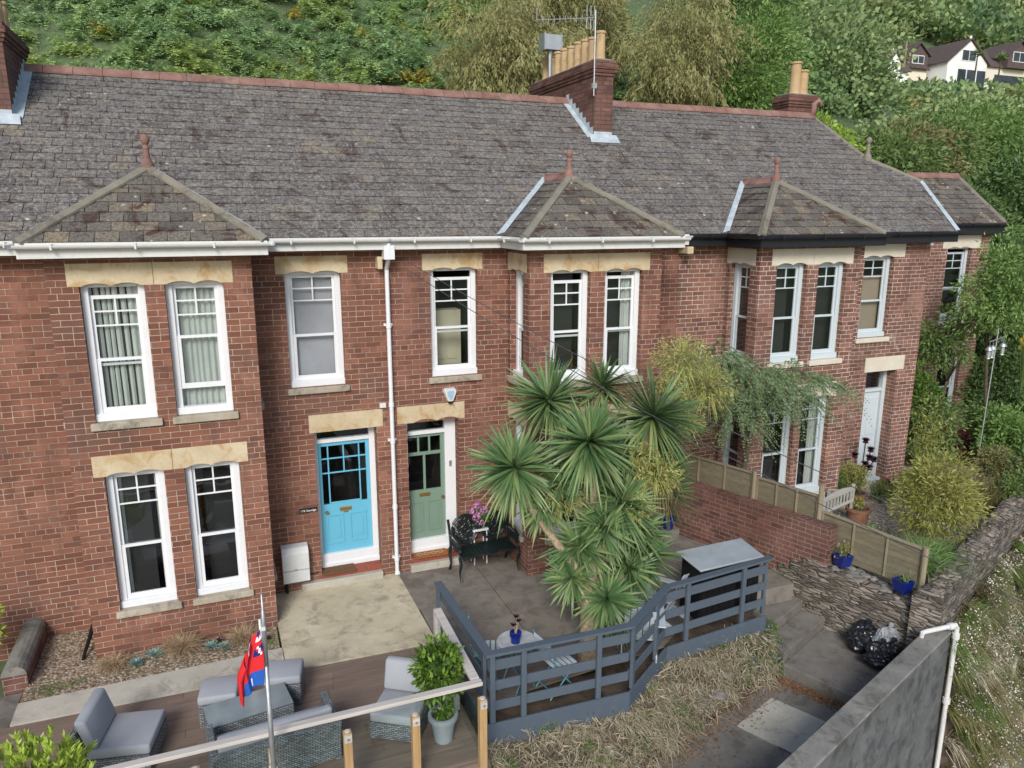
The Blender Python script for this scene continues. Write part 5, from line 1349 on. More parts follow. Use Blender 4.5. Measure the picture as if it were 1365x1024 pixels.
potted('potted_bay_tree', 'leafy bay tree in a pale grey plastic pot on the deck corner', (.74, -4.52, -.18), .165, .11, .36, 'plasticgrey', f_bay)

# shrub bottom left
t = thing('lime_shrub', 'yellow-green leafy shrub at the bottom left corner', 'shrub', (-3.55, -4.45, -1)); b = MB()
crown(b, (-3.55, -4.42, .40), (.48, .34, .44), 36, 16, .10, .04, shell=.2, rc=.25)
n = 150; u = runit(n); u[:, 2] = abs(u[:, 2]) * .9; P = np.array([-3.55, -4.42, .42]) + u * np.array([.56, .40, .60]) * (.55 + .55 * nrs.rand(n, 1))
for k in range(n): 
    m_ = 11; a = u[k] * .6 + np.array([0, 0, .9]); b.quads(kites(P[k] - nz(a) * .10 * nrs.rand(m_, 1), a + runit(m_) * .8, .10, .034), .75 + .25 * nrs.rand(m_))
b.build('foliage', MT['lf_lime'], t); b = MB(); limbs(b, (-3.55, -4.45, -1.0), [(-3.55 + rnd.uniform(-.3, .3), -4.42 + rnd.uniform(-.2, .2), .3) for _ in range(8)], .03, wob=.05); b.build('stem', MT['bark'], t)

# ------------------------------------------------------------------ bed below the left bay
t = thing('garden_wall', 'low brick wall with rounded concrete coping at the left', 'wall', (-4.45, -.7, -.24))
b = MB(); b.box(-4.56, -4.26, -1.38, .0, -.6, -.0); b.build('brickwork', MT['brickw'], t)
b = MB(); pr = [(.155 * math.cos(a), .135 * math.sin(a)) for a in [k * math.pi / 8 for k in range(9)]]
y = -1.39
while y < -.02:
    q = min(y + .45, -.003); b.extrude([(-4.41 + x, y, z + .001) for x, z in pr], (0, q - y - .006, 0)); y += .45
b.build('coping', MT['render_top'], t)
for x, y, s, lab in ((-3.22, -1.30, .9, 'tan grass tuft at the left end of the bay bed'), (-2.30, -1.22, 1.25, 'largest tan grass tuft in the middle of the bay bed'), (-1.45, -1.28, 1.15, 'tan grass tuft at the right end of the bay bed')):
    t = thing('grass_tuft', lab, 'ornamental grass', (x, y, -.21), group='tan grass tufts below the bay'); b = MB()
    tuft(b, (x, y, -.21), int(620 * s), .40 * s, .009, .85, .55, .05); b.build('blades', MT['lf_tan'], t)
def rosette(b, c, r, n=34, mw=.35, tilt=.5, m=0):
    for k in range(n):
        f = k / n; a = k * 2.399; el = R(12 + 70 * (1 - f)); L = r * (.35 + .65 * f)
        d = np.array([[math.cos(a) * math.cos(el), math.sin(a) * math.cos(el), math.sin(el)]])
        b.quads(kites(np.array([c]), d, L, L * mw * 1.3, N=np.array([[0, 0, 1.0]]), bend=-.03), [rnd.random()], m)
for x, y, r_, mt, lab in ((-2.93, -1.36, 0.15, 'lf_glauc', 'blue-green houseleek rosette, leftmost in the bed'), (-2.68, -1.22, 0.18, 'lf_glauc', 'blue-green houseleek rosette left of the largest grass'), (-1.92, -1.30, 0.16, 'lf_glauc', 'blue-green houseleek rosette right of the largest grass'), (-1.72, -1.38, 0.16, 'lf_glauc', 'blue-green houseleek rosette beside the purple one'), (-1.78, -1.17, .11, 'lf_aeon', 'dark purple rosette between two grass tufts'), (-1.12, -1.36, .09, 'lf_aeon', 'small dark purple rosette at the right end of the bed')):
    t = thing('succulent', lab, 'succulent', (x, y, -.2)); b = MB(); rosette(b, (x, y, -.19), r_, 40); b.build('rosette', MT[mt], t)
b = MB()
for (cx, cy, sx, sy, n) in ((-4.0, -1.55, .22, .16, 900), (-3.65, -1.5, .18, .12, 350), (-1.08, -1.45, .12, .2, 500), (-3.45, -.7, .1, .08, 160), (-.93, -1.1, .04, .3, 200), (-2.6, -1.55, .7, .06, 260)):
    C = np.stack([cx + nrs.normal(size=n) * sx * .6, cy + nrs.normal(size=n) * sy * .6, np.full(n, -.205)], 1); C[:, 1] = np.clip(C[:, 1], -1.76, 0); blades(b, C, .04, .008, 1, .3, seg=1)
tag(b.build('moss', MT['lf_moss']), 'bright moss and weeds in the gravel bed', 'moss', kind='stuff')
def debris(name, label, region, n, mat, s=.03, z=None, cat='leaf litter'):
    b = MB(); P = []
    while len(P) < n:
        p = region()
        if p: P.append(p)
    P = np.array(P); D = runit(n); D[:, 2] *= .25; b.quads(kites(P, D, s * (.5 + nrs.rand(n)), s * .5, N=np.array([0, 0, 1.0]) + runit(n) * .5), nrs.rand(n)); tag(b.build(name, mat), label, cat, kind='stuff')
debris('wood_chips', 'brown and pale bark chippings scattered on the bed', lambda: (nrs.uniform(-4.25, -.98), -1.75 + 1.7 * nrs.rand(), -.20) , 1500, [MT['lf_straw']], .04, cat='wood chips')
t = thing('drain_pipe_stub', 'black pipe stub leaning in the gravel beside the bay', 'pipe', (-3.6, -.6, -.21)); b = MB(); b.tube([(-3.56, -.28, .06), (-3.60, -.55, -.05), (-3.66, -.95, -.19)], [.035, .03, .02], 10); b.lathe((-3.56, -.28, .05), [(.05, 0), (.05, .05), (.03, .06)], 10); b.build('pipe', MT['black'], t)
tree('leafy_shrub', 'lime leafy shrub cut by the left edge behind the low wall', 'shrub', (-4.95, -.85, -.24), (-4.92, -.75, .45), (.36, .3, .55), 'lf_lime', .08, .034, 36, 40, r0=.02)

# ------------------------------------------------------------------ things on the house fronts
t = thing('meter_box', 'white sloping meter cupboard left of the blue door', 'meter box', (-.54, -.12, -.1))
b = MB(); b.extrude([(-.76, 0, .07), (-.76, -.20, .07), (-.76, -.22, .60), (-.76, -.14, .68), (-.76, 0, .70)], (.44, 0, 0)); o = b.build('case', MT['alarm'], t, bevel=.012)
b = MB(); b.box(-.75, -.33, -.226, -.205, .30, .304); b.box(-.57, -.52, -.235, -.2, .31, .32); b.build('lid_seam', MT['steel'], t)
b = MB(); b.tube([(-.70, -.05, .07), (-.70, -.05, -.17)], .025, 8); b.tube([(-.30, -.03, .10), (-.22, -.03, .10), (-.16, -.03, .12)], .012, 8); b.build('pipe', MT['black'], t)
t = thing('alarm_box', 'white shield-shaped alarm box above the green door', 'alarm box', (2.26, -.05, 3.05))
b = MB(); sh = [(-.115, .10), (-.09, .125), (.09, .125), (.115, .10), (.12, .06), (.055, -.11), (.035, -.125), (-.035, -.125), (-.055, -.11), (-.12, .06)]
V1 = [(2.26 + x, -.004, 3.05 + z) for x, z in sh]; V2 = [(2.26 + x * .88, -.075, 3.05 + z * .88) for x, z in sh]; k = len(sh)
b.poly(V1 + V2, [tuple(range(k, 2 * k))] + [(i, (i + 1) % k, (i + 1) % k + k, i + k) for i in range(k)]); b.build('case', MT['alarm'], t, bevel=.006)
b = MB(); b.face([(2.26 + x * .5, -.078, 3.05 + z * .62) for x, z in sh][::1]); b.build('emblem', MT['alarmblue'], t)
b = MB(); b.box(2.225, 2.295, -.07, -.02, 2.90, 2.925); b.build('strobe', MT['black'], t)
t = thing('junction_box', 'small white junction box beside the downpipe', 'junction box', (1.06, -.02, 3.0)); b = MB(); b.box(1.01, 1.12, -.05, -.003, 2.93, 3.01); b.build('case', MT['alarm'], t, bevel=.006)
t = thing('house_sign', 'narrow dark house sign with white lettering beside the blue door', 'sign', (-.26, -.02, 1.26))
b = MB(); b.box(-.41, -.12, -.016, -.003, 1.222, 1.298); b.build('plate', MT['blackpaint'], t)
tc = bpy.data.curves.new('lettering', 'FONT'); tc.body = '178 Seaedge'; tc.size = .052; tc.align_x = 'CENTER'; tc.extrude = .0015
tmp = bpy.data.objects.new('tmp', tc); me_ = bpy.data.meshes.new_from_object(tmp); bpy.data.objects.remove(tmp); to = bpy.data.objects.new('lettering', me_); COL.objects.link(to); to.parent = t; to.location = (-.005, .001, -.018); to.rotation_euler = (R(90), 0, 0); me_.materials.append(MT['whitecloth'])
t = thing('door_bell', 'small grey door bell on the green door frame', 'door bell', (2.31, .2, 1.7)); b = MB(); b.box(2.29, 2.33, .19, .222, 1.66, 1.76); b.build('case', MT['steel'], t)

# ------------------------------------------------------------------ cast iron bench
t = thing('cast_iron_bench', 'ornate dark cast iron bench with two round back medallions', 'bench', (2.72, -.45, -.172), R(4))
b = MB(); W_ = .56
pts = []
for i in range(41):
    x = -W_ + .04 + (2 * W_ - .08) * i / 40; pts.append((x, -.25 - .035 * abs(math.sin(math.pi * 1.5 * (x / W_) + math.pi / 2)), .44))
poly_ = pts + [(W_ - .04, .20, .46), (-W_ + .04, .20, .46)]
b.extrude(poly_, (0, 0, -.025), r=.5)
for i in range(13): b.beam((-W_ + .08 + i * .083, -.26, .444), (-W_ + .08 + i * .083, .18, .464), .012, .012)
b.tube([(p[0], p[1], .43) for p in pts], .016, 6)
b.build('seat', MT['cast'], t, local=True)
def ring(b, c, r, rad, n=24, a0=0, a1=2 * math.pi, tilt=.22, sq=1.0):
    b.tube([(c[0] + r * math.cos(a0 + (a1 - a0) * k / n), c[1] + r * math.sin(a0 + (a1 - a0) * k / n) * tilt, c[2] + r * sq * math.sin(a0 + (a1 - a0) * k / n)) for k in range(n + 1)], rad, 6, cap=False)
for cx in (-.265, .265):
    b = MB(); c = (cx, .24, .75)
    ring(b, c, .25, .024); ring(b, c, .215, .013); ring(b, c, .07, .02)
    for k in range(10):
        a = k * 2 * math.pi / 10; ring(b, (cx + .14 * math.cos(a), .24 + .14 * math.sin(a) * .22, .75 + .14 * math.sin(a)), .062, .015, 12)
        b.beam((cx + .03 * math.cos(a), .24, .75 + .03 * math.sin(a)), (cx + .21 * math.cos(a), .24 + .2 * math.sin(a) * .22, .75 + .21 * math.sin(a)), .012, .010)
    b.lathe((cx, .235, .72), [(.03, 0), (.04, .03), (.03, .06)], 10)
    b.build('backrest', MT['cast'], t, local=True)
for sx in (-1, 1):
    b = MB(); X = sx * W_
    b.tube([(X, .33, .95), (X, .27, .80), (X, .22, .62), (X, .20, .45)], .026, 6); b.tube([(X, .24, .70), (X, .05, .74), (X, -.15, .72), (X, -.27, .66), (X, -.28, .58), (X, -.22, .54)], .028, 7)
    b.tube([(X, -.22, .54), (X, -.18, .50), (X, -.23, .44)], .014, 6)
    for k in range(4):
        cy = .12 - .10 * k; b.tube([(X, cy + .045 * math.cos(a), .59 + .06 * math.sin(a)) for a in [q * math.pi / 6 for q in range(13)]], .016, 6)
    b.build('armrest', MT['cast'], t, local=True)
    for yy, s_ in ((-.25, -1), (.22, 1)):
        b = MB(); b.tube([(X, yy, .45), (X, yy + s_ * .045, .33), (X, yy - s_ * .02, .16), (X, yy + s_ * .06, .0)], [.036, .030, .020, .026], 7); b.build('leg', MT['cast'], t, local=True)
def f_hyd(t, p):
    b = MB(); crown(b, (p.x, p.y, p.z + .12), (.17, .14, .13), 16, 16, .09, .05); b.build('foliage', MT['lf_dark'], t)
    b = MB()
    for dx, dy, dz, r_ in ((-.13, -.02, .22, .075), (-.04, -.05, .16, .06), (.06, -.06, .24, .085), (-.03, -.09, .05, .07), (-.05, .02, .32, .07), (-.11, -.06, .12, .055)):
        n = 90; u = runit(n); P = np.array([p.x + dx, p.y + dy, p.z + dz]) + u * r_; b.quads(kites(P, np.cross(u, runit(n)), .035, .032, N=u), nrs.rand(n))
    b.build('flower_head', MT['pinkpetal'], t)
t = thing('plant_stand', 'white stand behind the bench medallions', 'stand', (2.73, -.14, -.17)); b = MB(); b.box(2.58, 2.88, -.27, -.02, .50, .535); 
for sx in (2.60, 2.84):
    for sy in (-.25, -.06): b.box(sx, sx + .02, sy, sy + .02, -.17, .4999)
b.build('shelf', MT['white'], t, bevel=.004)
potted('potted_hydrangea', 'pink hydrangea in a dark pot behind the bench', (2.76, -.14, .537), .085, .06, .13, 'potdark', f_hyd)
t = thing('boulder', 'pale pinkish boulder at the foot of the middle bay', 'boulder', (3.98, -1.35, -.17)); 
def lump(b, c, r, seed, n=14, rough=.18, crease=0.0, m=0):
    rg = np.random.RandomState(seed); ph = rg.rand(6, 3) * 6; fr = rg.uniform(1.5, 5, (6, 3)); V = []; F = []
    for i in range(n + 1):
        th = math.pi * i / n
        for k in range(2 * n):
            a = math.pi * k / n; d = np.array([math.sin(th) * math.cos(a), math.sin(th) * math.sin(a), math.cos(th)])
            s = 1 + rough * sum(math.sin(fr[q] @ d + ph[q, 0]) for q in range(6)) / 3 + crease * (abs(math.sin(7 * a + 5 * d[2] + ph[0, 1])) + abs(math.sin(11 * d[2] * 1.3 + 3 * a + ph[1, 1])) - 1)
            V.append((c[0] + d[0] * r[0] * s, c[1] + d[1] * r[1] * s, c[2] + d[2] * r[2] * s))
    for i in range(n):
        for k in range(2 * n): F.append((i * 2 * n + k, (i + 1) * 2 * n + k, (i + 1) * 2 * n + (k + 1) % (2 * n), i * 2 * n + (k + 1) % (2 * n)))
    b.poly(V, F, m)
b = MB(); lump(b, (3.98, -1.35, -.10), (.17, .12, .11), 5, rough=.12); b.build('stone', MT['vinylpink'], t, smooth=True)

# ------------------------------------------------------------------ grey deck, fascia, railing
D1 = [(1.36, -4.46), (3.34, -4.53), (4.40, -3.80), (6.42, -3.60)]
boards('deck', [(1.33, -4.44), (3.33, -4.51), (4.39, -3.78), (6.42, -3.58), (6.42, -2.95), (1.30, -2.95)], -.175, .12, MT['deck_grey'], label='weathered grey deck boards inside the blue-grey railing')
RG = thing('deck_railing', 'slate blue timber railing of broad boards round the palm deck', 'railing', (3.5, -4.3, -.2))
segs = [((1.30, -2.46), (1.36, -4.42))] + list(zip(D1, D1[1:]))
for k, ((ax, ay), (cx, cy)) in enumerate(segs):
    d = Vector((cx - ax, cy - ay, 0)); L = d.length; d.normalize(); nn = Vector((d.y, -d.x, 0))
    ea = d * (.0 if k < 2 else .0)
    A = Vector((ax, ay, 0)); C = Vector((cx, cy, 0))
    b = MB(); q = nn * .05; b.beam(A + Vector((0, 0, .80)) - d * .05, C + Vector((0, 0, .80 + .002 * k)) + d * .05, .115, .034); b.build('top_rail', MT['railpaint'], RG, bevel=.004)
    for (z0, z1) in ((.55, .69), (.27, .40), (-.02, .11)):
        b = MB(); b.beam(A + nn * -.02 + Vector((0, 0, (z0 + z1) / 2)), C + nn * -.02 + Vector((0, 0, (z0 + z1) / 2)), .024, z1 - z0); b.build('rail_board', MT['railpaint'], RG, bevel=.003)
    zb = -.45 if k < 3 else -.44
    b = MB(); b.beam(A + nn * .03 + Vector((0, 0, (-.17 + zb) / 2)) - d * .03, C + nn * .03 + Vector((0, 0, (-.17 + zb) / 2)) + d * .0, .03, -.17 - zb)
    if k == 1: b.beam(A + nn * .02 + Vector((0, 0, -.50)), C.lerp(A, 0) + nn * .02 + Vector((0, 0, -.50)), .03, .09)
    b.build('fascia', MT['railpaint'], RG, bevel=.003)
    ps = {0: (.02, L - .08), 1: (.04, .46, 1.52), 2: (.08, .88), 3: (.06, 1.12, L - .05) if False else (.38, 1.50)}[k]
    for s in ps:
        p = A + d * s + nn * .02; zlo = -.44 if k else -.3
        b = MB(); b.beam(p + Vector((0, 0, zlo + .28)) , p + Vector((0, 0, .782)), .07, .045, up=nn); b.build('post', MT['railpaint'], RG, bevel=.003)
# end post of railing
b = MB(); p = Vector((6.40, -3.56, 0)); b.beam(p + Vector((0, 0, -.17)), p + Vector((0, 0, .78)), .05, .05, up=(0, 1, 0)); b.build('post', MT['railpaint'], RG)

# bank under the deck
def bankz(x, y):
    pass
bankA = [(.7, -4.9), (1.36, -4.42), (3.34, -4.48), (4.40, -3.74), (6.5, -3.55)]
bankB = [(.7, -6.0), (1.6, -5.6), (3.45, -4.98), (4.9, -4.42), (6.48, -3.98)]
b = MB()
for i in range(4):
    for (P, Q, z0, z1) in ((bankA, bankB, -.42, -1.0),):
        b.face([(*P[i], z0), (*Q[i], z1), (*Q[i + 1], z1), (*P[i + 1], z0)]); b.face([(*Q[i], z1), (*Q[i], -1.5), (*Q[i + 1], -1.5), (*Q[i + 1], z1)])
        b.face([(*P[i + 1], z0), (P[i + 1][0], P[i + 1][1] + .8, z0), (P[i][0], P[i][1] + .8, z0), (*P[i], z0)])
struct(b.build('bank', MT['soil']), 'earth bank below the grey deck')
def on_bank(n, t0=0, t1=1, i0=0, i1=4, jit=0.0):
    i = nrs.randint(i0, i1, n); s = nrs.rand(n); t = t0 + (t1 - t0) * nrs.rand(n)
    A = np.array(bankA); B = np.array(bankB); a = A[i] * (1 - s)[:, None] + A[i + 1] * s[:, None]; c = B[i] * (1 - s)[:, None] + B[i + 1] * s[:, None]
    p = a * (1 - t)[:, None] + c * t[:, None]; return np.concatenate([p, (-.42 - .58 * t + jit * nrs.rand(n))[:, None]], 1)
b = MB(); C = on_bank(330, 0, 1.0); cc = np.repeat(C, 26, 0) + nrs.normal(size=(330 * 26, 3)) * np.array([.06, .06, .01])
D0 = np.concatenate([nrs.normal(size=(len(cc), 1)) * .8 + .1, nrs.normal(size=(len(cc), 1)) * .5 - .7, .5 + .6 * nrs.rand(len(cc), 1)], 1)
blades(b, cc, .26, .013, 1.0, .75, D0=D0, r=None); C = on_bank(2600, 0, 1.1, jit=.12); b.quads(kites(C, runit(2600) + np.array([.0, -.6, 0]), .16, .016), nrs.rand(2600))
C2 = np.repeat(on_bank(46, .05, 1.0), 34, 0); C2 = C2 + nrs.normal(size=C2.shape) * np.array([.06, .06, .02]) + np.array([0, 0, .05]); blades(b, C2, .20, .018, 1, .5, m=1, seg=2)
tag(b.build('dry_grass', [MT['lf_straw'], MT['lf_mid']]), 'tangled straw-coloured dry plants on the bank below the deck', 'dry grass', kind='stuff')
b = MB()
cc = np.stack([nrs.uniform(5.75, 6.7, 1500), nrs.uniform(-4.05, -3.5, 1500), np.zeros(1500)], 1); cc[:, 2] = -.42 - (-3.55 - cc[:, 1]) * 1.15
blades(b, cc, .13, .02, 1.2, .5, seg=2); C = cc[:60] + np.array([0, 0, .11]); b.quads(kites(C, runit(60), .03, .03), nrs.rand(60), 1)
tag(b.build('ground_cover', [MT['lf_mid'], MT['bluepetal']]), 'green ground cover with small blue flowers at the deck end', 'ground cover', kind='stuff')
b = MB()
for k, (x, y, z, r_) in enumerate(((5.05, -4.28, -.85, .11), (4.7, -4.35, -.86, .09), (5.35, -4.05, -.72, .08), (3.9, -4.75, -.93, .10))):
    b = MB(); lump(b, (x, y, z), (r_ * 1.5, r_, r_ * .45), 20 + k, n=8, rough=.2); o = b.build('flat_rock', MT['conc_dark'], smooth=False); tag(o, ['bluish flat rock, largest one in the dry bank', 'flat rock left of the largest bluish one', 'flat rock highest on the bank near the green plants', 'flat rock low on the left of the bank'][k], 'rock')
def reg():
    t = nrs.rand(); 
    if nrs.rand() < .55:
        s = nrs.rand(); i = nrs.randint(1, 4); a = Vector(bankB[i]).lerp(Vector(bankB[i + 1]), s); p = a + Vector((.25, -.6)) * abs(nrs.normal()) * .35; return (p.x, p.y, -1.03)
    x = 6.45 + .6 * t; y = -4.1 - 1.3 * t; p = (x - abs(nrs.normal()) * .12, y); return (*p, -1.03)
debris('leaf_litter', 'orange-brown fallen leaves along the lower path edges', reg, 2300, [MT['lf_debris']], .045)

# ------------------------------------------------------------------ bistro set
def folding_chair(loc, rz, lab):
    t = thing('folding_chair', lab, 'chair', loc, rz, 'folding slatted bistro chairs')
    for k in range(5): 
        b = MB(); b.box(-.19, .19, -.18 + .075 * k, -.125 + .075 * k, .43, .445); b.build('slat', MT['slatwhite'], t, local=True, bevel=.003)
    for k in range(3):
        b = MB(); b.box(-.19, .19, .215 + .02 * k, .23 + .02 * k, .60 + .085 * k, .655 + .085 * k); b.build('slat', MT['slatwhite'], t, local=True, bevel=.003)
    for sx in (-1, 1):
        b = MB(); b.tube([(sx * .20, -.20, 0), (sx * .20, .18, .50), (sx * .20, .27, .86)], .010, 6); b.build('leg', MT['turq'], t, local=True)
        b = MB(); b.tube([(sx * .175, .24, 0), (sx * .175, -.18, .43), (sx * .175, .2, .43)], .010, 6); b.build('leg', MT['turq'], t, local=True)
    b = MB(); b.tube([(-.2, -.12, .105), (.2, -.12, .105)], .008, 6); b.tube([(-.175, .18, .06), (.175, .18, .06)], .008, 6); b.build('stretcher', MT['turq'], t, local=True)
    return t
folding_chair((1.68, -3.52, -.172), R(70), 'slatted folding chair behind the round table'); folding_chair((2.48, -4.12, -.172), R(100), 'slatted folding chair right of the round table by the railing')
t = thing('bistro_table', 'round grey-topped table with turquoise crossed legs', 'table', (1.96, -3.93, -.172))
b = MB(); b.lathe((1.96, -3.93, .535), [(.265, 0), (.275, .008), (.275, .02), (.26, .028), (.02, .028)], 36); b.build('table_top', MT['tabletop'], t)
for k in range(2):
    for s in (-1, 1):
        b = MB(); a = R(25) if k else R(25); dx, dy = math.cos(a), math.sin(a); px, py = -dy * s * .14, dx * s * .14; e = 1 if k else -1
        b.tube([(1.96 + px + dx * .2 * e, -3.93 + py + dy * .2 * e, -.172), (1.96 + px - dx * .2 * e, -3.93 + py - dy * .2 * e, .535)], .010, 7); b.build('leg', MT['turq'], t)
def f_aeon(t, p, st=3, hh=.16, r=.055):
    b = MB(); tops = [(p.x + rnd.uniform(-.04, .04), p.y + rnd.uniform(-.03, .03), p.z + hh + .05 * k) for k in range(st)]
    for q in tops: b.tube([(p.x, p.y, p.z), ((p.x + q[0]) / 2 + .01, p.y, (p.z + q[2]) / 2), q], .008, 6)
    b.build('stem', MT['bark_pale'], t)
    for q in tops: b = MB(); rosette(b, q, r, 30, .4); b.build('rosette', MT['lf_aeon'], t)
potted('potted_succulent', 'dark purple aeonium in a cobalt blue pot on the round table', (1.92, -3.97, .564), .072, .062, .155, 'cobalt', lambda t, p: f_aeon(t, p, 3, .15, .065))

# adirondack style chairs
def adir(loc, rz, lab):
    t = thing('slatted_garden_chair', lab, 'chair', loc, rz, 'pale blue-white slatted garden chairs')
    for k in range(6): b = MB(); b.box(-.24, .24, -.26 + .085 * k, -.19 + .085 * k, .34 - .022 * k, .358 - .022 * k); b.build('seat_slat', MT['slatwhite'], t, local=True, bevel=.003)
    for k in range(5): b = MB(); x = -.22 + .092 * k; hh = .86 - .03 * abs(k - 2); b.extrude([(x, .20, .24), (x + .075, .20, .24), (x + .078, .42, hh), (x - .003, .42, hh)], (0, .018, 0)); b.build('back_slat', MT['slatwhite'], t, local=True, bevel=.003)
    for sx in (-1, 1):
        b = MB(); b.box(sx * .31 - .06, sx * .31 + .06, -.32, .36, .52, .54); b.build('armrest', MT['slatwhite'], t, local=True, bevel=.004)
        b = MB(); b.box(sx * .27 - .02, sx * .27 + .02, -.30, -.21, 0, .5199); b.build('leg', MT['slatwhite'], t, local=True); b = MB(); b.beam((sx * .25, -.28, .33), (sx * .25, .42, .02), .02, .10); b.build('leg', MT['slatwhite'], t, local=True)
    return t
adir((4.05, -3.62, -.172), R(150), 'pale slatted garden chair nearest the railing bend'); adir((4.72, -3.05, -.172), R(215), 'pale slatted garden chair next to the storage box')

# storage box
t = thing('storage_box', 'large black garden storage box with a pale grey lid', 'storage box', (5.85, -3.15, -.172))
b = MB(); b.box(5.27, 6.40, -3.42, -2.90, -.17, .72)
for k in range(10): b.box(5.30 + .11 * k, 5.38 + .11 * k, -3.432, -3.4201, -.12, .66)
b.build('body', MT['black'], t)
b = MB(); b.extrude([(5.20, -3.49, .735), (6.47, -3.43, .735), (6.47, -2.84, .80), (5.16, -2.88, .80)], (0, 0, .035)); b.build('lid', MT['lidgrey'], t, bevel=.014)

# blue bucket + pale gravel corner
t = thing('blue_bucket', 'bright blue bucket in the corner behind the palm leaves', 'bucket', (6.62, -.45, -.172)); b = MB(); b.box(6.46, 6.80, -.60, -.34, -.172, .02); b.build('stand', MT['conc_grey'], t); b = MB(); pot(b, (6.62, -.47, .021), .13, .10, .24); b.build('pail', MT['cobalt'], t)

# ------------------------------------------------------------------ boundary wall + fence
BW = Fr((6.75, 0), (.3304, -.9439), (-.9439, -.3304))
t = thing('garden_wall', 'brown brick boundary wall between patio and right garden', 'wall', tuple(BW.P(1.8, -.3)))
b = MB(); BW.box(b, .0, 3.55, -1.0, .915, -.22, 0); b.build('brickwork', MT['brickw'], t); b = MB()
s = 0
while s < 3.53: e = min(s + .11, 3.552); BW.box(b, s + .003, e - .003, .9151, .965 + rnd.uniform(-.004, .004), -.228, .008); s += .11
b.build('coping', MT['brickw'], t)
t = thing('retaining_wall', 'rough slate-stone retaining wall beside the steps', 'wall', tuple(BW.P(4.2, -.8)))
b = MB(); N_ = 9; top = []
for i in range(N_ + 1):
    s = 3.14 + (5.42 - 3.14) * i / N_; top.append((s, .33 - .30 * (i / N_) + rnd.uniform(-.02, .02)))
bl = Vector((0, 0, 0))
for i in range(N_):
    (s0, z0), (s1, z1) = top[i], top[i + 1]; d_ = rnd.uniform(.035, .05); z0 = z1 = (z0 + z1) / 2
    BW.box(b, s0, s1, -1.6, z0, -.44, d_)
for i in range(4): s = 2.2 + .235 * i; BW.box(b, s, s + .233, -1.4, -.27 + i * .15, -.10, .03 + .003 * i)
b.build('stonework', MT['rubble'], t)
# stone top lumps
b = MB()
for i in range(34):
    s = 3.55 + 1.85 * rnd.random(); c = BW.P(s, .35 - .30 * ((s - 3.14) / 2.28), -rnd.uniform(.02, .40)); lump(b, c, (rnd.uniform(.05, .10), rnd.uniform(.05, .10), .03), 60 + i, n=5, rough=.2)
b.build('cap_stone', MT['render_top'], t)
FN = thing('panel_fence', 'weathered timber panel fence standing behind the brick wall', 'fence', tuple(BW.P(2.5, .0, -.3)))
def fpanel(s0, s1, z0a, z1a, z0b, z1b):
    b = MB(); d0 = -.30; K = 7
    for k in range(K):
        f0, f1 = k / K, (k + 1) / K
        P = [BW.P(s0, z0a + (z1a - z0a) * f0 - .01, d0 + .007), BW.P(s1, z0b + (z1b - z0b) * f0 - .01, d0 + .007), BW.P(s1, z0b + (z1b - z0b) * f1, d0), BW.P(s0, z0a + (z1a - z0a) * f1, d0)]
        b.extrude(P, BW.n * -.012)
    o = b.build('panel', MT['fence_wood'], FN)
    b = MB()
    for f in (0.0, .33, .66, .985):
        s = s0 + (s1 - s0) * f; zt = z1a + (z1b - z1a) * f; zb_ = z0a + (z0b - z0a) * f; BW.box(b, s, s + .035, zb_, zt, d0 + .018, d0 + .036)
    b.extrude([BW.P(s0, z1a, d0 + .04), BW.P(s1, z1b, d0 + .04), BW.P(s1, z1b + .022, d0 + .04), BW.P(s0, z1a + .022, d0 + .04)], BW.n * -.075)
    b.build('batten', MT['fence_post'], FN)
fpanel(.05, 1.86, .5, 1.43, .5, 1.43); fpanel(1.95, 3.14, .5, 1.37, .55, 1.35); fpanel(3.24, 4.92, .36, 1.10, .30, .98)
for s, zt in ((1.90, 1.52), (3.19, 1.58), (4.95, 1.04)):
    b = MB(); b.tube([BW.P(s, -.3, -.27), BW.P(s, zt, -.27)], .045, 10); b.build('post', MT['fence_post'], FN, smooth=False)
for s, z, mt, lab in ((3.74, .33, 'lf_gold', 'square cobalt pot with dry yellow plant on the wall ledge'), (4.73, .25, 'lf_mid', 'square cobalt pot with low green plant near the fence end')):
    c = BW.P(s, z, -.12); t = thing('square_pot', lab, 'potted plant', tuple(c), group='blue square pots on the stone ledge')
    b = MB(); w0, w1, H = .09, .118, .20
    V_ = [(c.x + sx * w, c.y + sy * w, z_) for w, z_ in ((w0, c.z), (w1, c.z + H), (w1 - .014, c.z + H), (w1 - .02, c.z + H - .03)) for sx, sy in ((-1, -1), (1, -1), (1, 1), (-1, 1))]
    b.poly(V_, [(3, 2, 1, 0)] + [(l * 4 + i, l * 4 + (i + 1) % 4, l * 4 + 4 + (i + 1) % 4, l * 4 + 4 + i) for l in range(3) for i in range(4)] + [(12, 13, 14, 15)]); b.build('pot', MT['cobalt'], t)
    b = MB(); 
    if mt == 'lf_gold': 
        n = 130; P = np.array([c.x, c.y, c.z + H]) + nrs.normal(size=(n, 3)) * np.array([.07, .06, .05]) + np.array([0, 0, .07]); P[:30, 2] += .12 * nrs.rand(30); b.quads(kites(P, runit(n) + np.array([0, 0, .4]), .05, .022), nrs.rand(n)); tuft(b, (c.x, c.y, c.z + H - .02), 24, .28, .004, .6, .1, .02)
    else: n = 90; P = np.array([c.x, c.y, c.z + H + .01]) + nrs.normal(size=(n, 3)) * np.array([.04, .04, .015]); b.quads(kites(P, runit(n) + np.array([0, 0, .6]), .045, .02), nrs.rand(n))
    b.build('foliage', MT[mt], t)

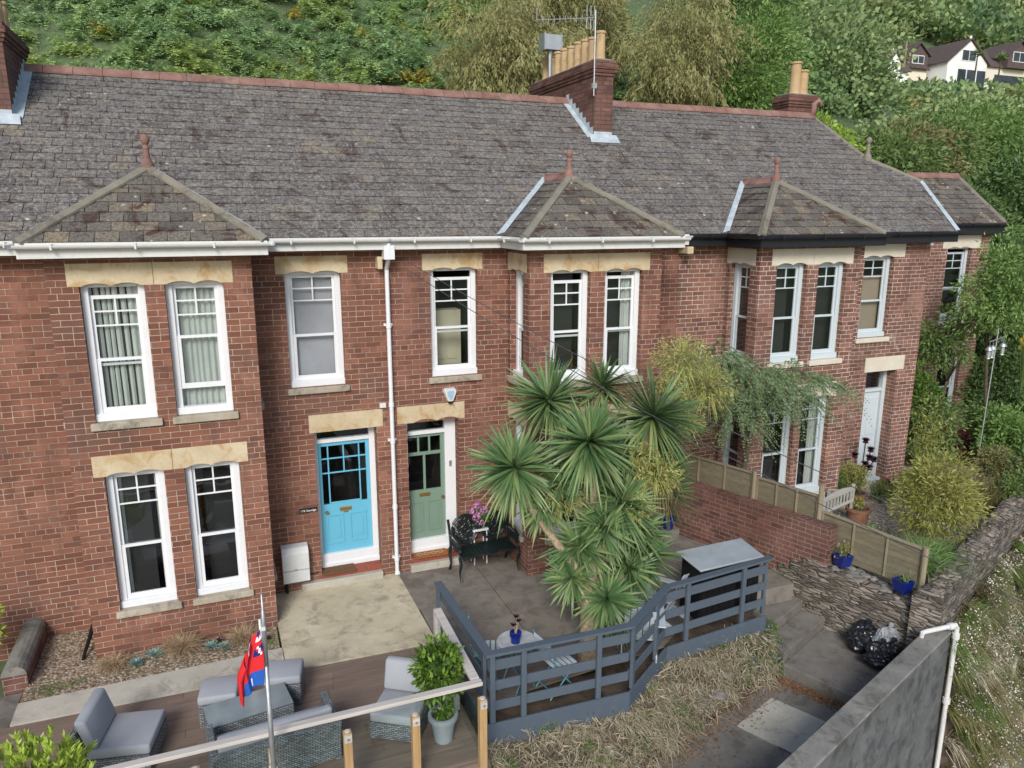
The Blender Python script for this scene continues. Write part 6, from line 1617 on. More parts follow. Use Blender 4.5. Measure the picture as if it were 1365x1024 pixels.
# front stone wall of right garden
GW = Fr((8.58, -5.06), (.919, .395), (.395, -.919))
t = thing('stone_garden_wall', 'long stone wall with upright stone coping along the lane', 'wall', tuple(GW.P(2, -.3)))
b = MB(); s = -.18
while s < 16: e = s + rnd.uniform(.3, .6); GW.box(b, s, e, -3.8, .40 + rnd.uniform(-.01, .01), -.42, rnd.uniform(-.012, .012)); s = e
b.build('stonework', MT['rubble'], t)
b = MB(); s = -.1; i = 0
while s < 15.9:
    w_ = rnd.uniform(.05, .10); c = GW.P(s + w_ / 2, .45, -.2 + rnd.uniform(-.03, .03)); tl = rnd.uniform(-.2, .35)
    hz = rnd.uniform(.09, .14); hw_ = rnd.uniform(.15, .21)
    pts = [GW.P(s, .38, -.2 - hw_), GW.P(s, .38, -.2 + hw_), GW.P(s, .38 + hz * .8, -.2 + hw_ * .85), GW.P(s, .38 + hz * 1.25, -.2), GW.P(s, .38 + hz * .8, -.2 - hw_ * .85)]
    b.extrude([p + GW.u * tl * (p.z - .38) for p in pts], GW.u * (w_ - .008)); s += w_
b.build('coping', MT['rubble'], t, bevel=.012)
# grey rendered wall
t = thing('rendered_wall', 'smooth dark grey rendered wall with lichened top, lower right', 'wall', (6.5, -5.9, -2))
q0 = Vector((8.62, -5.19, 0)); q1 = Vector((-2.0, -9.07, 0)); dn = (q1 - q0).normalized(); nn = Vector((dn.y, -dn.x, 0)); 
if nn.y < 0: nn = -nn
b = MB(); b.extrude([q0 + Vector((0, 0, -3.9)), q1 + Vector((0, 0, -3.9)), q1 + Vector((0, 0, -.115)), q0 + Vector((0, 0, -.115))], nn * .27); b.build('render', MT['render_grey'], t)
b = MB(); b.extrude([q0 - nn * .012 + Vector((0, 0, -.115)), q1 - nn * .012 + Vector((0, 0, -.115)), q1 - nn * .012 + Vector((0, 0, -.075)), q0 - nn * .012 + Vector((0, 0, -.075))], nn * .295); b.build('coping', MT['render_top'], t, bevel=.012)
t = thing('waste_pipe', 'white plastic waste pipe running down the end of the grey wall', 'pipe', (8.7, -5.3, -1.5))
b = MB(); o_ = q0 - nn * .06 + Vector((.02, 0, 0))
b.tube([o_ + Vector((-.62, .10, -.16)), o_ + Vector((-.60, .10, .0)), o_ + Vector((-.54, .08, .02)), o_ + Vector((-.03, 0, .06)), o_ + Vector((0, -.0, .0)), o_ + Vector((0, 0, -3.62))], .036, 12)
for dz in (-.08, -1.2, -2.6): b.tube([o_ + Vector((0, 0, dz)), o_ + Vector((0, 0, dz - .09))], .055, 12)
b.tube([o_ + Vector((-.08, .01, .05)), o_ + Vector((-.16, .02, .046))], .052, 12); b.build('pipe', MT['white_dirty'], t, smooth=False)

# bin bags
for k, (c, r_, mt, lab) in enumerate((((8.02, -4.18, -.62), (.30, .24, .21), 'bag', 'big black bin bag against the stone wall'), ((7.86, -4.62, -.66), (.24, .22, .18), 'bag', 'dark bin bag lowest in the heap by the grey wall'), ((8.18, -4.46, -.52), (.22, .18, .16), 'baggrey', 'pale grey bag on top of the bin bag heap'), ((8.02, -4.68, -.60), (.17, .16, .14), 'bag', 'small bin bag squeezed against the grey wall'))):
    t = thing('bin_bag', lab, 'bin bag', c, group='bin bags'); b = MB(); lump(b, c, r_, 80 + k, n=26, rough=.2, crease=.09); b.build('bag', MT[mt], t, smooth=False)
    b = MB(); b.tube([(c[0], c[1], c[2] + r_[2] * .85), (c[0] + .03, c[1], c[2] + r_[2] + .05), (c[0] + .08, c[1] + .02, c[2] + r_[2] + .06)], [.05, .025, .05], 7); b.build('knot', MT[mt], t)

# roadside bank below the garden wall
b = MB(); nm = 560
ms = .1 + 11.5 * nrs.rand(nm) ** 1.25; mf = nrs.rand(nm) ** 1.25
C = np.array([tuple(GW.P(a, -.12 - 3.4 * f_, .05 + (.72 * f_ + .22 * math.sin(math.pi * f_)) * min(1, .2 + a))) for a, f_ in zip(ms, mf)])
for k in range(nm):
    K = 70; m_ = [0, 0, 1, 3, 0][nrs.randint(5)]; R_ = .16 + .16 * nrs.rand()
    D0 = nz(np.array([.395, -.919, .55]) + runit(K) * .95); c_ = np.tile(C[k], (K, 1)) + nrs.normal(size=(K, 3)) * .05
    blades(b, c_, R_ * 1.5, .016, 1, .5, D0=D0, seg=2, m=m_, r=nrs.rand())
    if nrs.rand() < .62: F_ = 26; u = nz(np.array([.395, -.919, .6]) + runit(F_) * .8); b.quads(kites(C[k] + u * R_ * (.8 + .4 * nrs.rand(F_, 1)), runit(F_), .026, .024), nrs.rand(F_), 2)
n3 = 2200; P3 = np.stack([nrs.uniform(8.5, 10.4, n3), nrs.uniform(-6.2, -5.0, n3), np.full(n3, -3.62)], 1); k3 = (P3[:, 1] < -5.05 + (P3[:, 0] - 8.6) * .43 - .05) & (P3[:, 1] > -6.15 + (P3[:, 0] - 8.6) * .43); blades(b, P3[k3], .30, .022, 1, .5, seg=2, m=0); blades(b, P3[k3][:500], .25, .024, 1, .5, seg=2, m=1)
tag(b.build('wild_flowers', [MT['lf_olive'], MT['lf_moss'], MT['whitepetal'], MT['lf_straw']]), 'white daisies and dry greenery clothing the roadside bank', 'wild flowers', kind='stuff')
b = MB(); Pq = [tuple(GW.P(a, z, .03 + (d - .03) * min(1, .15 + max(0, a) / 1.0))) for a in np.linspace(.02, 15, 40) for (z, d) in ((-.2, .03), (-3.66, .75))]
b.poly(Pq, [(2 * i, 2 * i + 1, 2 * i + 3, 2 * i + 2) for i in range(39)]); struct(b.build('bank', MT['soil']), 'steep roadside earth bank')
t = thing('marker_post', 'short white marker post in the daisy bank', 'post', (11.0, -4.6, -2.5)); b = MB(); c = GW.P(2.35, 0, .62); b.tube([(c.x, c.y, -2.3), (c.x + .02, c.y - .03, -1.35)], .03, 8); b.build('shaft', MT['white_dirty'], t)

# ------------------------------------------------------------------ cordyline
CT = thing('cordyline_tree', 'large multi-headed cordyline palm growing through the grey deck', 'palm tree', (3.22, -3.6, -.2))
HE = [((2.34, -2.85, 2.62), (-.35, -.55, .75), .62, 1), ((3.02, -2.5, 3.50), (-.45, -.2, .85), .66, 1), ((3.34, -3.25, 3.02), (-.15, -.6, .8), .66, 1), ((4.58, -3.0, 3.22), (.35, -.35, .85), .76, 1.1), ((3.90, -2.55, 3.66), (.1, .1, 1), .52, .7),
      ((3.22, -3.2, 1.42), (-.5, -.5, .6), .52, .8), ((3.45, -3.72, .78), (-.1, -.8, .6), .44, .8), ((4.38, -3.25, 1.10), (.45, -.45, .7), .50, .9), ((5.25, -2.5, 1.72), (.8, -.1, .5), .52, .6), ((3.85, -3.35, 2.05), (.1, -.7, .6), .58, .8), ((4.25, -2.6, 2.45), (.3, .1, .9), .55, .7), ((4.85, -2.75, 2.75), (.5, -.3, .7), .5, .7), ((3.0, -3.0, 2.35), (-.3, -.6, .6), .45, .6), ((4.15, -3.3, 1.55), (.3, -.7, .5), .5, .7), ((3.55, -3.4, 1.72), (-.1, -.6, .5), .48, .7), ((3.02, -3.4, 1.02), (-.6, -.5, .4), .42, .6), ((3.98, -3.45, 1.02), (.2, -.7, .4), .44, .7), ((3.70, -3.0, 2.62), (.1, -.5, .8), .5, .7), ((4.95, -2.85, 2.25), (.7, -.3, .5), .46, .7), ((3.70, -3.6, .45), (.2, -.7, .4), .4, .6), ((2.75, -2.95, 2.0), (-.3, -.5, .4), .4, .4)]
def head(c, ax, L, dens, t):
    c = np.array(c); ax = nz(np.array(ax, float)); n = int(205 * dens); L = L * 1.22
    cosv = 1 - 1.50 * nrs.rand(n) ** .8; ph = nrs.rand(n) * 2 * np.pi
    e1 = nz(np.cross(ax, [0.1, .2, 1])); e2 = np.cross(ax, e1); sv = np.sqrt(np.maximum(0, 1 - cosv ** 2))
    D = ax * cosv[:, None] + (e1 * np.cos(ph)[:, None] + e2 * np.sin(ph)[:, None]) * sv[:, None]
    Lf = L * (.70 + .35 * nrs.rand(n)) * (1 - .2 * (cosv > .8)); low = cosv < -.2
    C = c + D * .02 - ax * (.14 * (1 - cosv))[:, None] * .6
    S_ = nz(np.cross(D, ax + runit(n) * .1)); up_ = np.cross(S_, D)
    sag = (.02 + .12 * nrs.rand(n) ** 1.5) * (1 + 1.6 * (cosv < .15)); r = np.clip(.05 + .75 * nrs.rand(n) + .25 * (cosv < 0), 0, 1)
    b = MB(); W_ = .050 * (.8 + .4 * nrs.rand(n)); pr = None; seg = 5
    for i in range(seg + 1):
        t_ = i / seg; p = C + D * (Lf * t_)[:, None] - np.array([0, 0, 1.0]) * (Lf * sag * t_ ** 2.2)[:, None]
        w = (W_ * [.55, .9, 1, .8, .45, .02][i])[:, None]
        cen = p - up_ * w * .18; l_, r_ = p - S_ * w / 2, p + S_ * w / 2
        if pr is not None:
            tip = 1 if False else 0
            b.quads(np.stack([pr[0], pr[1], cen, l_], 1), r, 0); b.quads(np.stack([pr[1], pr[2], r_, cen], 1), np.clip(r + .12 + .12 * (i > 3), 0, 1), 0)
        pr = (l_, cen, r_)
    m = int(46 * dens); a = nrs.rand(m) * 6.28; C2 = c - ax * (.12 + .1 * nrs.rand(m, 1)); D2 = np.stack([np.cos(a) * .45, np.sin(a) * .45, -np.ones(m)], 1)
    blades(b, C2, L * .65, .022, .5, .15, m=1, D0=D2)
    b.build('leaf_head', [MT['lf_cord'], MT['lf_corddead']], t)
for hd in HE: head(*hd, CT)
def panicle(c, r, t, n=520, dr=.35):
    c = np.array(c); b = MB(); u = runit(n); u[:, 2] = u[:, 2] * .8 + .1
    P = c + u * r * (.25 + .75 * nrs.rand(n, 1) ** .6); 
    for k in range(2): b.quads(kites(P, u * .6 + runit(n) * .8 + np.array([0, 0, -dr]), .075, .015), nrs.rand(n)); 
    Q = c + u * r * .25; blades(b, Q[:n // 2], r * .98, .014, D0=u[:n // 2] + np.array([0, 0, .1]), droop=.35, seg=4)
    b.build('flower_panicle', MT['lf_panicle'], t)
for c, r in (((5.42, -2.35, 3.86), .46), ((5.98, -2.35, 3.36), .48), ((5.10, -2.5, 3.42), .30), ((4.40, -3.35, 2.42), .36), ((3.02, -3.05, 2.10), .30), ((3.72, -2.7, 3.02), .30), ((5.55, -2.4, 2.86), .30), ((4.15, -3.3, 2.70), .25), ((3.35, -2.6, 2.85), .2), ((4.75, -3.0, 2.2), .30), ((4.05, -3.45, 1.95), .24)): panicle(c, r * 1.05, CT, int(520 * (r / .4) ** 1.5))
b = MB(); n = 700; P = np.array([4.62, -3.0, 2.15]) + nrs.normal(size=(n, 3)) * np.array([.13, .13, .25]); blades(b, P, .28, .012, D0=np.array([0, 0, -1.0]) + runit(n) * .4, droop=.2); b.build('dead_skirt', MT['lf_corddead'], CT)
b = MB()
b.tube([(3.20, -3.62, -.25), (3.22, -3.58, .10), (3.26, -3.5, .55), (3.32, -3.4, .95), (3.42, -3.25, 1.35)], [.175, .135, .12, .11, .10], 14)
b.tube([(3.30, -3.42, .85), (3.12, -3.30, 1.15), (2.98, -3.15, 1.35), (2.72, -3.0, 1.75), (2.50, -2.88, 2.10), (2.36, -2.85, 2.55)], [.085, .07, .065, .055, .05, .055], 10)
b.tube([(3.42, -3.25, 1.35), (3.55, -3.1, 1.75), (3.40, -2.95, 2.3), (3.15, -2.6, 2.95), (3.04, -2.5, 3.46)], [.085, .075, .06, .05, .05], 10)
b.tube([(3.50, -3.15, 1.6), (3.45, -3.2, 2.2), (3.36, -3.25, 2.9)], [.07, .055, .05], 9)
b.tube([(3.42, -3.25, 1.30), (3.85, -3.1, 1.7), (4.25, -3.0, 2.2), (4.52, -3.0, 3.0)], [.09, .08, .065, .055], 10)
b.tube([(3.85, -3.1, 1.7), (3.95, -2.8, 2.5), (3.90, -2.57, 3.62)], [.06, .05, .045], 9)
b.tube([(4.25, -3.0, 2.2), (4.8, -2.7, 2.7), (5.3, -2.4, 3.4)], [.05, .045, .03], 8)
b.tube([(3.34, -3.38, .9), (3.8, -3.4, .85), (4.15, -3.35, .9), (4.36, -3.26, 1.05)], [.07, .06, .05, .05], 9); b.tube([(3.26, -3.5, .5), (3.38, -3.66, .62), (3.44, -3.71, .74)], [.06, .055, .05], 9)
b.tube([(3.30, -3.42, .9), (3.24, -3.32, 1.15), (3.22, -3.22, 1.36)], [.06, .05, .05], 9); b.tube([(4.25, -3.0, 2.1), (4.7, -2.7, 1.9), (5.2, -2.5, 1.72)], [.05, .045, .04], 9); b.tube([(3.42, -3.25, 1.35), (3.7, -3.3, 1.7), (3.84, -3.34, 2.0)], [.06, .055, .05], 9)
b.build('trunk', MT['bark_pale'], CT, smooth=True)
# feathery acacia between the gardens
t = thing('acacia_tree', 'feathery drooping acacia between the palm and the grey-window bay', 'tree', (7.6, -1.3, 0)); b = MB()
spr = [((6.95, -1.45, 3.35), .5), ((7.35, -1.5, 3.3), .55), ((7.75, -1.55, 3.2), .55), ((8.2, -1.75, 3.22), .5), ((8.6, -1.9, 3.12), .45), ((7.1, -1.5, 2.9), .45), ((6.8, -1.45, 3.65), .4), ((7.6, -1.6, 2.75), .42), ((8.25, -1.8, 2.85), .35), ((7.2, -1.5, 2.45), .35)]
for c, r in spr:
    n = 62; u = runit(n); u[:, 2] = np.abs(u[:, 2]) * .5; st = np.array(c) + u * r * .8; D = nz(u * np.array([1, 1, .4]) + runit(n) * .3); Ls = .40 + .40 * nrs.rand(n)
    for k in range(18):
        f = k / 17; p = st + D * (Ls * f)[:, None] - np.array([0, 0, 1.0]) * (Ls * .75 * f ** 1.7)[:, None]
        S_ = nz(np.cross(D, [0, 0, 1.0]))
        for sg in (-1, 1): b.quads(kites(p, S_ * sg * .6 + D * .8 + np.array([0, 0, -.7]), .085 * (1.05 - f * .6), .018), nrs.rand(n))
b.build('foliage', MT['lf_fern'], t); b = MB(); limbs(b, (7.75, -1.1, -.1), [c for c, r in spr], .06, fork=.8, wob=.1); b.build('trunk', MT['bark'], t, smooth=True)

# ------------------------------------------------------------------ right garden plants
def bush(name, label, loc, rad, mat, L, Wd, ncl, nlf, cat='shrub', dz=.0, **k):
    return tree(name, label, cat, loc, (loc[0], loc[1], loc[2] + rad[2] * .9 + dz), rad, mat, L, Wd, ncl, nlf, r0=.03, **k)
bush('bamboo', 'golden-leaved bamboo clump inside the stone wall', (10.9, -3.05, 0), (.95, .7, 1.05), 'lf_gold', .10, .022, 120, 75, 'bamboo', shell=.35)
t = thing('bamboo', 'upright greener bamboo stems behind the golden clump', 'bamboo', (11.9, -1.9, 0)); b = MB()
for k in range(40):
    a = rnd.uniform(0, 6.28); e = Vector((11.9 + .5 * math.cos(a) * rnd.random(), -1.9 + .5 * math.sin(a) * rnd.random(), 1.4 + 1.3 * rnd.random())); n = 46; f = nrs.rand(n, 1); P = np.array([11.9, -1.9, 0]) * (1 - f) + np.array(e) * f + nrs.normal(size=(n, 3)) * .06; b.quads(kites(P, runit(n) + np.array([0, 0, .2]), .10, .02), nrs.rand(n)); 
b.build('foliage', MT['lf_gold'], t); b = MB(); limbs(b, (11.9, -1.9, 0), [(11.9 + rnd.uniform(-.4, .4), -1.9 + rnd.uniform(-.4, .4), 2.3) for _ in range(9)], .02, fork=.1); b.build('stem', MT['lf_gold'], t)
t = thing('fountain_grass', 'arching pale green grass clump spilling over the fence end', 'ornamental grass', (9.25, -3.95, .05)); b = MB(); tuft(b, (9.25, -4.05, .30), 900, 1.0, .014, .85, .62, .12); tuft(b, (9.95, -3.6, .15), 600, .8, .012, .8, .5, .14); b.build('blades', MT['lf_grass'], t)
t = thing('spiky_grass', 'dark upright grass clump beside the right bay', 'ornamental grass', (10.8, -.55, 0)); b = MB(); tuft(b, (10.8, -.55, 0), 420, 1.0, .012, .28, .1, .10); b.build('blades', MT['lf_moss'], t)
t = thing('spiky_grass', 'olive tall grass clump right of the golden bamboo', 'ornamental grass', (13.3, -2.1, 0)); b = MB(); tuft(b, (13.3, -2.0, 0), 900, 1.15, .014, .5, .3, .22); b.build('blades', MT['lf_olive'], t)
bush('leafy_shrub', 'yellowish round shrub in a pot beside the bay window', (11.15, -.75, .28), (.38, .34, .34), 'lf_gold', .05, .02, 40, 50)
bush('leafy_shrub', 'small grey-green shrub spilling to the gravel by the pots', (11.75, -1.0, .0), (.30, .3, .28), 'lf_mid', .05, .02, 30, 40)
bush('leafy_shrub', 'pale leafy shrub next to the dark square planter', (12.6, -1.05, .18), (.42, .3, .26), 'lf_lime', .06, .024, 36, 44)
bush('leafy_shrub', 'blue-green shrub at the right edge behind the coping', (13.9, -2.55, .05), (.55, .4, .5), 'lf_mid', .08, .03, 50, 60)
bush('leafy_shrub', 'dark climbing shrub at the corner of the right house', (14.6, .65, 0), (.45, .5, 1.5), 'lf_moss', .10, .04, 60, 60)
bush('leafy_shrub', 'green-red shrub below the lower far window', (15.5, .4, 0), (.5, .5, .6), 'lf_red', .10, .02, 40, 50)
bush('leafy_shrub', 'mixed green shrub at the foot of the far brick pier', (16.3, .2, 0), (.7, .5, .9), 'lf_mid', .10, .035, 60, 60)
bush('leafy_shrub', 'bright broad-leaved shrub at the right edge above the gravel', (17.4, -.6, .3), (.9, .6, .75), 'lf_fresh', .15, .06, 60, 60, dz=.3)
bush('leafy_shrub', 'dark shrub mass behind the bird feeder', (18.8, 1.6, 0), (1.4, 1.0, 1.5), 'lf_dark', .14, .06, 80, 80)
bush('leafy_shrub', 'tall mid green shrub behind the bird feeder', (21.0, 3.2, 0), (1.8, 1.2, 2.0), 'lf_mid', .16, .07, 90, 80)
tree('robinia_tree', 'light green robinia tree in front of the far brick house end', 'tree', (16.4, .2, 0), (15.9, -.35, 4.45), (1.6, 1.1, 1.65), 'lf_fresh', .095, .032, 110, 110, r0=.05, shell=.05, rc=.22)
tree('robinia_tree', 'darker green tree climbing beside the far upper window', 'tree', (15.2, .9, 0), (15.25, .8, 3.2), (.8, .7, 1.25), 'lf_mid', .11, .045, 46, 60, r0=.05, shell=.3)
tree('broadleaf_tree', 'shaded green tree right of the far upper window', 'tree', (18.9, 2.4, 0), (19.2, 2.2, 4.0), (1.7, 1.3, 2.0), 'lf_dark', .15, .065, 110, 90, r0=.1)
bush('leafy_shrub', 'tall loose green shrub left of the bird feeder pole', (14.5, .1, 0), (.6, .5, 1.15), 'lf_mid', .09, .035, 70, 80)
bush('leafy_shrub', 'light green shrub right of the bird feeder pole', (15.9, -.7, 0), (.75, .55, 1.0), 'lf_fresh', .10, .04, 80, 80)
bush('leafy_shrub', 'olive brown shrub below the bird feeder', (14.6, -1.5, 0), (.6, .5, .6), 'lf_olive', .08, .03, 60, 60)
bush('leafy_shrub', 'dark green low shrub against the stone coping', (15.2, -1.75, 0), (.8, .45, .6), 'lf_dark', .09, .035, 60, 70)
t = thing('yellow_daisies', 'yellow daisy-like flowers near the bird feeder', 'flowers', (17.9, .4, 1)); b = MB(); n = 14; P = np.array([17.75, .35, 3.0]) + nrs.normal(size=(n, 3)) * np.array([.16, .1, .1])
for p in P: m_ = 12; a = np.arange(m_) * 6.283 / m_; b.quads(kites(np.tile(p, (m_, 1)), np.stack([np.cos(a), np.full(m_, -.2), np.sin(a)], 1), .07, .03, N=np.array([0, -1.0, 0])), nrs.rand(m_))
b.build('flower_head', MT['yellowpetal'], t); b = MB(); 
for p in P: b.tube([(17.9, .45, .2), (17.85, .42, 1.6), tuple(p)], .008, 5)
b.build('stem', MT['lf_mid'], t)
t = thing('bird_feeder', 'tall thin pole with crossbar and hanging glass bird feeders', 'bird feeder', (14.5, -1.1, 0))
b = MB(); b.tube([(14.42, -1.12, 0), (14.52, -1.1, 3.72)], .013, 8); b.build('pole', MT['steel'], t); b = MB(); b.tube([(14.08, -1.25, 3.46), (14.98, -.98, 3.50)], .012, 8); b.build('crossbar', MT['steel'], t)
for x in (14.16, 14.34, 14.9):
    b = MB(); c = (x, -1.2 + (x - 14.2) * .3, 3.08); b.lathe(c, [(.05, 0), (.045, .02), (.045, .18), (.085, .19), (.05, .25), (.01, .28)], 12); b.tube([(c[0], c[1], 3.34), (c[0], c[1], 3.47)], .004, 5); b.build('feeder', MT['glass'] if 0 else MT['steel'], t)
# pots
def f_small(mt, L=.06, r=(.14, .14, .10)):
    def f(t, p): b = MB(); crown(b, (p.x, p.y, p.z + r[2] * .8), r, 14, 26, L, L * .4); b.build('foliage', MT[mt], t)
    return f
potted('plant_pot', 'large brown clay pot near the white bench', (10.25, -1.75, 0), .22, .17, .40, 'potclay', f_small('lf_gold', .06, (.1, .1, .12)))
potted('plant_pot', 'brown glazed bowl pot at the foot of the door pier', (12.35, -.55, 0), .20, .14, .22, 'potclay', f_small('lf_red', .05, (.13, .13, .06)))
potted('plant_pot', 'dark round pot under the yellowish shrub', (11.15, -.75, 0), .26, .20, .26, 'potclay')
t = thing('square_planter', 'dark slate grey square planter on the gravel', 'planter', (12.65, -1.1, 0)); b = MB(); b.extrude([(12.4, -1.25, 0), (12.9, -1.15, 0), (12.85, -.85, 0), (12.36, -.95, 0)], (0, 0, .2)); b.build('trough', MT['potdark'], t, bevel=.01)
t = thing('saucer', 'wide pale clay dish lying beside the large pot', 'dish', (9.95, -2.3, 0)); b = MB(); b.lathe((9.95, -2.3, .0), [(.20, 0), (.27, .05), (.28, .06), (.25, .055), (.02, .03)], 28); b.build('bowl', MT['bark_pale'], t)
t = thing('cactus', 'narrow upright green cactus-like plant by the fence', 'cactus', (9.55, -2.75, 0)); b = MB(); b.tube([(9.55, -2.75, 0), (9.54, -2.75, .3), (9.56, -2.74, .55)], [.07, .085, .03], 10); b.build('stem', MT['lf_fresh'], t, smooth=True)
def f_tall(t, p): f_aeon(t, p, 8, .35, .14)
t = thing('aeonium', 'tall dark purple aeonium beside the right door opening', 'succulent', (11.75, -.35, 0)); b = MB(); tops = [(11.75 + dx, -.4 + dy, z) for dx, dy, z in ((0, 0, 1.25), (-.28, 0, .95), (.05, -.1, .88), (.18, 0, 1.02), (.2, -.1, .82), (.0, -.05, .72), (-.12, 0, .62), (.14, -.05, .62))]
for q in tops: b.tube([(11.75, -.38, 0), ((11.75 + q[0]) / 2, -.38, q[2] * .5), q], .014, 6)
b.build('stem', MT['bark'], t)
for q in tops: b = MB(); rosette(b, q, .13, 46, .45); lump(b, (q[0], q[1], q[2] - .03), (.06, .06, .04), 3, n=5); b.build('rosette', MT['lf_aeon'], t)
t = thing('garden_bench', 'silvered wooden slatted bench below the right bay', 'bench', (9.55, -1.55, 0), R(196))
for k in range(4): b = MB(); b.box(-.55, .55, -.22 + .11 * k, -.13 + .11 * k, .42, .44); b.build('seat_slat', MT['benchwood'], t, local=True, bevel=.004)
b = MB(); P_ = [(-.55 + 1.1 * i / 16, .27, .82 + .07 * math.sin(math.pi * i / 16)) for i in range(17)]; b.extrude([(p[0], p[1], p[2]) for p in P_] + [(.55, .27, .76), (-.55, .27, .76)], (0, .03, 0)); b.box(-.55, .55, .25, .28, .50, .55); b.build('top_rail', MT['benchwood'], t, local=True)
for k in range(9): x = -.48 + .12 * k; b = MB(); b.box(x - .02, x + .02, .262, .28, .55, .80); b.build('back_slat', MT['benchwood'], t, local=True)
for sx in (-1, 1):
    b = MB(); b.tube([(sx * .56, .28, .62), (sx * .57, 0, .66), (sx * .56, -.24, .60)], .022, 7); b.build('armrest', MT['benchwood'], t, local=True)
    for y_, hh in ((-.22, .60), (.27, .88)): b = MB(); b.box(sx * .56 - .025, sx * .56 + .025, y_ - .025, y_ + .025, 0, hh); b.build('leg', MT['benchwood'], t, local=True)
b = MB(); n = 1500; P = np.stack([nrs.uniform(8.2, 10.6, n), nrs.uniform(-2.9, -.6, n), np.zeros(n)], 1); keep = (P[:, 0] + .35 * P[:, 1] > 7.35); P = P[keep]; blades(b, P, .20, .02, 1, .3, seg=2); Q = P[:300] + np.array([0, 0, .2]); b.quads(kites(Q, runit(len(Q)), .03, .03), nrs.rand(len(Q)), 1)
n = 2600; P = np.stack([nrs.uniform(13, 21, n), nrs.uniform(-2.4, 2.2, n), np.zeros(n)], 1); keep = ((P[:, 1] + 5.05) - (P[:, 0] - 8.6) * .43 > .35) & ((P[:, 0] < 14.9) | (P[:, 0] > 16.6) | (P[:, 1] > .2)); blades(b, P[keep], .35, .03, 1, .4, seg=2)
tag(b.build('ground_cover', [MT['lf_mid'], MT['whitepetal']]), 'low mixed greenery and tiny white flowers in the right garden', 'ground cover', kind='stuff')

# ------------------------------------------------------------------ aerial, cables, light bracket
t = thing('tv_aerial', 'tv aerial on a thin mast at the big chimney stack', 'aerial', (6.22, 2.55, 8.6))
b = MB(); b.tube([(6.22, 2.40, 8.55), (6.22, 2.40, 10.2)], .014, 7); b.box(6.18, 6.28, 2.38, 2.45, 8.7, 8.8); b.build('mast', MT['steel'], t)
b = MB(); b.tube([(6.2, 2.40, 10.05), (5.05, 2.75, 9.98)], .010, 6); b.build('boom', MT['steel'], t); b = MB()
for k in range(9): f = .12 + k / 9.5 * .9; x, y, z = 6.2 - 1.15 * f, 2.40 + .35 * f, 10.05 - .07 * f; b.tube([(x, y, z - .07), (x, y, z + .07)], .005, 5)
for dx in (-.03, -.12, .05):
    for dz in (-.12, .12): b.tube([(6.15 + dx, 2.42, 10.05 + dz * 1.9), (6.15 + dx, 2.42, 10.05 + dz * .2)], .009, 5)
b.tube([(5.07, 2.75, 9.98), (5.07, 2.75, 10.2)], .008, 5); b.build('element', MT['steel'], t)
t = thing('chimney_cowl', 'square pale metal cowl behind the chimney pots', 'cowl', (6.5, 5.2, 9.9)); b = MB(); b.box(6.2, 6.6, 4.85, 5.15, 9.92, 10.25); b.build('hood', MT['lidgrey'], t); b = MB(); b.box(6.17, 6.199, 4.83, 5.17, 9.90, 10.27); b.box(6.601, 6.63, 4.83, 5.17, 9.90, 10.27); b.tube([(6.4, 5.0, 9.32), (6.4, 5.0, 9.92)], .05, 8); b.build('side_plate', MT['steel'], t)
def cable(a, c, sag, r, lab):
    A, C = Vector(a), Vector(c); b = MB(); b.tube([A.lerp(C, i / 40) - Vector((0, 0, sag * 4 * (i / 40) * (1 - i / 40))) for i in range(41)], r, 5); t = thing('cable', lab, 'cable', a, group='overhead cables'); b.build('wire', MT['cable'], t)
cable((1.55, -.12, 5.38), (8.6, -9.2, 1.6), .30, .006, 'overhead cable, upper of two crossing from gutter to bottom right')
cable((1.50, -.12, 5.28), (7.9, -9.3, 1.35), .30, .006, 'overhead cable, lower of two crossing from gutter to bottom right')
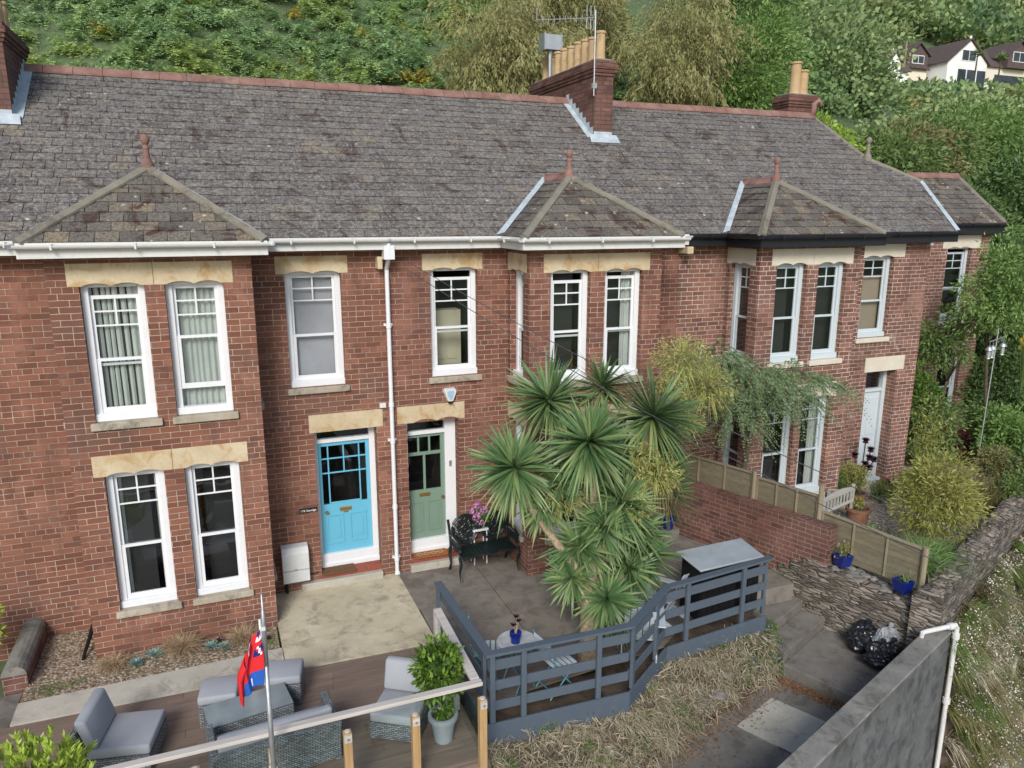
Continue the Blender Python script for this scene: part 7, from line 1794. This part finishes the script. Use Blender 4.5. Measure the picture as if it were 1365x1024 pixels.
t = thing('bracket', 'small pale metal bracket under the black gutter', 'bracket', (13.2, -.3, 5.4)); b = MB(); b.tube([(13.15, -.02, 5.44), (13.0, -.42, 5.52)], .014, 6); b.lathe((13.0, -.42, 5.49), [(.03, 0), (.04, .02), (.02, .06)], 8); b.build('arm', MT['steel'], t)
# ------------------------------------------------------------------ camera, light
cam = bpy.data.cameras.new('camera'); co = bpy.data.objects.new('camera', cam); COL.objects.link(co); S.camera = co
yaw, pit, rol = 0.3785, 0.2227, 0.0011
co.location = (-1.457, -12.3222, 6.144)
fwd = Vector((math.sin(yaw) * math.cos(pit), math.cos(yaw) * math.cos(pit), -math.sin(pit)))
rt = Vector((math.cos(yaw), -math.sin(yaw), 0)); up = rt.cross(fwd)
r2 = rt * math.cos(rol) + up * math.sin(rol); u2 = -rt * math.sin(rol) + up * math.cos(rol)
co.rotation_euler = Matrix((r2, u2, -fwd)).transposed().to_euler()
cam.sensor_width = 36; cam.lens = 36 * 998.24 / 1365; cam.clip_end = 2000; cam.clip_start = .1
W = bpy.data.worlds.new('World'); S.world = W; W.use_nodes = True; nt = W.node_tree
sky = nt.nodes.new('ShaderNodeTexSky'); sky.sky_type = 'NISHITA'; sky.sun_disc = False
el, az = R(34), R(205)
sky.sun_elevation = el; sky.sun_rotation = az; sky.air_density = 1.0; sky.dust_density = 1.5; sky.ozone_density = 1.0
nt.links.new(sky.outputs[0], nt.nodes['Background'].inputs[0]); nt.nodes['Background'].inputs[1].default_value = 0.115
sl = bpy.data.lights.new('sun', 'SUN'); sl.energy = 2.1; sl.angle = R(20); sl.color = (1, .975, .94)
so = bpy.data.objects.new('sun', sl); COL.objects.link(so)
sd = Vector((math.sin(az) * math.cos(el), math.cos(az) * math.cos(el), math.sin(el)))
so.rotation_euler = sd.to_track_quat('Z', 'Y').to_euler()
S.render.engine = 'CYCLES'
S.view_settings.view_transform = 'Standard'; S.view_settings.look = 'None'; S.view_settings.exposure = 0.5; S.view_settings.gamma = 1
S.cycles.max_bounces = 6; S.cycles.transparent_max_bounces = 12
